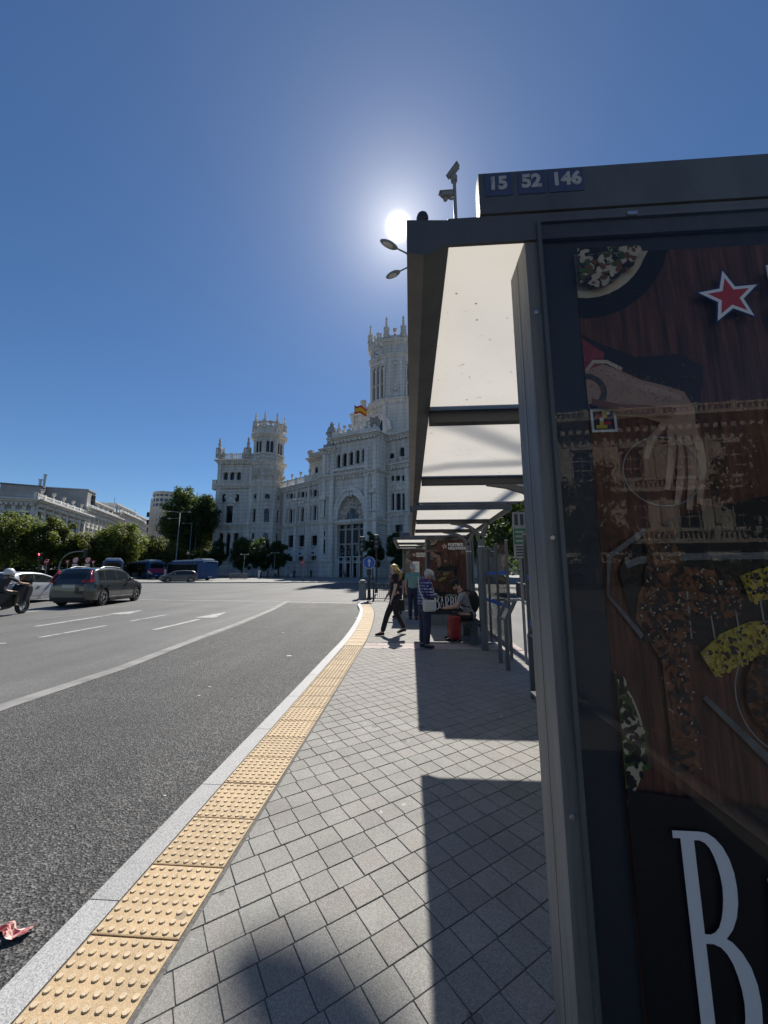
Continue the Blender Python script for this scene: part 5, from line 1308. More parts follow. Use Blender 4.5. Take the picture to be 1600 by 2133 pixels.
ring(pal, tp, zt1-.9, zt1+.3, .9); ring(pal, tp, atd(800,745,104).z-.3, atd(800,745,104).z+.5, .6); ring(pal, tp, zt0, zt0+1.2, .7); ring(pal, tp, atd(800,722,104).z-.2, atd(800,722,104).z+.3, .5)
par = MB(); q = [tcn_ + (p - tcn_)*1.0 for p in tp]; par.prism(q, zt1+.3, zt1+1.6); par.build('parapet', 'stone', pal)
for i, p in enumerate(tp): pinnacle(pal, p, zt1+.6, atd(815,660,103).z - zt1 - .6 - (0 if i in (1,2) else .2), .85)
for i in range(8):
    p = (tp[i]+tp[(i+1) % 8])/2; urn(pal, p, zt1+1.5, 2.0, .6)
# flag on its own staff
fp = atd(738.5, 868, 100); t = thing('flag', fp, 'red and yellow flag flying on a staff on the palace roof', 'flag')
mat('flag_red', (0.50,0.02,0.025), 0.7); mat('flag_yellow', (0.75,0.42,0.02), 0.7)
q = MB(); q.tube([(fp.x, fp.y, fp.z-3.2), (fp.x, fp.y, atd(738.5,843,100).z)], .07, 6); q.build('staff', 'lamp_grey', t)
fl = MB(); W_, H_ = 3.6, 2.3; nn = 14; zt = atd(738.5,844,100).z
for j, (a, b, m) in enumerate(((0,.25,0),(.25,.75,1),(.75,1,0))):
    for i in range(nn):
        def P(s, v): return (fp.x + s*W_*.95, fp.y + .45*math.sin(s*9+v), zt - v*H_ - 1.4*s*s*.9 - .12*math.sin(s*7))
        s0, s1 = i/nn, (i+1)/nn; fl.quad(P(s0,b), P(s1,b), P(s1,a), P(s0,a), m)
fl.build('cloth', ['flag_red','flag_yellow'], t)
# ================================================================ STREET OF BUILDINGS ON THE LEFT
STD = ray(551, 1195.5); STD.z = 0; STD.normalize()          # the street's direction
def along(p, px):
    "point on the line p + t*STD seen at photo column px"
    v = ray(px, 1195.5); a, b, c, d = STD.x, -v.x, STD.y, -v.y; det = a*d - b*c
    t = (-p.x*d + b*p.y) / det; return Vector((p.x + STD.x*t, p.y + STD.y*t, 0))
def facade(root, fr, z0, z1, wm, floors, wn, ww, tr='trim_white', balc=True, corn=(.9, .9), glass='glass_dark', pil=True, par=1.1, dep=.35):
    "floors: list of (bottom fraction, top fraction, arched)"
    H = z1 - z0; ops = []
    for (f0, f1, ar) in floors:
        for i in range(wn): c = fr.L*(i+.5)/wn; ops.append((c-ww/2, c+ww/2, z0+H*f0, z0+H*f1, ar))
    mb = MB(fr.M); wall(mb, 0, fr.L, z0, z1, ops, dep); mb.build('wall', wm, root)
    for o in ops: window(root, fr, o, dep, glass=glass, frame=tr, bars=(1, 2))
    mb = MB(fr.M); cornice(mb, 0, fr.L, z1-corn[0], corn[0], corn[1], dent=.9); 
    for (f0, f1, ar) in floors: mb.box(0, fr.L, -.12, .02, z0+H*(f1)+.55, z0+H*(f1)+.75)
    for o in ops: hood(mb, o, .3, .22, side=.16)
    mb.build('cornice', tr, root)
    if pil:
        mb = MB(fr.M); n = wn
        for i in range(n+1): u = min(max(fr.L*i/n, .4), fr.L-.4); mb.box(u-.35, u+.35, -.22, .02, z0+H*.36, z1-corn[0]-.02)
        mb.build('pilasters', tr, root)
    if balc:
        for (f0, f1, ar) in floors[:-1]:
            for i in range(wn):
                c = fr.L*(i+.5)/wn; b = MB(fr.M); z = z0+H*f0; b.box(c-ww*.85, c+ww*.85, -.8, -.14, z-.2, z-.06)
                b.box(c-ww*.85, c+ww*.85, -.8, -.76, z+.9, z+.95, 1)
                for k in range(9): u = c-ww*.85+ww*1.7*k/8; b.box(u-.02, u+.02, -.8, -.77, z-.06, z+.9, 1)
                b.build('balcony', [tr, 'iron'], root)
    if par:
        mb = MB(fr.M); balustrade(mb, 0, fr.L, z1, par, .25, .6, .3); mb.build('balustrade', tr, root)
# corner building with balustrade and shop lettering on its parapet
c0 = PL(53, 88); Z0 = .6
def zat(p, px, py):
    v = ray(px, py); t = math.hypot(p.x, p.y) / math.hypot(v.x, v.y); return CAMH + v.z*t
c1 = along(c0, 163); zt = zat(c0, 53, 1038)
b1 = thing('corner_building', (c0.x, c0.y, Z0), 'grey classical corner building with roof balustrade behind the leftmost trees', 'building')
f1 = Fr(c0, c1); facade(b1, f1, Z0, zt, 'facade_grey', [(.05,.30,True),(.40,.56,True),(.66,.85,True)], 7, 1.7, par=1.5, corn=(1.1,1.5))
cl = PL(-90, 84); f0 = Fr(cl, c0); facade(b1, f0, Z0, zt, 'facade_grey', [(.05,.30,True),(.40,.56,True),(.66,.82,False)], 6, 1.8, balc=False, par=0, corn=(1.1,1.4), glass='glass_blue')
mb = MB(f0.M); mb.box(-1, f0.L+.2, -.2, .5, zt, zt+1.6); mb.build('parapet', 'facade_grey', b1)
rg = random.Random(4)
text('PARTODEOS', .62, 'sign_white', b1, (f0.o + f0.u*f0.L*.63 - f0.d*.22 + Vector((0,0,zt+.55))), tuple(f0.u), (0,0,1), .004, 'raised_letter', 1.15)
mb = MB(); mb.prism([tuple(p[:2]) for p in (cl + f0.d*.4, c0 + f0.d*.4 + f1.d*.4, c1 + f1.d*.4, c1 + f1.d*22, cl + f0.d*26)], Z0, zt-.3); mb.build('roof', 'roof_lead', b1)
for k in range(5):
    p = c0 + (c1-c0)*(k+.5)/5 + f1.d*.3; urn(b1, p, zt+1.5, 1.5, .4, 'stone_cream')
# tall blocks behind, stepping down the street
def block(name, label, pxa, pxb, back, ytop_a, floors, wn, wm, tr, party_px=None, par=1.0, pent=True, seed=1):
    a = along(c0 + f1.d*back, pxa); b = along(c0 + f1.d*back, pxb); fr = Fr(a, b); z1 = zat(a, pxa, ytop_a)
    root = thing(name, (a.x, a.y, Z0), label, 'building')
    facade(root, fr, Z0, z1, wm, floors, wn, 1.5, tr, True, (.8,1.1), par=par, pil=False)
    dp = 20; mb = MB(fr.M); mb.box(0, fr.L, .37, dp, Z0, z1-.02); mb.box(.001,.25,.001,.38,Z0,z1-.03); mb.build('party_wall', 'render_grey', root)
    if pent:
        mb = MB(fr.M); h = 3.2; mb.box(.4, fr.L-.4, 2.2, dp-1, z1, z1+h); mb.build('penthouse', wm, root)
        mb = MB(fr.M); mb.box(.2, fr.L-.2, 1.6, dp-.8, z1+h+.001, z1+h+.3); mb.build('penthouse_roof', tr, root)
        n = max(2, int(fr.L/4))
        for i in range(n): 
            q = MB(fr.M); u = .4+(fr.L-.8)*(i+.5)/n; q.box(u-.9, u+.9, 2.14, 2.199, z1+.3, z1+2.6); q.build('window', 'glass_dark', root)
        rg = random.Random(seed)
        for i in range(3):
            q = MB(fr.M); u = rg.uniform(1, fr.L-1); d = rg.uniform(4, dp-3); hh = rg.uniform(1.2, 3.0); q.box(u-.4, u+.4, d, d+.8, z1+h+.3, z1+h+.3+hh); q.box(u-.5, u+.5, d-.1, d+.9, z1+h+.3+hh, z1+h+.5+hh); q.build('chimney', 'render_grey', root)
        q = MB(fr.M); u = fr.L*.3; q.tube([(u, 5, z1+h+.3), (u, 5, z1+h+3.6)], .06, 5); q.tube([(u-.8, 5, z1+h+3.2), (u+.8, 5, z1+h+3.2)], .04, 5); q.tube([(u-.6, 5, z1+h+2.8), (u+.6, 5, z1+h+2.8)], .04, 5); q.build('aerial', 'iron', root)
    return root, fr, z1
F5 = [(.04,.15,False),(.22,.34,False),(.41,.52,False),(.59,.70,False),(.77,.88,False)]
blk2, fr2, z2 = block('balcony_building', 'pale balconied block with a blank grey side wall rising behind the corner building', 164, 236, .4, 1054, F5, 9, 'stone_cream', 'trim_white', seed=2)
mb = MB(fr2.M); zz = zat(fr2.o, 163, 1019); mb.box(-.02, 5.5, .3, 19, z2-1, zz); mb.box(-.2, 5.7, .1, 19.2, zz, zz+.35); mb.build('stair_block', 'render_grey', blk2)
mb = MB(fr2.M); mb.box(3.0, 5.2, .1, .299, z2+.8, zz-.8); mb.build('window', 'glass_dark', blk2)
block('white_building', 'narrow white block with rows of balconies third along the street', 237, 283, .8, 1066, F5, 8, 'trim_white', 'trim_white', seed=3)
block('cream_building', 'cream block with dark balconies at the far end of the row', 284, 314, 1.0, 1088, F5, 7, 'stone_warm', 'trim_white', par=.8, seed=4)
block('low_building', 'low pale building glimpsed under the big dark tree', 316, 352, 2.0, 1128, F5[:4], 5, 'stone_cream', 'trim_white', par=.6, pent=False, seed=5)
# rooftop block left of the corner building's roof
p = PL(-30, 104); q = PL(60, 108); fr = Fr(p, q); z1 = zat(p, -30, 1004)
rb = thing('plain_block', (p.x, p.y, Z0), 'plain grey block showing over the corner building roof at the left edge', 'building')
mb = MB(fr.M); mb.box(0, fr.L, 0, 14, Z0, z1); mb.build('wall', 'render_grey', rb); mb = MB(fr.M); mb.box(-.3, fr.L+.3, -.3, 14.3, z1, z1+.35); mb.build('roof', 'roof_lead', rb)
mb = MB(fr.M)
for u, h in ((fr.L*.985, 3.6), (fr.L*.88, 2.0)): mb.lathe([(.35,0),(.35,h),(.5,h+.02),(.5,h+.3)], 10, (u, 2, z1+.35))
mb.build('flue', 'steel', rb)
# round-ended tower block
p = PL(336, 150); rt = thing('round_tower_block', (p.x, p.y, Z0), 'tall tower block with a curved glazed corner rising above the street', 'building')
zt = zat(p, 336, 1027); mb = MB(); mb.lathe([(5.2,Z0),(5.2,zt-1.2),(5.6,zt-1.2),(5.6,zt-.6),(5.3,zt-.5),(5.3,zt)], 20, (p.x, p.y, 0)); mb.build('drum', 'stone_warm', rt, smooth=False)
for k, (ya, yb) in enumerate(((1031,1037),(1042,1048),(1052,1058))):
    mb = MB(); mb.lathe([(5.25,zat(p,336,yb)),(5.27,zat(p,336,ya))], 20, (p.x, p.y, 0)); mb.build('window_band', 'glass_blue', rt)
    mb = MB()
    for i in range(20): a = 2*math.pi*i/20; mb.box(p.x+5.3*math.cos(a)-.12, p.x+5.3*math.cos(a)+.12, p.y+5.3*math.sin(a)-.12, p.y+5.3*math.sin(a)+.12, zat(p,336,yb), zat(p,336,ya))
    mb.build('mullions', 'trim_white', rt)
a = PL(303, 148); fr = Fr(a, PL(332, 147)); z1 = zat(a, 305, 1038)
opsx = [opx(fr, c, 5, y, y+8) for y in (1068,1084,1100) for c in (308,316)]
mb = MB(fr.M); wall(mb, 0, fr.L, Z0, z1, opsx, .3); mb.box(0, fr.L, .32, 12, Z0, z1-.01); mb.build('wall', 'stone_warm', rt)
for o in opsx: window(rt, fr, o, .3)
mb = MB(fr.M); cornice(mb, 0, fr.L, z1-.4, .5, .4); mb.build('cornice', 'stone_warm', rt)

# distant blocks closing the views
for pa, pb, D, yt, lab, nm in ((296,462,175,1126,'distant pale block closing the street behind the big plane tree','apartment_block'), (985,1330,150,1120,'distant pale block beyond the trees on the right','pale_block')):
    a, b = PL(pa, D), PL(pb, D); fr = Fr(a, b); t = thing(nm, (a.x, a.y, Z0), lab, 'building'); facade(t, fr, Z0, zat(a, pa, yt) if pa < 600 else zat(a, pa, yt), 'stone_warm', F5, max(8, int(fr.L/4)), 1.5, 'stone_cream', False, (.8,.8), par=.8, pil=False)
    mb = MB(fr.M); mb.box(0, fr.L, .37, 12, Z0, zat(a, pa, yt)-.05); mb.build('roof', 'roof_lead', t)
# ================================================================ TREES
def crown_mesh(seed, rx, ry, rz, n_blob, per, leaf, name, m, gap=.0):
    rg = random.Random(seed); mb = MB(); vs = []; fs = []
    for b in range(n_blob):
        while True:
            p = Vector((rg.uniform(-1,1), rg.uniform(-1,1), rg.uniform(-1,1)))
            if .35 < p.length < 1: break
        c = Vector((p.x*rx*.82, p.y*ry*.82, p.z*rz*.80)); br = rg.uniform(.22,.40) * min(rx, ry, rz*1.3)
        if b % 5 == 0: c = Vector((p.x*rx, p.y*ry, p.z*rz)).normalized() * Vector((p.x*rx, p.y*ry, p.z*rz)).length * (1.02/p.length) * rg.uniform(.82, .98); br *= .66
        for i in range(per if b % 5 else per//2):
            d = Vector((rg.gauss(0,1), rg.gauss(0,1), rg.gauss(0,1))).normalized(); q = c + d * br * rg.uniform(.45,1.05) * Vector((1,1,.75)).length/1.6
            nrm = (d + Vector((rg.uniform(-.7,.7), rg.uniform(-.7,.7), rg.uniform(-.2,.9)))).normalized()
            t = nrm.orthogonal().normalized(); t = Matrix.Rotation(rg.uniform(0, 6.28), 3, nrm) @ t; s = nrm.cross(t); l = leaf*rg.uniform(.6,1.3)
            k = len(vs); vs += [q - t*l, q + s*l*.55 - nrm*l*.15, q + t*l - nrm*l*.3, q - s*l*.55 - nrm*l*.15]; fs.append((k, k+1, k+2, k+3))
    mb.add(vs, fs); return mb.mesh(name, m)
def trunk_mesh(seed, h, r, spread, top, n=7):
    rg = random.Random(seed); mb = MB(); bend = Vector((rg.uniform(-.1,.1), rg.uniform(-.1,.1), 0))*h
    mb.tube([(0,0,0), bend*.3 + Vector((0,0,h*.5)), bend + Vector((0,0,h))], r, 8, 0, r*.7)
    for i in range(n):
        a = 2*math.pi*i/n + rg.uniform(-.3,.3); e = Vector((math.cos(a)*spread*rg.uniform(.5,1), math.sin(a)*spread*rg.uniform(.5,1), h + (top-h)*rg.uniform(.35,.9)))
        mid = bend + Vector((e.x*.4, e.y*.4, h + (e.z-h)*.55)); mb.tube([bend + Vector((0,0,h*.93)), mid, e], r*.45, 5, 0, r*.08)
    return mb.mesh('trunk', 'bark', smooth=True)
CM = {}
def tree(p, H, W, label, m, seed, group, ch=.62, blob=46, per=150, leaf=.30, tr=None, name='tree', key=None):
    "H total height, W crown width; the crown fills the top ch of the height"
    z = zs(p.x, p.y); t = thing(name, (p.x, p.y, z), label, 'tree', group)
    rz = H*ch/2; cz_ = H - rz
    k = (key or seed, m)
    put('trunk', trunk_mesh(seed, H*(1-ch)+rz*.25, tr or W*.035, W*.36, H*.9), t)
    c = put('crown', crown_mesh(seed+50, W/2, W/2, rz, blob, per, leaf, 'crown', m), t); c.location = (0, 0, cz_); return t
TL = 'street trees on the left'
def ptree(px, D, ytop, wpx, label, m, seed, group, **kw):
    p = PL(px, D); H = atd(px, ytop, D).z - zs(p.x, p.y); tree(p, H, wpx/790*D, label, m, seed, group, **kw)
ptree(12, 60, 1072, 140, 'broad green street tree at the left edge behind the scooter', 'leaf_green', 1, TL, ch=.80, leaf=.17, per=380, blob=70)
ptree(96, 63, 1079, 96, 'green street tree in front of the corner building, above the white car', 'leaf_green', 2, TL, ch=.78, leaf=.17, per=380, blob=64)
ptree(166, 66, 1108, 88, 'low green street tree above the dark car roof', 'leaf_olive', 3, TL, ch=.80, leaf=.17, per=380, blob=52)
ptree(243, 69, 1090, 108, 'largest rounded green street tree above the buses', 'leaf_green', 4, TL, ch=.82, leaf=.17, per=380, blob=70)
ptree(315, 78, 1119, 84, 'green street tree left of the tall lamp', 'leaf_olive', 5, TL, ch=.82, leaf=.19, per=330, blob=46)
ptree(368, 88, 1143, 76, 'low bright tree behind the blue bus roof', 'leaf_olive', 6, TL, ch=.84, leaf=.20, per=330, blob=40)
ptree(420, 92, 1150, 54, 'small bright tree beside the palace corner', 'leaf_olive', 16, TL, ch=.84, leaf=.20, per=330, blob=30)
ptree(386, 99, 1014, 112, 'tall dark plane tree left of the palace', 'leaf_dark', 7, None, ch=.80, leaf=.27, blob=110, per=430)
ptree(420, 112, 1016, 92, 'second tall plane tree against the palace corner, sunlit at the top', 'leaf_green', 8, None, ch=.80, leaf=.28, blob=64, per=380)
TB = 'darker trees of the second row on the left'
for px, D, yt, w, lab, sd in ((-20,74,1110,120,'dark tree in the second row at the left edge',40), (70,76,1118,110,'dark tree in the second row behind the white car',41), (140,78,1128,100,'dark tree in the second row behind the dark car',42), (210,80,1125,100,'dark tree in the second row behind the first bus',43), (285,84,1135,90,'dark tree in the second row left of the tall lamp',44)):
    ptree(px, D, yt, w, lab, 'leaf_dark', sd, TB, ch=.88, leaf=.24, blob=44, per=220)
h0, h1 = PL(-60, 72), PL(300, 80); fr = Fr(h0, h1); hg = thing('hedge', (h0.x, h0.y, .5), 'long dark clipped hedge under the street trees on the left', 'hedge')
rg = random.Random(9); mb = MB(fr.M); n = 40; mb.box(0, fr.L, .3, 1.3, .3, 2.0)
mb.build('inner_twigs', 'bark', hg)
vs = []; fs = []
for i in range(9000):
    q = Vector((rg.uniform(0, fr.L), rg.choice((rg.uniform(0,.3), rg.uniform(0,1.6))), rg.uniform(.4, 2.3))); nrm = Vector((rg.uniform(-1,1), rg.uniform(-1,.2), rg.uniform(-.3,1))).normalized(); t = nrm.orthogonal().normalized(); s_ = nrm.cross(t); l = rg.uniform(.12,.28); k = len(vs)
    vs += [q-t*l, q+s_*l*.6, q+t*l, q-s_*l*.6]; fs.append((k,k+1,k+2,k+3))
mb = MB(fr.M); mb.add(vs, fs); mb.build('foliage', 'leaf_dark', hg)
TP = 'small dark trees in front of the palace'
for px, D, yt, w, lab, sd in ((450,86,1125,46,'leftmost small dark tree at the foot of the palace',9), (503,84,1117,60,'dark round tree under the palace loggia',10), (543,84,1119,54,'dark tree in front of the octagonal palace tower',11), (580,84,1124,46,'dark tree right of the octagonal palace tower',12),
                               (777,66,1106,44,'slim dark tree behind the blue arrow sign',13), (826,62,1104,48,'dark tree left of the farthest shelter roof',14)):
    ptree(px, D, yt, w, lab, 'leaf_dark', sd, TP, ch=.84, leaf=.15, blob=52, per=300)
TR = 'dark trees beyond the shelters on the right'
for x, y, H, W, lab, sd in ((8.5,30,9,8,'dark tree seen through the shelter glass, nearest one',20), (13,42,12,10,'tall dark tree over the shelter roof edge',21), (19,58,13,11,'farther dark tree to the right behind the shelters',22), (30,62,14,12,'dark tree far right behind the advert box',23), (11,74,12,11,'dark tree far down the lane, left of the tall one',24), (24,82,15,14,'dark tree farthest down the lane on the right',25)):
    tree(Vector((x, y, 0)), H, W, lab, 'leaf_dark', sd, TR, ch=.78, leaf=.16, blob=44, per=260)
# ================================================================ behind the viewer (seen mirrored in the advert glass)
fr = Fr((62, -40, 0), (2, -46, 0)); rb = thing('mansion', (32, -43, -.1), 'sunlit cream mansion mirrored in the advert glass', 'building'); zg = -.1
facade(rb, fr, zg, 20, 'stone_cream', [(.06,.24,True),(.34,.54,True),(.64,.82,True)], 11, 2.2, 'stone_warm', False, (1.2,1.4), par=1.6, pil=True)
mb = MB(fr.M); mb.box(0, fr.L, .37, 16, zg, 19.9); mb.build('roof', 'roof_lead', rb)
for i, f in enumerate((.34, .64)): mb = MB(fr.M); balustrade(mb, 0, fr.L, zg+20.1*f-1.5, 1.2, -.5, .5); mb.box(0, fr.L, -.9, -.02, zg+20.1*f-1.8, zg+20.1*f-1.51); mb.build('balustrade', 'stone_warm', rb)
h0, h1 = Vector((60,-34,0)), Vector((4,-38,0)); fr = Fr(h0, h1); hg = thing('garden_hedge', (32,-36,-.1), 'hedge in front of the mansion mirrored in the advert glass', 'hedge')
rg = random.Random(19); mb = MB(fr.M); mb.box(0, fr.L, .3, 1.2, -.1, 2.6); mb.build('inner_twigs', 'bark', hg); vs = []; fs = []
for i in range(5000):
    q = Vector((rg.uniform(0, fr.L), rg.uniform(-.1,1.5), rg.uniform(0, 3.3))); nrm = Vector((rg.uniform(-1,1), rg.uniform(-1,.2), rg.uniform(-.3,1))).normalized(); t_ = nrm.orthogonal().normalized(); s_ = nrm.cross(t_); l = rg.uniform(.15,.32); k = len(vs)
    vs += [q-t_*l, q+s_*l*.6, q+t_*l, q-s_*l*.6]; fs.append((k,k+1,k+2,k+3))
mb = MB(fr.M); mb.add(vs, fs); mb.build('foliage', 'leaf_dark', hg)
for x, y, H, W, lab, sd in ((15,-30,10,8,'slim tree before the mansion mirrored in the advert glass',32), (24,-22,11,9,'tree behind the viewer mirrored in the advert glass, nearer one',30), (36,-26,13,11,'tree behind the viewer mirrored in the advert glass, farther one',31)):
    tree(Vector((x, y, 0)), H, W, lab, 'leaf_green', sd, 'trees mirrored in the glass', ch=.74, leaf=.24, blob=36, per=110)
# ================================================================ VEHICLES
mat('paint_grey', (0.085,0.085,0.081), 0.22, metal=0.5, coat=0.9); mat('paint_silver', (0.55,0.56,0.58), 0.3, metal=0.35, coat=0.5); mat('paint_bronze', (0.11,0.105,0.10), 0.35, metal=0.4, coat=0.4)
mat('car_glass', (0.012,0.016,0.017), 0.04, spec=0.9); mat('tail_red', (0.42,0.01,0.015), 0.2, coat=.5); mat('trim_black', (0.012,0.012,0.012), 0.55)
mat('alloy', (0.5,0.5,0.5), 0.3, metal=0.9); mat('plate', (0.6,0.6,0.55), 0.5)
mat('bus_blue', (0.006,0.055,0.17), 0.45); mat('bus_roof', (0.34,0.40,0.48), 0.5); mat('bus_yellow', (0.42,0.30,0.05), 0.5, 0.3, 2); mat('bus_pink', (0.36,0.03,0.12), 0.5); mat('bus_orange', (0.55,0.10,0.05), 0.5)
emis('tail_lit', (0.9,0.05,0.03), 1.5)
def ip(tab, x, k):
    for a, b in zip(tab, tab[1:]):
        if a[0] <= x <= b[0]:
            t = (x-a[0])/(b[0]-a[0]); return a[k] + (b[k]-a[k])*t
    return tab[0][k] if x < tab[0][0] else tab[-1][k]
def car(name, label, cat, loc, rz, L, W, H, paint, prof, belt, sidewin, wheel_x, wr, kind='suv', group=None, mirror=True, rails=False):
    """x forward from rear (0) to nose (L). prof: (x, top z); belt: (x, belt z); sidewin: list of (x0, x1) panes"""
    t = thing(name, loc, label, cat, group, rz); hw = W/2
    xs = sorted(set([0, .03, .10, .22] + [L*i/34 for i in range(1, 34)] + [L-.22, L-.10, L-.03, L] + [p[0] for p in prof]))
    def plan(x):   # half width in plan, rounded ends
        e = min(x, L-x); return hw * (1 - .30*max(0, 1-e/.45)**2.2)
    zb = .20
    def sec(x):
        w = plan(x); zt = ip(prof, x, 1); bz_ = min(ip(belt, x, 1), zt-.03); gh = max(0, zt-bz_)
        wt = w - .05 - min(gh, .62)*.34 if gh > .05 else w-.06
        mid = zb + (bz_-zb)*.45
        e = min(x, L-x); zbb = zb + .12*max(0, 1-e/.35)
        return [(0,zbb),(w*.86,zbb),(w*.965,zbb+.07),(w*.995,mid-.12),(w,mid+.05),(w*.985,bz_-.10),(w*.955,bz_-.01),(w*.945,bz_+.012),((w*.93+wt)/2+.015,(bz_+zt)/2),(wt+.03,zt-.07),(wt-.02,zt-.025),(wt*.8,zt-.006),(wt*.4,zt+.002),(0,zt+.004)]
    mb = MB(); rows = [sec(x) for x in xs]; n = len(rows[0]); vs = []; fs = []
    for x, r in zip(xs, rows):
        for y, z in r: vs.append((x, y, z))
        for y, z in r[1:-1][::-1]: vs.append((x, -y, z))
    m_ = 2*n-2
    for i in range(len(xs)-1):
        for j in range(m_): a = i*m_+j; b = i*m_+(j+1) % m_; fs.append((a, b, b+m_, a+m_))
    fs.append(tuple(range(m_-1, -1, -1))); fs.append(tuple((len(xs)-1)*m_+j for j in range(m_)))
    mb.add([(v[0]-L/2, v[1], v[2]) for v in vs], [f[::-1] for f in fs])
    body = mb.build('body', paint, t, local=True)
    bm = bmesh.new(); bm.from_mesh(body.data); bmesh.ops.recalc_face_normals(bm, faces=bm.faces); bm.to_mesh(body.data); bm.free()
    # wheel wells
    cut = MB()
    for wx in wheel_x:
        for s in (-1, 1):
            pts = []; k = 22; r = wr*1.13
            pts = [(wx-L/2 + r*math.cos(2*math.pi*i/k), s*(hw-.30), wr + r*math.sin(2*math.pi*i/k)) for i in range(k)]
            if s > 0: pts = pts[::-1]
            cut.ext(pts, (0, s*.6, 0))
    co = cut.build('cutter', 'trim_black', t, local=True)
    bm = bmesh.new(); bm.from_mesh(co.data); bmesh.ops.recalc_face_normals(bm, faces=bm.faces); bm.to_mesh(co.data); bm.free()
    bpy.context.view_layer.update()
    md = body.modifiers.new('b', 'BOOLEAN'); md.object = co; md.operation = 'DIFFERENCE'; md.solver = 'EXACT'
    dg = bpy.context.evaluated_depsgraph_get(); dg.update(); me = bpy.data.meshes.new_from_object(body.evaluated_get(dg)); body.modifiers.clear(); old = body.data; body.data = me; me.name = 'body'
    bpy.data.objects.remove(co)
    auto_smooth(body, 38)
    # glass: patches of the greenhouse surface set just proud
    def side_pt(x, f, s, o=.012):
        r = sec(x); a, b = r[7], r[9]; m = r[8]
        p = (a[0]+(m[0]-a[0])*f*2, a[1]+(m[1]-a[1])*f*2) if f < .5 else (m[0]+(b[0]-m[0])*(f*2-1), m[1]+(b[1]-m[1])*(f*2-1))
        return (x-L/2, s*(p[0]+o), p[1])
    for s in (-1, 1):
        g = MB(); x0, x1 = sidewin[0][0]-.05, sidewin[-1][1]+.06; nn = 16
        for i in range(nn):
            xa, xb = x0+(x1-x0)*i/nn, x0+(x1-x0)*(i+1)/nn
            q = [side_pt(xa,.02,s,.006), side_pt(xb,.02,s,.006), side_pt(xb,.97,s,.006), side_pt(xa,.97,s,.006)]; g.quad(*(q if s < 0 else q[::-1]))
        g.build('window_surround', 'trim_black', t, local=True)
        for (xa_, xb_) in sidewin:
            g = MB()
            for i in range(6):
                xa, xb = xa_+(xb_-xa_)*i/6, xa_+(xb_-xa_)*(i+1)/6; q = [side_pt(xa,.07,s), side_pt(xb,.07,s), side_pt(xb,.90,s), side_pt(xa,.90,s)]; g.quad(*(q if s < 0 else q[::-1]))
            g.build('side_window', 'car_glass', t, local=True, smooth=True)
    def screen(name, xa, xb, fa=.0, fb=1.0):
        g = MB(); nn = 8
        for i in range(nn):
            for j in range(6):
                def P(i_, j_):
                    x = xa+(xb-xa)*i_/nn; r = sec(x); w = r[9][0]*.90; zt = ip(prof, x, 1); k = j_/3-1
                    return (x-L/2, w*k, zt+.014-.035*abs(k)**3)
                q = [P(i,j), P(i+1,j), P(i+1,j+1), P(i,j+1)]; g.quad(*q)
        return g.build(name, 'car_glass', t, local=True, smooth=True)
    zmax = max(p[1] for p in prof); rs = [p[0] for p in prof if p[1] > zmax-.10]
    bi = min(p[0] for p in prof if p[1] > ip(belt, p[0], 1)+.02)
    screen('rear_window', kind_rw[kind][0], kind_rw[kind][1]); screen('windscreen', kind_rw[kind][2], kind_rw[kind][3])
    # wheels
    for wx in wheel_x:
        for s in (-1, 1):
            w = MB(); y0 = s*(hw-.21); M = Matrix.Translation((wx-L/2, y0, wr)) @ Matrix.Rotation(R(-90)*s, 4, 'X'); w.M = M
            w.lathe([(wr*.62,-.02),(wr*.66,.19),(wr*.93,.20),(wr,.16),(wr,.02),(wr*.95,-.01)], 24, ring=True); wo = w.build('wheel', 'rubber', t, local=True, smooth=False); auto_smooth(wo, 40)
            rm = MB(M); rm.lathe([(.01,.10),(.05,.11),(wr*.60,.12),(wr*.655,.13),(wr*.655,.09),(.01,.08)], 24)
            rm.build('rim_well', 'trim_black', wo, local=True)
            rm = MB(M)
            for k in range(5):
                a = 2*math.pi*k/5; 
                for da in (-.14, .14): rm.ext([(.06*math.cos(a+da*3), .06*math.sin(a+da*3), .165), (wr*.63*math.cos(a+da-.07), wr*.63*math.sin(a+da-.07), .185), (wr*.63*math.cos(a+da+.07), wr*.63*math.sin(a+da+.07), .185)], (0,0,.02))
            rm.lathe([(.01,.16),(.07,.165),(.07,.195),(.01,.20)], 10); rm.lathe([(wr*.60,.16),(wr*.66,.17),(wr*.66,.205),(wr*.60,.20)], 24, ring=True); rm.build('rim', 'alloy', wo, local=True)
    # underside and sill trim
    u = MB(); u.box(-L/2+.35, L/2-.35, -hw*.80, hw*.80, .16, .30); u.build('underbody', 'trim_black', t, local=True)
    for s in (-1, 1):
        u = MB(); u.box(wheel_x[0]-L/2+wr*1.2, wheel_x[1]-L/2-wr*1.2, s*(hw+.002)-.02, s*(hw+.002)+.02, .20, .30); u.build('sill', 'trim_black' if kind == 'suv' else paint, t, local=True)
        u = MB(); u.box(wheel_x[0]-L/2+wr*1.35, wheel_x[1]-L/2-wr*1.25, s*(hw+.004)-.012, s*(hw+.004)+.012, .36, .385); u.build('side_moulding', 'alloy', t, local=True)
        xs_ = [w[0] for w in sidewin] 
        for wn in sidewin[:2]:
            h = MB(); zb_ = ip(belt, wn[0]+.25, 1)-.15; h.box(wn[0]-L/2+.10, wn[0]-L/2+.30, s*(hw+.002)-.02, s*(hw+.002)+.02, zb_-.018, zb_+.018); h.build('door_handle', paint, t, local=True)
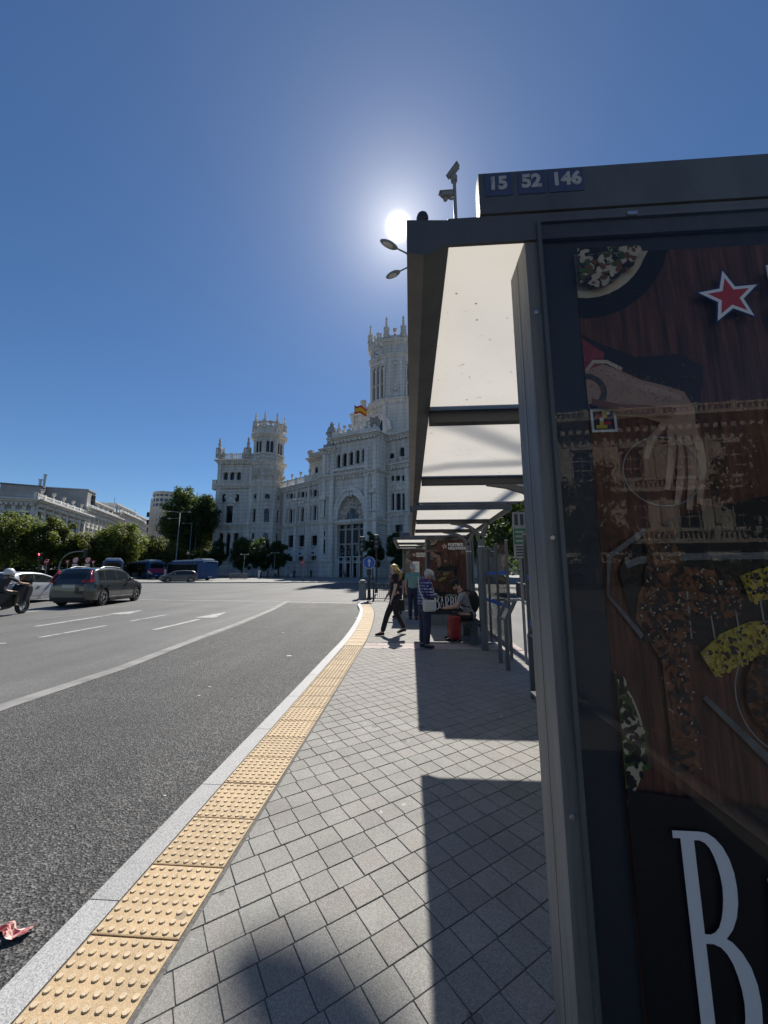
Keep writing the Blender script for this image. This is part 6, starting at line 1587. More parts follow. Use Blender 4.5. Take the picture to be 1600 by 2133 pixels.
        if mirror:
            x = sidewin[-1][1]-L/2-.12; zz = ip(belt, sidewin[-1][1]-.1, 1); m2 = MB(); m2.sph((x, s*(hw+.12), zz+.10), (.08,.11,.075), 10, 6); m2.box(x-.03, x+.05, s*(hw+.02)-.08, s*(hw+.02)+.05, zz+.01, zz+.06); m2.build('mirror', 'trim_black' if kind != 'suv' else paint, t, local=True, smooth=True)
        if rails:
            rl = MB(); r0 = [(x-L/2, s*(sec(x)[10][0]-.03), sec(x)[10][1]+.06) for x in (1.0,1.3,2.0,2.6,2.85)]; r0[0] = (r0[0][0], r0[0][1], r0[0][2]-.05); r0[-1] = (r0[-1][0], r0[-1][1], r0[-1][2]-.05); rl.tube(r0, .02, 6); rl.build('roof_rail', 'alloy', t, local=True)
    # rear details
    def rear(y, z): 
        return -L/2
    for s in (-1, 1):
        l = MB()
        if kind == 'suv':
            zlo, zmid, zhi = .98, 1.10, 1.50
            def E(z, k, o=.02):  # rear corner of the body at height z
                return (-L/2 + .02 + max(0, (z-1.05))*.55 + k*.28 - o, s*(hw*(.74 + .17*k) - max(0, z-1.02)*.30 + o), z)
            l.add([E(1.02,-.55),E(1.02,.9,.035),E(1.10,1.0,.035),E(1.13,-.1),E(1.09,-.55)], [(0,1,2,3,4)] if s < 0 else [(4,3,2,1,0)]); l.add([E(1.10,.35,.03),E(1.10,1.0,.035),E(1.50,.75,.03),E(1.50,.35,.03)], [(0,1,2,3)] if s < 0 else [(3,2,1,0)])
            l.sph((-L/2+.10, s*hw*.80, 1.05), (.06,.12,.05), 10, 6); l.tube([(-L/2+.13, s*(hw*.86), 1.05), (-L/2+.19, s*(hw*.80), 1.25), (-L/2+.36, s*(hw*.69), 1.50)], .036, 8)
        else:
            l.tube([(-L/2+.14, s*hw*.82, .95), (-L/2+.24, s*hw*.76, 1.20)], .06, 8)
        l.build('tail_light', 'tail_red', t, local=True, smooth=True)
        l = MB(); l.sph((L/2-.22, s*hw*.72, .72), (.14,.17,.08), 10, 6); l.build('headlight', 'lamp_lens', t, local=True, smooth=True)
    p = MB(); p.box(-L/2-.012, -L/2+.03, -.26, .26, .80, .91); p.build('number_plate', 'plate', t, local=True)
    p = MB()
    p.box(-L/2-.012, -L/2+.25, -hw*.72, hw*.72, .24, .40); p.build('rear_bumper', 'trim_black', t, local=True)
    p = MB(); p.box(-L/2-.006, -L/2+.02, -hw*.6, hw*.6, .62, .632); p.build('tailgate_seam', 'trim_black', t, local=True)
    return t
kind_rw = {'suv': (.16, .66, 3.02, 3.72), 'hatch': (.12, .62, 2.75, 3.65), 'cross': (.14, .6, 2.9, 3.55)}
def head(pa, pb): d = pb - pa; return math.atan2(d.y, d.x)
# dark grey estate in the next lane
pr_, pf = ground(213,1262,zr), ground(281,1252,zr)
HDG = head(pr_, pf); side = Vector((-math.sin(HDG), math.cos(HDG), 0)); mid = (pr_+pf)/2 + side*.95
wb = (pf-pr_).length
c = Vector((mid.x, mid.y, 0)); c.z = zr(c.x, c.y)
suv_prof = [(0,.95),(.06,1.02),(.12,1.10),(.30,1.38),(.55,1.585),(.80,1.63),(1.5,1.665),(2.1,1.66),(2.7,1.60),(3.02,1.50),(3.72,1.07),(3.9,1.03),(4.4,.93),(4.62,.78),(4.69,.66)]
suv_belt = [(0,.98),(.8,1.07),(2.0,1.045),(3.4,1.01),(3.9,.98),(4.69,.72)]
SUVK = 1.03
suv = car('dark_car', 'dark grey estate car with bright red rear lights driving away', 'car', c, HDG, 4.69, 1.90, 1.66, 'paint_grey', suv_prof, suv_belt, [(.62,1.06),(1.12,2.0),(2.06,3.02)], (1.0, 3.87), .36, 'suv', 'cars on the square', rails=True); suv.scale = (1, 1, 1.05)
# white hatchback beyond it
ha_prof = [(0,.80),(.08,.98),(.25,1.20),(.55,1.42),(.9,1.50),(1.6,1.52),(2.2,1.47),(2.75,1.33),(3.65,.98),(3.85,.92),(4.0,.80),(4.06,.62)]
ha_belt = [(0,.92),(.9,1.0),(2.5,.96),(3.6,.92),(4.06,.66)]
p = ground(84,1254.5,zr); pc = p + Vector((-math.sin(HDG), math.cos(HDG), 0))*.87
pc.z = zr(pc.x, pc.y)
car('white_car', 'silver white hatchback half hidden between the scooter and the dark car', 'car', pc, HDG, 4.06, 1.74, 1.52, 'paint_silver', ha_prof, ha_belt, [(.75,1.55),(1.62,2.75)], (.72, 3.25), .31, 'hatch', 'cars on the square')
# crossover far across the square, heading left
pa, pb = ground(397,1212.6,zr), ground(345,1213.2,zr); hd3 = head(pa, pb); pm = (pa+pb)/2; D_ = 0.97; pm = Vector((pm.x*D_, pm.y*D_, 0)); pm.z = zr(pm.x, pm.y)
car('brown_car', 'small bronze crossover passing in front of the blue bus', 'car', pm, hd3, 4.4, 1.82, 1.6, 'paint_bronze', [(0,.9),(.1,1.1),(.35,1.42),(.7,1.56),(1.6,1.60),(2.4,1.55),(2.9,1.42),(3.55,1.04),(4.2,.92),(4.4,.7)], [(0,.98),(1.0,1.05),(3.5,1.0),(4.4,.74)], [(.55,1.0),(1.06,1.9),(1.96,2.9)], (.85, 3.5), .35, 'cross', 'cars on the square')
# buses
def bus(label, loc, rz, L, W, H, body, roofm, rear_m=None, band=None, name='bus', rearwin=True):
    t = thing(name, loc, label, 'bus', 'city buses across the square', rz); hw = W/2
    b = MB(); b.box(-L/2, L/2, -hw, hw, .32, H-.25); b.box(-L/2+.02, L/2-.02, -hw+.06, hw-.06, H-.25, H-.10); bo = b.build('body', body, t, local=True, bevel=.06)
    r = MB(); r.box(-L/2+.6, L/2-1.2, -hw*.80, hw*.80, H-.099, H+.16); r.box(-L/2+1.0, -L/2+3.4, -hw*.7, hw*.7, H+.161, H+.30); r.build('roof_unit', roofm, t, local=True, bevel=.05)
    for s in (-1, 1):
        n = 6; x0, x1 = -L/2+1.5, L/2-.4
        for i in range(n):
            a = x0+(x1-x0)*i/n+.03; c_ = x0+(x1-x0)*(i+1)/n-.03; w = MB(); w.box(a, c_, s*(hw+.012)-.01, s*(hw+.012)+.01, 1.15 if i not in (1,4) else .45, H-.42); w.build('door' if i in (1,4) and s < 0 else 'side_window', 'car_glass', t, local=True)
    if rearwin: w = MB(); w.box(-L/2-.022, -L/2-.002, -hw*.80, hw*.80, H-1.15, H-.45); w.build('rear_window', 'car_glass', t, local=True)
    w = MB(); w.box(L/2+.002, L/2+.022, -hw*.90, hw*.90, 1.0, H-.35); w.build('windscreen', 'car_glass', t, local=True)
    for s in (-1, 1):
        w = MB(); w.box(-L/2-.03, -L/2-.002, s*hw*.86-.08, s*hw*.86+.08, .95, 1.15); w.build('tail_light', 'tail_red', t, local=True)
        w = MB(); w.box(-L/2-.03, -L/2-.002, s*hw*.86-.09, s*hw*.86+.09, H-.34, H-.27); w.build('marker_light', 'lamp_lens', t, local=True)
    if band: w = MB(); w.box(-L/2-.018, -L/2-.001, -hw*.88, hw*.88, 1.05, H-1.25); w.build('rear_panel', band, t, local=True)
    w = MB(); w.box(-L/2-.03, -L/2-.002, -.27, .27, .52, .64); w.build('number_plate', 'plate', t, local=True)
    w = MB(); w.box(-L/2-.02, -L/2-.002, -.5, .5, H-.40, H-.28); w.build('route_display', 'trim_black', t, local=True)
    for wx in (-L/2+2.6, L/2-2.7):
        for s in (-1, 1):
            q = MB(Matrix.Translation((wx, s*(hw-.28), .48)) @ Matrix.Rotation(R(-90)*s, 4, 'X')); q.lathe([(.28,0),(.30,.26),(.44,.29),(.48,.26),(.48,.02)], 20); wo = q.build('wheel', 'rubber', t, local=True)
            q = MB(Matrix.Translation((wx, s*(hw-.28), .48)) @ Matrix.Rotation(R(-90)*s, 4, 'X')); q.lathe([(.02,.20),(.26,.22),(.28,.27),(.24,.275)], 16); q.build('rim', 'lamp_grey', wo, local=True)
    return t
def busplace(px, D): p = PL(px, D); p.z = zr(p.x, p.y); return p
# the rear right corner of the blue bus stands at column 443
view = ray(425, 1195.5); 
bus('blue city bus seen from behind, nearest the palace', busplace(398, 62), math.atan2(math.sin(R(97)), math.cos(R(97))) + R(52), 11.0, 2.5, 3.05, 'bus_blue', 'bus_roof', name='blue_bus', rearwin=False)
bus('dark blue and yellow city bus at the far left of the queue', busplace(236, 62), R(97) + R(30), 11.0, 2.5, 3.05, 'bus_blue', 'bus_roof', band='bus_yellow', name='advert_bus')
bus('city bus with a pink rear between the other two buses', busplace(300, 70), R(97) + R(48), 11.0, 2.5, 3.05, 'bus_blue', 'bus_roof', band='bus_pink', name='pink_bus')
# red van and white van roofs between the buses
def van(label, loc, rz, body, name='van'):
    t = thing(name, loc, label, 'van', None, rz); L, W, H = 5.2, 1.95, 2.4
    b = MB(); prof = [(-L/2,.35),(-L/2,H-.1),(-L/2+.15,H),(L/2-1.5,H),(L/2-.75,1.25),(L/2-.1,1.05),(L/2,.8),(L/2,.35)]
    b.ext([(x, -W/2, z) for x, z in prof][::-1], (0, W, 0)); b.build('body', body, t, local=True, bevel=.05)
    w = MB(); w.ext([(L/2-1.45+.02, -W*.42, H-.12+.02), (L/2-.80+.02, -W*.42, 1.32+.02), (L/2-.80+.02, W*.42, 1.32+.02), (L/2-1.45+.02, W*.42, H-.12+.02)], (.015,0,.01)); w.build('windscreen', 'car_glass', t, local=True)
    for s in (-1, 1):
        w = MB(); w.box(L/2-2.4, L/2-1.35, s*(W/2+.006)-.005, s*(W/2+.006)+.005, 1.3, 2.0); w.build('side_window', 'car_glass', t, local=True)
        w = MB(); w.box(-L/2-.02, -L/2, s*W*.44-.06, s*W*.44+.06, .9, 1.4); w.build('tail_light', 'tail_red', t, local=True)
        w = MB(); w.box(-L/2-.015, -L/2-.001, s*W*.22-.33, s*W*.22+.33, 1.35, 2.0); w.build('rear_window', 'car_glass', t, local=True)
        for wx in (-L/2+.95, L/2-1.0):
            q = MB(Matrix.Translation((wx, s*(W/2-.2), .33)) @ Matrix.Rotation(R(-90)*s, 4, 'X')); q.lathe([(.05,.19),(.2,.2),(.3,.21),(.33,.18),(.33,.0)], 18); q.build('wheel', 'rubber', t, local=True)
    return t
van('orange red van standing between the buses', busplace(292, 82), R(97)+R(20), 'bus_orange', 'red_van')
van('white van behind the bus at the far left', busplace(206, 80), R(97)+R(10), 'paint_silver', 'white_van')

# ---------------- motor scooter at the left edge
mw = ground(44,1278,zr); dirm = Vector((math.cos(HDG), math.sin(HDG), 0)); scl = mw - dirm*1.45*.5; scl.z = zr(scl.x, scl.y)
mt = thing('motor_scooter', scl, 'black motor scooter ridden along at the left edge', 'scooter', None, HDG)
def wheelY(parent, x, r, w, name='wheel'):
    M = Matrix.Translation((x, -w/2, r)) @ Matrix.Rotation(R(-90), 4, 'X'); q = MB(M); q.lathe([(r*.70,.0),(r*.80,-.001),(r,w*.25),(r,w*.75),(r*.80,w),(r*.70,w)], 22, ring=True); wo = q.build(name, 'rubber', parent, local=True)
    q = MB(M); 
    for k in range(5): a = 2*math.pi*k/5; q.ext([(.03*math.cos(a+1.57), .03*math.sin(a+1.57), w*.4), (r*.76*math.cos(a-.06), r*.76*math.sin(a-.06), w*.4), (r*.76*math.cos(a+.06), r*.76*math.sin(a+.06), w*.4), (.03*math.cos(a-1.57), .03*math.sin(a-1.57), w*.4)], (0,0,w*.25))
    q.lathe([(r*.70,w*.2),(r*.78,w*.15),(r*.78,w*.85),(r*.70,w*.8)], 22, ring=True); q.lathe([(.005,w*.2),(.05,w*.2),(.05,w*.8),(.005,w*.8)], 8); q.build('rim', 'alloy', wo, local=True)
wheelY(mt, .72, .31, .13); wheelY(mt, -.70, .29, .15)
b = MB(); prof = [(-1.05,.62),(-.95,.80),(-.55,.84),(-.15,.80),(.05,.62),(.10,.42),(.34,.36),(.46,.55),(.62,1.02),(.54,1.06),(.30,.52),(.0,.26),(-.35,.22),(-.62,.30),(-.98,.52)]
b.ext([(x, -.19, z) for x, z in prof][::-1], (0, .38, 0)); bo = b.build('bodywork', 'black', mt, local=True, bevel=.06)
b = MB(); b.ext([(x, -.15, z) for x, z in [(-.98,.82),(-.92,.93),(-.45,.92),(-.1,.86),(-.12,.80),(-.5,.845)]][::-1], (0,.30,0)); b.build('seat', 'rubber', mt, local=True, bevel=.04)
b = MB(); b.ext([(x, -.24, z) for x, z in [(.44,.46),(.62,.44),(.80,.66),(.86,.92),(.74,1.12),(.56,1.05)]][::-1], (0,.48,0)); b.build('front_fairing', 'black', mt, local=True, bevel=.07)
b = MB(); b.ext([(x, -.20, z) for x, z in [(.74,1.10),(.80,1.10),(.66,1.42),(.63,1.42)]][::-1], (0,.40,0)); b.build('screen', 'car_glass', mt, local=True)
b = MB(); b.tube([(.72,.08,.31),(.60,.08,.80)], .03, 6); b.tube([(.72,-.08,.31),(.60,-.08,.80)], .03, 6); b.build('fork', 'lamp_grey', mt, local=True)
b = MB(); b.ext([(x, -.09, z) for x, z in [(.40,.36),(.50,.56),(.72,.66),(.95,.56),(.98,.50),(.72,.62),(.52,.50)]][::-1], (0,.18,0)); b.build('mudguard', 'black', mt, local=True, bevel=.02)
b = MB(); b.tube([(.52,-.36,1.10),(.60,-.15,1.12),(.60,.15,1.12),(.52,.36,1.10)], .018, 6); b.build('handlebar', 'rubber', mt, local=True)
for s in (-1, 1): b = MB(); b.tube([(.56,s*.30,1.12),(.66,s*.40,1.32)], .012, 5); b.sph((.67,s*.45,1.36), (.02,.09,.055), 8, 5); b.build('mirror', 'black', mt, local=True)
b = MB(); b.sph((.80,0,.98), (.07,.13,.09), 10, 6); b.build('headlight', 'lamp_lens', mt, local=True)
b = MB(); b.tube([(-.55,-.22,.30),(-1.05,-.24,.42)], .055, 10); b.build('exhaust', 'alloy', mt, local=True)
b = MB(); b.box(-1.10,-1.04,-.10,.10,.66,.74); b.build('tail_light', 'tail_red', mt, local=True)
# ---------------- bicycle far across the square
bp_ = PL(312, 62); bp_.z = zr(bp_.x, bp_.y); HBK = hd3 + R(8)
bk_ = thing('bicycle', bp_, 'bicycle ridden across the far side of the square', 'bicycle', None, HBK)
for x in (-.52, .52):
    M = Matrix.Translation((x, -.02, .34)) @ Matrix.Rotation(R(-90), 4, 'X'); q = MB(M); q.lathe([(.315,0),(.34,.001),(.345,.02),(.34,.039),(.315,.04)], 22, ring=True)
    q.build('wheel', 'rubber', bk_, local=True)
q = MB(); q.tube([(-.52,0,.34),(-.12,0,.32),(-.22,0,.86)], .02, 6); q.tube([(-.12,0,.32),(.38,0,.78),(.52,0,.34)], .02, 6); q.tube([(-.19,0,.76),(.36,0,.82),(.34,0,.98)], .02, 6); q.tube([(-.52,0,.34),(-.20,0,.76)], .014, 5); q.build('frame', 'black', bk_, local=True)
q = MB(); q.tube([(.36,-.26,1.0),(.34,0,.98),(.36,.26,1.0)], .016, 6); q.build('handlebar', 'black', bk_, local=True)
q = MB(); q.sph((-.24,0,.90), (.13,.07,.03), 8, 5); q.build('saddle', 'black', bk_, local=True)
# ================================================================ STREET FURNITURE
mat('sign_blue', (0.015,0.09,0.42), 0.4); mat('sign_red', (0.45,0.02,0.03), 0.45); mat('wrapper_red', (0.42,0.02,0.05), 0.35, col2=(0.70,0.55,0.45), vs=22); mat('granite_post', (0.20,0.20,0.195), 0.7, 0.25, 30)
emis('light_red', (1.0,0.05,0.06), 5.0)
FACE = math.atan2
def at_g(px, D, f=zs): p = PL(px, D); p.z = f(p.x, p.y); return p
# blue arrow sign
p = ground(769, 1250); z0 = p.z; zc = aty(768, 1172, p.y).z; r = .325
t = thing('direction_sign', p, 'round blue sign with a white upward arrow on a black post', 'sign')
q = MB(); q.lathe([(.14,0),(.13,.10),(.09,.16),(.085,.5),(.06,.56),(.055,zc-z0-.1),(.05,zc-z0+.25)], 12, p); q.build('post', 'iron', t, smooth=False)
yy = p.y - .10
q = MB(); n = 32; q.ext([(p.x+r*math.cos(2*math.pi*i/n), yy, zc+r*math.sin(2*math.pi*i/n)) for i in range(n)][::-1], (0,.03,0)); d = q.build('disc', 'sign_white', t)
q = MB(); q.ext([(p.x+r*.93*math.cos(2*math.pi*i/n), yy-.004, zc+r*.93*math.sin(2*math.pi*i/n)) for i in range(n)][::-1], (0,.003,0)); q.build('blue_field', 'sign_blue', d)
q = MB(); q.ext([(p.x+a*r, yy-.008, zc+b*r) for a, b in ((-.10,-.62),(.10,-.62),(.10,.12),(.34,.12),(0,.66),(-.34,.12),(-.10,.12))][::-1], (0,.003,0)); q.build('arrow', 'sign_white', d)
q = MB(); q.box(p.x-.12, p.x+.12, yy-.05, yy+.1, z0+1.30, z0+1.62); q.build('push_button_box', 'iron', t)
# stone bollard
p = ground(755, 1250); t = thing('stone_bollard', p, 'grey stone bollard with a rounded cap beside the arrow sign', 'bollard')
q = MB(); h = aty(755,1207,p.y).z - p.z; q.lathe([(.235,0),(.235,.06),(.215,.10),(.17,h*.80),(.205,h*.82),(.205,h*.86),(.17,h*.88),(.16,h*.94),(.10,h*.985),(.01,h)], 14, p); auto_smooth(q.build('shaft', 'granite_post', t), 35)
# iron railing along the island's end
a, b = ground(778,1251), ground(850,1251); a.z = b.z = zs(a.x, a.y); t = thing('railing', a, 'black iron railing at the end of the stop island', 'railing'); fr = Fr(a, Vector((b.x+.6, b.y, 0))); hgt = aty(775,1216,a.y).z - a.z
q = MB(fr.M)
for i in range(int(fr.L/.11)+1): q.box(i*.11-.010, i*.11+.010, -.01, .01, a.z+.10, a.z+hgt-.16)
for i in range(int(fr.L/.22)): q.lathe([(.035,a.z+hgt-.15),(.045,a.z+hgt-.10),(.035,a.z+hgt-.05)], 8, (i*.22+.11, 0, 0))
tag(q.build('bars', 'iron', t), kind='stuff')
for z_ in (.08, hgt-.17, hgt-.03): q = MB(fr.M); q.box(-.05, fr.L+.05, -.022, .022, a.z+z_, a.z+z_+.035); q.build('rail', 'iron', t)
for u in (0, fr.L/2, fr.L): q = MB(fr.M); q.lathe([(.06,0),(.045,.05),(.04,hgt),(.055,hgt+.02),(.02,hgt+.10)], 8, (u, 0, a.z)); q.build('rail_post', 'iron', t)
# second railing across the lane behind the shelters
a, b = Vector((4.6, 14, 0)), Vector((6.4, 24, 0)); a.z = zs(a.x, a.y); t = thing('lane_railing', a, 'iron railing across the lane, seen through the shelter glass', 'railing'); fr = Fr(a, b)
q = MB(fr.M)
for i in range(int(fr.L/.14)+1): q.box(i*.14-.010, i*.14+.010, -.01, .01, a.z+.10, a.z+.92)
tag(q.build('bars', 'iron', t), kind='stuff')
for z_ in (.08, .92): q = MB(fr.M); q.box(-.05, fr.L+.05, -.022, .022, a.z+z_, a.z+z_+.04); q.build('rail', 'steel', t)
# traffic lights
def traffic_light(px, D, ytop, label, lit=None, group='traffic lights', face=1, size=1.0, arm=None):
    p = at_g(px, D, zs); t = thing('traffic_light', p, label, 'traffic light', group); zt = atd(px, ytop, D).z
    q = MB(); q.lathe([(.12,0),(.11,.3),(.06,.35),(.055,zt-p.z-.95*size)], 10, p); q.build('pole', 'iron', t)
    b = MB(); b.box(p.x-.17*size, p.x+.17*size, p.y-.13, p.y+.13, zt-1.0*size, zt); hd_ = b.build('housing', 'black', t, bevel=.03)
    for i, c in enumerate(('red','amber','green')):
        z = zt-.18*size-i*.32*size; v = MB(); v.tube([(p.x, p.y-.131, z), (p.x, p.y-.16, z)], .11*size, 12); v.build('lens', 'light_red' if lit == i else 'glass_dark', hd_)
        v = MB(); k = 9; ro = .135*size
        for j in range(k):
            a0, a1 = math.pi*j/k, math.pi*(j+1)/k; v.quad((p.x+ro*math.cos(a0), p.y-.132, z+ro*math.sin(a0)), (p.x+ro*math.cos(a0), p.y-.34, z+ro*math.sin(a0)), (p.x+ro*math.cos(a1), p.y-.34, z+ro*math.sin(a1)), (p.x+ro*math.cos(a1), p.y-.132, z+ro*math.sin(a1)))
        v.build('visor', 'black', hd_)
        w = MB()
        for j in range(3, 6):
            a0, a1 = math.pi*j/k, math.pi*(j+1)/k; w.quad((p.x+ro*1.01*math.cos(a0), p.y+.132, z+ro*math.sin(a0)), (p.x+ro*1.01*math.cos(a0), p.y+.30, z+ro*math.sin(a0)), (p.x+ro*1.01*math.cos(a1), p.y+.30, z+ro*math.sin(a1)), (p.x+ro*1.01*math.cos(a1), p.y+.132, z+ro*math.sin(a1)))
        w.build('rear_visor', 'lamp_grey', hd_)
    return t
traffic_light(754, 25, 1118, 'black traffic light directly above the stone bollard')
traffic_light(784, 27, 1114, 'black traffic light with sunlit visors right of the arrow sign')
traffic_light(78, 48, 1152, 'traffic light showing red above the white car', lit=0)
# arched signal mast on the left
p = at_g(122, 46, zs); t = thing('arched_signal_mast', p, 'grey arched mast reaching right with a signal at its tip', 'signal mast')
pts = [atd(px, py, 46) for px, py in ((122,1196),(123,1182),(126,1170),(133,1160),(144,1152.5),(158,1149),(176,1148.5))]
q = MB(); q.tube(pts, .08, 8, 0, .05); q.build('mast', 'lamp_grey', t, smooth=True)
c_ = pts[-1]; q = MB(); q.box(c_.x-.02, c_.x+.30, c_.y-.12, c_.y+.12, c_.z-.75, c_.z+.25); q.build('signal', 'black', t, bevel=.03)
# round and triangular signs on the left
def pole_sign(px, D, yc, label, kind, r=.33):
    p = at_g(px, D, zs); zc = atd(px, yc, D).z; t = thing('traffic_sign', p, label, 'sign', 'traffic signs on the left')
    q = MB(); q.lathe([(.035,0),(.035,zc-p.z+.25)], 8, p); q.build('post', 'lamp_grey', t); y = p.y-.06; n = 24
    if kind == 'yield':
        q = MB(); q.ext([(p.x-r, y, zc+r*.55), (p.x, y, zc-r*1.1), (p.x+r, y, zc+r*.55)], (0,.02,0)); d = q.build('plate', 'sign_red', t)
        q = MB(); q.ext([(p.x-r*.62, y-.004, zc+r*.36), (p.x, y-.004, zc-r*.65), (p.x+r*.62, y-.004, zc+r*.36)], (0,.003,0)); q.build('field', 'sign_white', d)
    else:
        q = MB(); q.ext([(p.x+r*math.cos(2*math.pi*i/n), y, zc+r*math.sin(2*math.pi*i/n)) for i in range(n)][::-1], (0,.02,0)); d = q.build('plate', 'sign_red', t)
        if kind == 'noentry': q = MB(); q.box(p.x-r*.72, p.x+r*.72, y-.005, y-.001, zc-r*.16, zc+r*.16); q.build('bar', 'sign_white', d)
        else:
            q = MB(); q.ext([(p.x+r*.78*math.cos(2*math.pi*i/n), y-.004, zc+r*.78*math.sin(2*math.pi*i/n)) for i in range(n)][::-1], (0,.003,0)); q.build('field', 'sign_white', d)
            q = MB(); q.ext([(p.x-r*.6, y-.008, zc+r*.5), (p.x-r*.5, y-.008, zc+r*.6), (p.x+r*.6, y-.008, zc-r*.5), (p.x+r*.5, y-.008, zc-r*.6)], (0,.003,0)); q.build('slash', 'sign_red', d)
            q = MB(); q.box(p.x-r*.9, p.x+r*.9, y, y+.02, zc-r*2.0, zc-r*1.2); q.build('lower_plate', 'sign_white', t)
pole_sign(94, 47, 1170, 'no entry sign above the white car roof', 'noentry'); pole_sign(138, 50, 1170, 'give way triangle right of the arched mast', 'yield')
pole_sign(154, 52, 1167, 'round no turn sign, left one of two', 'noturn', .42); pole_sign(180, 54, 1167, 'round no turn sign, right one of two', 'noturn', .42); pole_sign(192, 52, 1171, 'give way triangle above the dark car bonnet', 'yield')
pole_sign(630, 66, 1172, 'red round no entry sign in front of the palace door', 'noentry', .45)
# street lamps
def lamp(px, D, ytop, label, arms, r=.11, ybase=None, group='tall street lamps', head=.75):
    p = at_g(px, D, zs); zt = atd(px, ytop, D).z; t = thing('street_lamp', p, label, 'street lamp', group)
    q = MB(); q.lathe([(r*1.6,0),(r*1.5,.8),(r,1.0),(r*.55,zt-p.z)], 12, p); q.build('pole', 'lamp_grey', t, smooth=True)
    for (dx, dy, dz, zoff) in arms:
        L = math.hypot(dx, dy); ux_, uy_ = dx/L, dy/L; b = Vector((p.x, p.y, zt+zoff)); e = b + Vector((dx, dy, dz))
        q = MB(); q.tube([b, b + Vector((dx*.5, dy*.5, dz*.75)), e], .045, 7, 0, .035); q.build('arm', 'lamp_grey', t)
        M = Matrix.Translation(e) @ Matrix.Rotation(math.atan2(uy_, ux_), 4, 'Z'); q = MB(M)
        k = head; q.lathe([(.02,-.10),(.13*k/.75,-.07),(.17*k/.75,-.0),(.13*k/.75,.06),(.02,.09)], 14, (k*.5, 0, 0), 0, 0, 2.35, 1.0); hd_ = q.build('lamp_head', 'lamp_grey', t, smooth=True)
        q = MB(M); q.lathe([(.01,-.125),(.10*k/.75,-.115),(.12*k/.75,-.075)], 12, (k*.55, 0, 0), 0, 0, 1.9, 1.0); q.build('lens', 'lamp_lens', hd_, smooth=True)
    return t
# the high mast whose two heads stand right below the sun
p = Vector((1.0, 18.9, 0)); p.z = zs(p.x, p.y)
t = thing('high_mast_lamp', p, 'high lamp mast whose two heads reach out beneath the sun', 'street lamp')
q = MB(); q.lathe([(.17,0),(.16,1.2),(.12,1.4),(.08,18.6)], 12, p); q.build('pole', 'lamp_grey', t, smooth=True)
for ha, hb, nm in (((794,501),(846,527),17.45), ((806,578),(849,557),19.9)):
    v1, v2 = ray(*ha[:2]), ray(*hb[:2]); tip_ = aty(ha[0], ha[1], nm); root_ = Vector((p.x, p.y, p.z+18.4)); near = aty(hb[0], hb[1], nm + (18.9-nm)*.42)
    q = MB(); mid = tip_.lerp(near, .62); q.tube([root_, near, mid], .055, 8, 0, .04); q.build('arm', 'lamp_grey', t, smooth=True)
    d = (tip_ - mid).normalized(); M = Matrix.Translation(mid.lerp(tip_, .5)) @ d.to_track_quat('X', 'Z').to_matrix().to_4x4(); ln = (tip_-mid).length
    q = MB(M); q.lathe([(.02,-.10),(.20,-.06),(.235,.0),(.19,.07),(.02,.11)], 16, (0,0,0), 0, 0, ln/.47*1.15, 1.0); hd_ = q.build('lamp_head', 'lamp_grey', t, smooth=True)
    q = MB(M); q.lathe([(.01,-.125),(.13,-.115),(.16,-.07)], 12, (.05,0,0), 0, 0, ln/.47, 1.0); q.build('lens', 'lamp_lens', hd_, smooth=True)
lamp(632, 58, 1046, 'tall double-armed lamp in front of the palace wing', ((-1.3,-.5,.25,0),(1.35,.4,.3,0),(-1.1,.5,.1,-.2)))
lamp(364, 72, 1068, 'tall lamp with three heads before the dark plane tree', ((-1.6,-.4,.2,0),(1.2,.3,.2,0),(-1.7,0,0,-1.1)))
lamp(391, 88, 1090, 'slimmer lamp right of the three-headed one', ((-1.7,0,.05,0),), .09)
lamp(402, 95, 1103, 'thin lamp post nearest the palace corner', ((-1.2,0,.05,0),), .07)
for px, yt, lab in ((507,1155,'short lamp post between the small palace trees, left one'), (571,1152,'short lamp post between the small palace trees, right one')):
    lamp(px, 74, yt, lab, ((-.45,0,.05,0),(.45,0,.05,0)), .06, group='short lamp posts', head=.45)
p = at_g(731, 62); t = thing('thin_mast', p, 'thin grey mast standing before the great palace arch', 'mast'); q = MB(); zt = atd(731,1070,62).z; q.lathe([(.12,0),(.10,1.0),(.07,1.1),(.04,zt-p.z)], 10, p); q.build('pole', 'lamp_grey', t); q = MB(); q.sph((p.x,p.y,zt), .08, 8, 6); q.build('finial', 'lamp_grey', t)
lamp(784, 60, 1127, 'short lamp with small heads behind the right traffic light', ((-.5,0,.05,0),(.5,0,.05,0)), .06, group='short lamp posts', head=.45)
# camera mast above the shelter
p = Vector((1.9, 12.6, 0)); p.z = zs(p.x, p.y); t = thing('camera_mast', p, 'thin mast with two surveillance cameras rising above the nearest shelter', 'camera mast')
tp_ = aty(946, 372, 12.6); q = MB(); q.tube([p, Vector((tp_.x, tp_.y, tp_.z))], .10, 8, 0, .07); q.build('pole', 'lamp_grey', t)
def cctv(px, py, ang, name):
    c_ = aty(px, py, 12.55); M = Matrix.Translation(c_) @ Matrix.Rotation(R(ang[0]), 4, 'Z') @ Matrix.Rotation(R(ang[1]), 4, 'Y'); q = MB(M); q.box(-.24,.22,-.09,.09,-.07,.08); q.box(-.28,.30,-.11,.11,.085,.10); q.tube([(.22,0,0),(.27,0,0)], .06, 10); q.build('camera', 'lamp_grey', t, bevel=.015)
cctv(945, 357, (-35, -32), 'a'); cctv(931, 405, (-170, 12), 'b')
a, b, c_ = aty(948,412,12.6), aty(940,415,12.6), aty(930,411,12.6); q = MB(); q.tube([a, b, c_], .035, 6); q.sph(tuple(aty(928,414,12.6)), .10, 8, 6); q.build('bracket', 'lamp_grey', t)
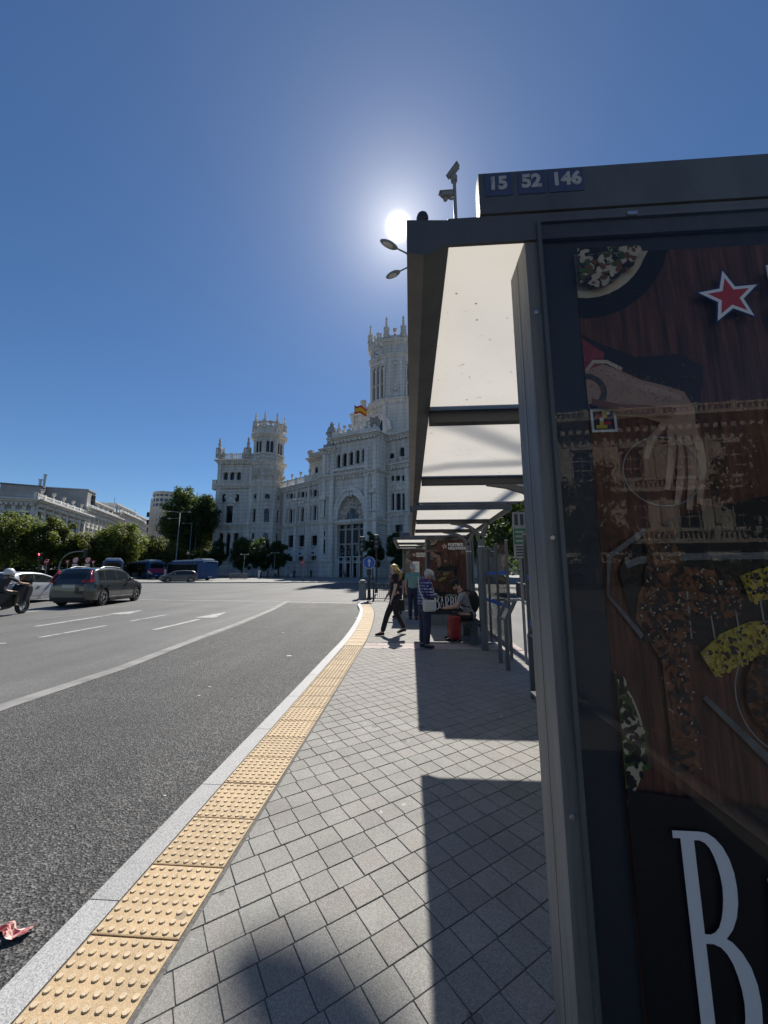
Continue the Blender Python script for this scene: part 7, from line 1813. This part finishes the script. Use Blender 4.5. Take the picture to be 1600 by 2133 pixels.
q = MB(); q.lathe([(.12,0),(.13,.22),(.08,.3)], 10, tuple(aty(946,378,12.6))); q.build('junction_box', 'lamp_grey', t)
# stacked crowd barriers on the far pavement
p = at_g(497, 66); t = thing('crowd_barriers', p, 'stack of grey crowd barriers on the sunlit far pavement', 'barriers'); w = 36/790*66
for k in range(3):
    q = MB(); y = p.y - .3 + k*.28
    for z in (.12, 1.0): q.tube([(p.x-w/2, y, p.z+z), (p.x+w/2, y, p.z+z)], .03, 6)
    for i in range(19): x = p.x-w/2+w*i/18; q.tube([(x, y, p.z+.12), (x, y, p.z+1.0)], .016 if i % 18 else .03, 5)
    q.box(p.x-w*.46, p.x+w*.46, y+.03, y+.04, p.z+.45, p.z+.95); q.build('barrier', 'lamp_grey', t)
    for s in (-1, 1): q = MB(); q.box(p.x+s*w*.42-.03, p.x+s*w*.42+.03, y-.3, y+.3, p.z, p.z+.05); q.build('foot', 'lamp_grey', t)
# white scaffold tower at the palace door
p = at_g(696, 84); t = thing('scaffold_tower', p, 'small white scaffold tower left of the palace doors', 'scaffold'); w = 13/790*84
for sx_ in (-1, 1):
    for sy_ in (-1, 1): q = MB(); q.tube([(p.x+sx_*w/2, p.y+sy_*.5, p.z), (p.x+sx_*w/2, p.y+sy_*.5, p.z+4.0)], .05, 6); q.build('upright', 'trim_white', t)
for k in range(5):
    q = MB(); z = p.z+.1+k*.95
    for sy_ in (-1, 1): q.tube([(p.x-w/2, p.y+sy_*.5, z), (p.x+w/2, p.y+sy_*.5, z)], .04, 6)
    q.build('ledger', 'trim_white', t)
# litter
p = ground(24, 1950, zr); t = MB(); rg = random.Random(3); n = 8; m_ = 6
vs = []; 
for i in range(n+1):
    for j in range(m_+1): vs.append((p.x+(i/n-.5)*.16, p.y+(j/m_-.5)*.055+.02*math.sin(i*.9), zr(p.x,p.y)+.012+.018*rg.random()))
t.add(vs, [(i*(m_+1)+j, (i+1)*(m_+1)+j, (i+1)*(m_+1)+j+1, i*(m_+1)+j+1) for i in range(n) for j in range(m_)]); tag(t.build('snack_wrapper', 'wrapper_red'), 'crumpled red and white snack wrapper on the asphalt by the kerb', 'litter')
for k, (px, py, s) in enumerate(((343,1660,.012),(437,1432,.02),(590,1318,.04),(601,1367,.05),(415,1450,.02),(745,1287,.08))):
    p = ground(px, py, zr); q = MB(); h = zr(p.x, p.y)+.006; a = k*1.3
    q.ext([(p.x+s*math.cos(a+b)*(1+.3*((i*7) % 3)), p.y+s*.7*math.sin(a+b), h+.004*(i % 2)) for i, b in enumerate((0,1.1,2.2,3.4,4.6))], (0,0,.002)); tag(q.build('paper_scrap', 'sign_white'), ('tiny white scrap on the asphalt nearest the viewer','small white scrap left of the lane middle','white paper scrap near the far end of the bus lane','white paper scrap in the middle of the bus lane','small pale scrap on the bus lane','white paper scrap by the kerb bend')[k], 'litter', 'scraps of litter')
# ================================================================ PEOPLE
mat('skin', (0.42,0.25,0.18), 0.55); mat('skin_pale', (0.50,0.32,0.25), 0.55); mat('hair_blond', (0.55,0.40,0.16), 0.5, 0.35, 40, stretch=(1,1,.15)); mat('hair_grey', (0.42,0.41,0.40), 0.6, 0.2, 30); mat('hair_dark', (0.02,0.015,0.012), 0.5)
mat('cloth_black', (0.012,0.012,0.014), 0.85); mat('cloth_navy', (0.018,0.024,0.055), 0.85, 0.15, 12); spots('cloth_floral', (0.012,0.010,0.012), (0.30,0.10,0.10), 9, .58, .66); mat('cloth_teal', (0.15,0.30,0.28), 0.85, 0.1, 10); mat('cloth_grey', (0.27,0.28,0.29), 0.85, 0.08, 10)
mat('cloth_white', (0.66,0.66,0.65), 0.85); mat('cloth_olive', (0.05,0.05,0.042), 0.85, 0.15, 12); mat('cloth_camo', (0.035,0.035,0.022), 0.85, col2=(0.13,0.12,0.075), vs=9); mat('cloth_purple', (0.09,0.04,0.13), 0.85); mat('cap_grey', (0.36,0.37,0.36), 0.8, 0.15, 20); mat('bag_grey', (0.48,0.49,0.45), 0.6); mat('shoe_white', (0.55,0.55,0.54), 0.7); mat('case_red', (0.26,0.008,0.012), 0.4, coat=.2); mat('helmet', (0.70,0.70,0.70), 0.25, coat=.5)
def plaid():
    m = bpy.data.materials.new('cloth_plaid'); m.use_nodes = True; nt = m.node_tree; b = nt.nodes['Principled BSDF']; L = nt.links.new; tc_ = N(nt, 'ShaderNodeTexCoord')
    w1 = N(nt, 'ShaderNodeTexWave', Scale=7.0, Distortion=.6); w1.bands_direction = 'X'; L(tc_.outputs['Object'], w1.inputs['Vector']); w2 = N(nt, 'ShaderNodeTexWave', Scale=5.0, Distortion=.6); w2.bands_direction = 'Z'; L(tc_.outputs['Object'], w2.inputs['Vector'])
    a = N(nt, 'ShaderNodeMath', operation='MULTIPLY'); L(w1.outputs[1], a.inputs[0]); L(w2.outputs[1], a.inputs[1]); r = N(nt, 'ShaderNodeMapRange'); r.inputs[1].default_value = .25; r.inputs[2].default_value = .75; L(a.outputs[0], r.inputs[0])
    mx = N(nt, 'ShaderNodeMix', data_type='RGBA'); mx.inputs[6].default_value = (.02,.025,.12,1); mx.inputs[7].default_value = (.42,.42,.55,1); L(r.outputs[0], mx.inputs[0]); L(mx.outputs[2], b.inputs['Base Color']); b.inputs['Roughness'].default_value = .85; MT['cloth_plaid'] = m
plaid()
for k_ in [k for k in MT if k.startswith('cloth_')]:
    nt_ = MT[k_].node_tree; b_ = nt_.nodes['Principled BSDF']; tc_ = N(nt_, 'ShaderNodeTexCoord'); n_ = N(nt_, 'ShaderNodeTexNoise', Scale=9.0, Detail=3.0, Distortion=1.2); nt_.links.new(tc_.outputs['Object'], n_.inputs['Vector'])
    u_ = N(nt_, 'ShaderNodeBump', Strength=0.9, Distance=0.05); nt_.links.new(n_.outputs[0], u_.inputs['Height']); nt_.links.new(u_.outputs[0], b_.inputs['Normal'])
def skin(name, chain, m, parent, sub=1, root=0):
    "chain: (points [(co, r)], edges); grows one continuous surface"
    pts, edges = chain; me = bpy.data.meshes.new(name); me.from_pydata([p[0] for p in pts], edges, [])
    ob = bpy.data.objects.new(name, me); COL.objects.link(ob); md = ob.modifiers.new('s', 'SKIN'); md.use_smooth_shade = True
    sv = me.skin_vertices[0].data
    for i, p in enumerate(pts):
        r = p[1]; sv[i].radius = r if hasattr(r, '__len__') else (r, r); sv[i].use_root = (i == root)
    if sub: s = ob.modifiers.new('d', 'SUBSURF'); s.levels = sub; s.render_levels = sub
    dg = bpy.context.evaluated_depsgraph_get(); dg.update(); out = bpy.data.meshes.new_from_object(ob.evaluated_get(dg)); bpy.data.objects.remove(ob); bpy.data.meshes.remove(me)
    out.materials.clear(); out.materials.append(MT[m]); out.name = name
    out.polygons.foreach_set('use_smooth', [True]*len(out.polygons)); return put(name, out, parent)
def V(*a): return Vector(a)
def person(label, loc, rz, J, top, bottom, sleeve='short', shoe='cloth_black', hairm=None, hair='short', cap=None, skinm='skin', fat=1.0, s=1.0, group=None, detail=True, wide=1.0, long_top=0.0):
    """J: joints in metres, figure faces +Y. keys: pel, chest, neck, head, and for l/r: sh, el, wr, hip, kn, an, toe"""
    t = thing('person', loc, label, 'person', group, rz); t.scale = (s, s, s)
    J = {k: Vector(v) for k, v in J.items()}
    nk, hd_ = J['neck'], J['head']; up = (hd_ - nk).normalized(); fw = J.get('look', Vector((0,1,0))); fw = (fw - up*fw.dot(up)).normalized()
    pts = []; ed = []
    def P(co, r): pts.append((tuple(co), r)); return len(pts)-1
    def E(*ix): 
        for a, b in zip(ix, ix[1:]): ed.append((a, b))
    sp = J['pel'].lerp(J['chest'], .5)
    a = P(J['pel'], (.135*fat, .105*fat)); b = P(sp, (.125*fat, .10*fat)); c = P(J['chest'], (.150*fat, .11*fat)); d = P(J['chest'].lerp(nk, .72), (.085, .075)); e = P(nk, .053); f = P(hd_ - up*.05 + fw*.012, (.066, .076)); g = P(hd_ + up*.035 - fw*.004, (.076, .090)); h = P(hd_ + up*.095 - fw*.008, (.045, .055))
    E(a, b, c, d, e, f, g, h)
    nz = P(hd_ - up*.012 + fw*.098, .012); E(f, nz)
    for q in 'lr':
        i1 = P(J[q+'sh'], .058*fat); i2 = P(J[q+'el'], .042); i3 = P(J[q+'wr'], .029); E(c, i1, i2, i3)
        dr = (J[q+'wr'] - J[q+'el']).normalized(); cv = J.get(q+'curl', Vector((0,0,-1))); pm = J[q+'wr'] + dr*.075; i4 = P(pm, (.036, .020)); E(i3, i4)
        if detail:
            sd = dr.cross(cv).normalized() if dr.cross(cv).length > .1 else Vector((1,0,0))
            for k, ln in enumerate((.055,.065,.060,.045)):
                o = pm + sd*(.027-.018*k); k1 = P(o + dr*ln*.6, .0085); k2 = P(o + dr*ln*.95 + cv*.022, .0075); E(i4, k1, k2)
            k1 = P(J[q+'wr'] + dr*.03 + sd*.035, .011); k2 = P(J[q+'wr'] + dr*.06 + sd*.048 + cv*.015, .009); E(i3, k1, k2)
        j1 = P(J[q+'hip'], .088*fat); j2 = P(J[q+'kn'], .058); j3 = P(J[q+'an'], .040); j4 = P(J[q+'toe'], (.036, .028)); E(a, j1, j2, j3, j4)
    body = skin('body', (pts, ed), skinm, t, 1 if detail else 0)
    # garments follow the same joints, a little larger
    pts2, ed2 = [], []
    def P2(co, r): pts2.append((tuple(co), r)); return len(pts2)-1
    pb = J['pel'] - (J['chest']-J['pel']).normalized()*(.13+long_top)
    a = P2(pb, (.155*fat, .130*fat)); b = P2(sp, (.148*fat, .122*fat)); c = P2(J['chest'], (.170*fat, .130*fat)); d = P2(J['chest'].lerp(nk, .70), (.100, .088)); ed2 += [(a,b),(b,c),(c,d)]
    for q in 'lr':
        i1 = P2(J[q+'sh'], .074*fat); ed2.append((c, i1)); k = .75 if sleeve == 'short' else 1.0
        i2 = P2(J[q+'sh'].lerp(J[q+'el'], k), .060 if sleeve == 'short' else .054); ed2.append((i1, i2))
        if sleeve == 'long': i3 = P2(J[q+'el'].lerp(J[q+'wr'], .93), .042); ed2.append((i2, i3))
    skin('shirt', (pts2, ed2), top, t, 1 if detail else 0)
    pts3, ed3 = [], []
    def P3(co, r): pts3.append((tuple(co), r)); return len(pts3)-1
    a = P3(J['pel'] + (J['chest']-J['pel'])*.32, (.150*fat, .120*fat)); b = P3(J['pel']-V(0,0,.03), (.150*fat, .122*fat)); ed3.append((a, b))
    for q in 'lr':
        i1 = P3(J[q+'hip']+V(0,0,-.03), .100*fat*wide); i2 = P3(J[q+'kn'], .074*wide); i3 = P3(J[q+'an'] + (J[q+'an']-J[q+'kn'])*.03, .062*wide); ed3 += [(b,i1),(i1,i2),(i2,i3)]
    skin('trousers', (pts3, ed3), bottom, t, 1 if detail else 0)
    for q in 'lr':
        an, to = J[q+'an'], J[q+'toe']; d_ = (to-an); d_.z = 0; d_.normalize(); lo = min(an.z-.075, to.z-.03)
        fw_ = (to - an); k = skin('shoe', ([(tuple(an - d_*.055 + V(0,0,-.045)), (.043,.036)), (tuple(an + d_*.03 + V(0,0,-.035)), (.047,.044)), (tuple(to - d_*.02 + V(0,0,.0)), (.048,.034)), (tuple(to + d_*.05), (.038,.026))], [(0,1),(1,2),(2,3)]), shoe, t, 1)
    rt = up.cross(fw) * -1
    Mh = Matrix((( rt.x, fw.x, up.x, hd_.x), (rt.y, fw.y, up.y, hd_.y), (rt.z, fw.z, up.z, hd_.z), (0,0,0,1)))
    if detail:
        for q in (-1, 1):
            k = MB(Mh); k.sph((q*.031, .078, .012), (.011,.008,.007), 8, 5); k.build('eye', 'hair_dark', t, local=True)
            k = MB(Mh); k.sph((q*.079, -.008, -.005), (.010,.019,.030), 8, 5); k.build('ear', skinm, t, local=True, smooth=True)
        k = MB(Mh); k.sph((0, .079, -.058), (.024,.010,.007), 8, 5); k.build('mouth', 'p_skin_dark', t, local=True)
    if hairm:
        k = MB(Mh); rg = random.Random(len(label))
        k.sph((0, -.022, .030), (.084,.094,.082) if cap else (.088,.100,.088), 14, 9)
        if hair == 'long':
            for i in range(46):
                an = rg.uniform(R(120), R(420)); an = rg.uniform(-.2, math.pi+.2) + math.pi; x, y = .082*math.cos(an), .082*math.sin(an)-.01; l = rg.uniform(.16,.30)
                k.tube([(x*.8, y*.8, .09), (x*1.15, y*1.1, .0), (x*1.45+rg.uniform(-.04,.04), y*1.5+rg.uniform(-.04,.02), -l*.55), (x*1.3+rg.uniform(-.06,.06), y*1.3+rg.uniform(-.06,.03), -l)], .022, 5, 0, .008)
        elif not cap:
            for i in range(40):
                an = rg.uniform(0, 6.28); el = rg.uniform(.1, 1.4); k.sph((.08*math.cos(an)*math.cos(el), -.02+.092*math.sin(an)*math.cos(el), .035+.085*math.sin(el)), .02, 6, 4)
        k.build('hair', hairm, t, local=True, smooth=True)
    if cap:
        k = MB(Mh); k.lathe([(.104,.020),(.107,.05),(.101,.095),(.078,.125),(.035,.140),(.004,.143)], 16, (0,-.008,0), 0, 0, .95, 1.08); n = 12
        k.ext([(0.092*math.cos(math.pi*i/n), .06+.135*math.sin(math.pi*i/n), .035-.035*math.sin(math.pi*i/n)) for i in range(n+1)], (0,0,.010)); k.build('cap', cap, t, local=True, smooth=False)
    return t, Mh
def stand(turn=0, stride=0.0, arm=0.0):
    return dict(pel=(0,0,.93), chest=(0,.0,1.24), neck=(0,0,1.44), head=(0,.02,1.555), lsh=(-.175,0,1.37), rsh=(.175,0,1.37), lel=(-.22,-.02+arm,1.10), rel=(.22,-.02-arm,1.10), lwr=(-.22,.06+arm,.87), rwr=(.22,.06-arm,.87),
                lhip=(-.088,0,.89), rhip=(.088,0,.89), lkn=(-.09,.03+stride,.49), rkn=(.09,.03-stride*.6,.49), lan=(-.09,stride*1.9,.085), ran=(.09,-stride*1.6,.085+abs(stride)*.25), ltoe=(-.10,.14+stride*1.9,.032), rtoe=(.10,.14-stride*1.6,.032+abs(stride)*.06))
PG = 'people waiting at the stop'
# walking woman with fair hair
p = ground(822, 1322); J = stand(stride=.17, arm=.06); J['rwr'] = (.24,.12,.90); J['rel'] = (.24,-.02,1.12); J['look'] = V(-.25,1,-.05)
w1, Mh = person('woman with long fair hair in a dark floral blouse walking past the shelter', p, R(108), J, 'cloth_floral', 'cloth_black', 'short', 'cloth_black', 'hair_blond', 'long', skinm='skin_pale', fat=1.12, s=1.03, group=PG, long_top=.14)
q = MB(); q.ext([(.17,-.18,.98),(.17,.02,1.0),(.19,.06,.80),(.19,-.22,.78)], (.10,0,0)); hb = q.build('handbag', 'cloth_black', None); hb.location = p; hb.rotation_euler = (0,0,R(108)); hb.modifiers.new('b','BEVEL').width = .02
tag(hb, 'black shoulder bag hanging at the fair-haired woman’s hip', 'handbag'); q = MB(); q.tube([(.21,-.10,.98),(.12,-.03,1.25),(-.10,.02,1.43)], .012, 6); q.build('strap', 'cloth_black', hb, local=True)
q = MB(); q.ext([(-.26,-.14,.86),(-.26,.10,.86),(-.26,.12,.60),(-.26,-.16,.60)], (-.10,0,0)); sb = q.build('shopping_bag', 'cloth_black', None); sb.location = p; sb.rotation_euler = (0,0,R(108)); tag(sb, 'black bag carried low on the fair-haired woman’s near side', 'bag'); q = MB(); q.tube([(-.31,-.06,.86),(-.29,-.02,.93),(-.31,.04,.86)], .01, 5); q.build('handle', 'cloth_black', sb, local=True)
# person with the pale cap reading a phone
p = ground(884, 1350); J = stand(); J.update(chest=(0,.03,1.22), neck=(0,.07,1.40), head=(0,.13,1.495), look=V(0,.75,-.65), lel=(-.21,.06,1.08), rel=(.21,.06,1.08), lwr=(-.09,.27,1.06), rwr=(.09,.27,1.06), lsh=(-.17,.03,1.35), rsh=(.17,.03,1.35))
RZ2 = R(-62)
w2, Mh = person('person in a pale cap and blue checked shirt standing and reading a phone', p, RZ2, J, 'cloth_plaid', 'cloth_navy', 'long', 'cloth_navy', 'hair_grey', 'short', 'cap_grey', fat=1.08, s=.97, group=PG, wide=1.18)
k = MB(); k.lathe([(.085,-.01),(.11,.0),(.115,.05),(.085,.075),(.08,.03)], 14, (0,.05,1.375)); k.build('hood', 'cloth_purple', w2, local=True, smooth=True)
q = MB(); q.box(-.04,.04,.36,.372,1.02,1.17); ph = q.build('phone', 'black', None); ph.location = p; ph.rotation_euler = (0,0,RZ2); tag(ph, 'black phone held by the person in the pale cap', 'phone'); q = MB(); q.box(-.036,.036,.357,.3595,1.025,1.165); q.build('screen', 'glass_dark', ph, local=True)
q = MB(); q.box(.165,.245,-.13,.17,.74,.97); bg_ = q.build('cross_bag', 'bag_grey', None); bg_.location = p; bg_.rotation_euler = (0,0,RZ2); bg_.modifiers.new('b','BEVEL').width = .03; tag(bg_, 'pale grey crossbody bag on the hip of the person in the cap', 'bag')
q = MB(); q.tube([(.21,-.11,.95),(.10,-.15,1.15),(-.12,-.06,1.43)], .012, 6); q.tube([(.21,.15,.95),(.10,.17,1.20),(-.12,.05,1.43)], .012, 6); q.build('strap', 'bag_grey', bg_, local=True)
# seated man with black cap and backpack
zb_ = zs(1.35, 9.0); p = Vector((1.36, 9.0, zb_)); RZ3 = R(82)
J = dict(pel=(0,0,.54), chest=(0,.13,.86), neck=(0,.22,1.06), head=(0,.30,1.165), look=V(0,.8,-.5), lsh=(-.19,.17,.98), rsh=(.19,.17,.98), lel=(-.22,.28,.72), rel=(.22,.28,.72), lwr=(-.10,.50,.68), rwr=(.10,.50,.68), lcurl=V(0,0,1), rcurl=V(0,0,1), lhip=(-.10,.02,.52), rhip=(.10,.02,.52), lkn=(-.13,.43,.50), rkn=(.13,.43,.50), lan=(-.13,.36,.085), ran=(.13,.40,.085), ltoe=(-.14,.50,.032), rtoe=(.14,.54,.032))
w3, Mh = person('man in a black cap and grey T-shirt sitting on the shelter bench', p, RZ3, J, 'cloth_grey', 'cloth_black', 'short', 'cloth_black', 'hair_dark', 'short', 'cloth_black', s=1.05, group=PG)
k = MB(Mh); k.sph((0,.045,-.075), (.06,.05,.045), 10, 6); k.build('beard', 'hair_dark', w3, local=True, smooth=True)
q = MB(); q.sph((0,-.075,.86), (.16,.125,.25), 14, 9); bpk = q.build('backpack', 'cloth_black', None, smooth=True); bpk.location = p; bpk.rotation_euler = (0,0,RZ3); tag(bpk, 'black backpack on the seated man', 'backpack')
for s_ in (-1, 1): q = MB(); q.tube([(s_*.12,-.02,1.08),(s_*.13,.10,1.13),(s_*.14,.28,1.02),(s_*.15,.26,.80),(s_*.13,.02,.74)], .018, 6); q.build('strap', 'cloth_black', bpk, local=True)
q = MB(); q.box(-.04,.04,.62,.632,.70,.85); ph = q.build('phone', 'black', None); ph.location = p; ph.rotation_euler = (0,0,RZ3); tag(ph, 'black phone in the seated man’s hands', 'phone'); q = MB(); q.box(-.036,.036,.617,.6195,.705,.845); q.build('screen', 'glass_dark', ph, local=True)
# red suitcase
pc_ = Vector((.97, 8.95, zs(.9,8.9))); sc_ = thing('suitcase', pc_, 'red hard-shell suitcase standing in front of the seated man', 'suitcase', None, R(8))
q = MB(); q.box(-.115,.115,-.18,.18,.05,.56); q.build('shell', 'case_red', sc_, local=True, bevel=.05)
for i in range(6): q = MB(); y = -.15+.06*i; q.box(-.122,.122,y-.008,y+.008,.09,.52); q.build('rib', 'case_red', sc_, local=True)
for x in (-.09,.09):
    for y in (-.15,.15): q = MB(Matrix.Translation((x, y-.012, .03)) @ Matrix.Rotation(R(-90),4,'X')); q.lathe([(.008,0),(.03,0),(.03,.024),(.008,.024)], 10); q.build('wheel', 'rubber', sc_, local=True)
q = MB(); q.tube([(0,-.10,.575),(0,-.10,.64),(0,.10,.64),(0,.10,.575)], .013, 6); q.build('handle', 'black', sc_, local=True)
# man in teal T-shirt seen from behind, companion beside him
p = ground(861, 1291); J = stand(arm=.03); J['look'] = V(.35,1,-.05)
person('grey-haired man in a teal T-shirt seen from behind', p, R(-8), J, 'cloth_teal', 'cloth_navy', 'short', 'cloth_black', 'hair_grey', 'short', fat=1.1, s=1.05, group=PG)
p2 = Vector((p.x-.52, p.y+.55, 0)); p2.z = zs(p2.x, p2.y); J = stand(); J['rel'] = (.24,.08,1.12); J['rwr'] = (.15,.28,1.05)
person('dark-clothed person half hidden behind the man in teal', p2, R(160), J, 'cloth_black', 'cloth_navy', 'short', 'cloth_black', 'hair_dark', 'short', s=1.03, group=PG)
# scooter rider
J = dict(pel=(0,-.32,.88), chest=(0,-.20,1.20), neck=(0,-.12,1.40), head=(0,-.07,1.51), look=V(0,1,-.05), lsh=(-.18,-.16,1.33), rsh=(.18,-.16,1.33), lel=(-.30,.12,1.14), rel=(.30,.12,1.14), lwr=(-.32,.42,1.12), rwr=(.32,.42,1.12), lhip=(-.10,-.30,.86), rhip=(.10,-.30,.86), lkn=(-.22,.14,.80), rkn=(.22,.14,.80), lan=(-.20,.10,.40), ran=(.20,.10,.40), ltoe=(-.20,.25,.345), rtoe=(.20,.25,.345))
wr_, Mh = person('scooter rider in a white helmet and dark T-shirt', scl, HDG - R(90), J, 'cloth_olive', 'cloth_camo', 'short', 'cloth_olive', None, group=None)
hm = MB(); c_ = Vector(J['head']); hm.lathe([(.150,-.04),(.160,.03),(.150,.10),(.110,.165),(.05,.195),(.005,.20)], 18, (c_.x, c_.y, c_.z-.02), 0, 0, .95, 1.10); ho = hm.build('helmet', 'helmet', None, smooth=True); ho.location = scl; ho.rotation_euler = (0,0,HDG-R(90)); tag(ho, 'white open-face helmet on the scooter rider', 'helmet')
q = MB(); q.lathe([(.152,-.065),(.156,-.058),(.156,-.045),(.150,-.041)], 18, (c_.x, c_.y, c_.z-.02), 0, 0, .95, 1.10); q.build('rim', 'black', ho, local=True)
# cyclist
J = dict(pel=(0,-.22,.96), chest=(0,.06,1.22), neck=(0,.22,1.36), head=(0,.28,1.46), look=V(0,1,0), lsh=(-.18,.14,1.30), rsh=(.18,.14,1.30), lel=(-.22,.26,1.12), rel=(.22,.26,1.12), lwr=(-.24,.36,1.02), rwr=(.24,.36,1.02), lhip=(-.09,-.2,.94), rhip=(.09,-.2,.94), lkn=(-.10,.12,.72), rkn=(.10,.05,.52), lan=(-.10,-.02,.38), ran=(.10,-.10,.20), ltoe=(-.10,.10,.33), rtoe=(.10,.02,.15))
person('cyclist in a white top crossing the far side of the square', bp_, HBK - R(90), J, 'cloth_white', 'cloth_navy', 'short', 'cloth_black', 'hair_dark', 'short', detail=False)
# people on the palace pavement
for px, D, top, bot, rz, lab in ((540,70,'cloth_white','cloth_white',175,'person all in white standing on the sunlit far pavement'), (558,78,'cloth_black','cloth_navy',120,'dark-clothed person in front of the palace tower'), (564,78,'bag_grey','cap_grey',90,'person in pale clothes beside the palace tower trees'), (574,78,'cloth_white','cloth_black',60,'person in a white top by the right short lamp post'),
                                 (600,80,'cloth_white','cloth_grey',100,'person in a pale top leftmost of the group before the palace wing'), (606,80,'cap_grey','cloth_white',80,'person in grey in the group before the palace wing'), (613,80,'cloth_black','cloth_navy',30,'dark person rightmost of the group before the palace wing'),
                                 (648,82,'cloth_black','cloth_black',0,'dark figure by the palace basement'), (712,83,'cloth_navy','cloth_black',180,'person at the palace door, left one'), (719,83,'cap_grey','cloth_navy',170,'person at the palace door, right one')):
    p = at_g(px, D); person(lab, p, R(rz), stand(stride=.06 if px % 2 else .1, arm=.04), top, bot, 'short', 'cloth_black', 'hair_dark', 'short', detail=False, group='people on the palace pavement')
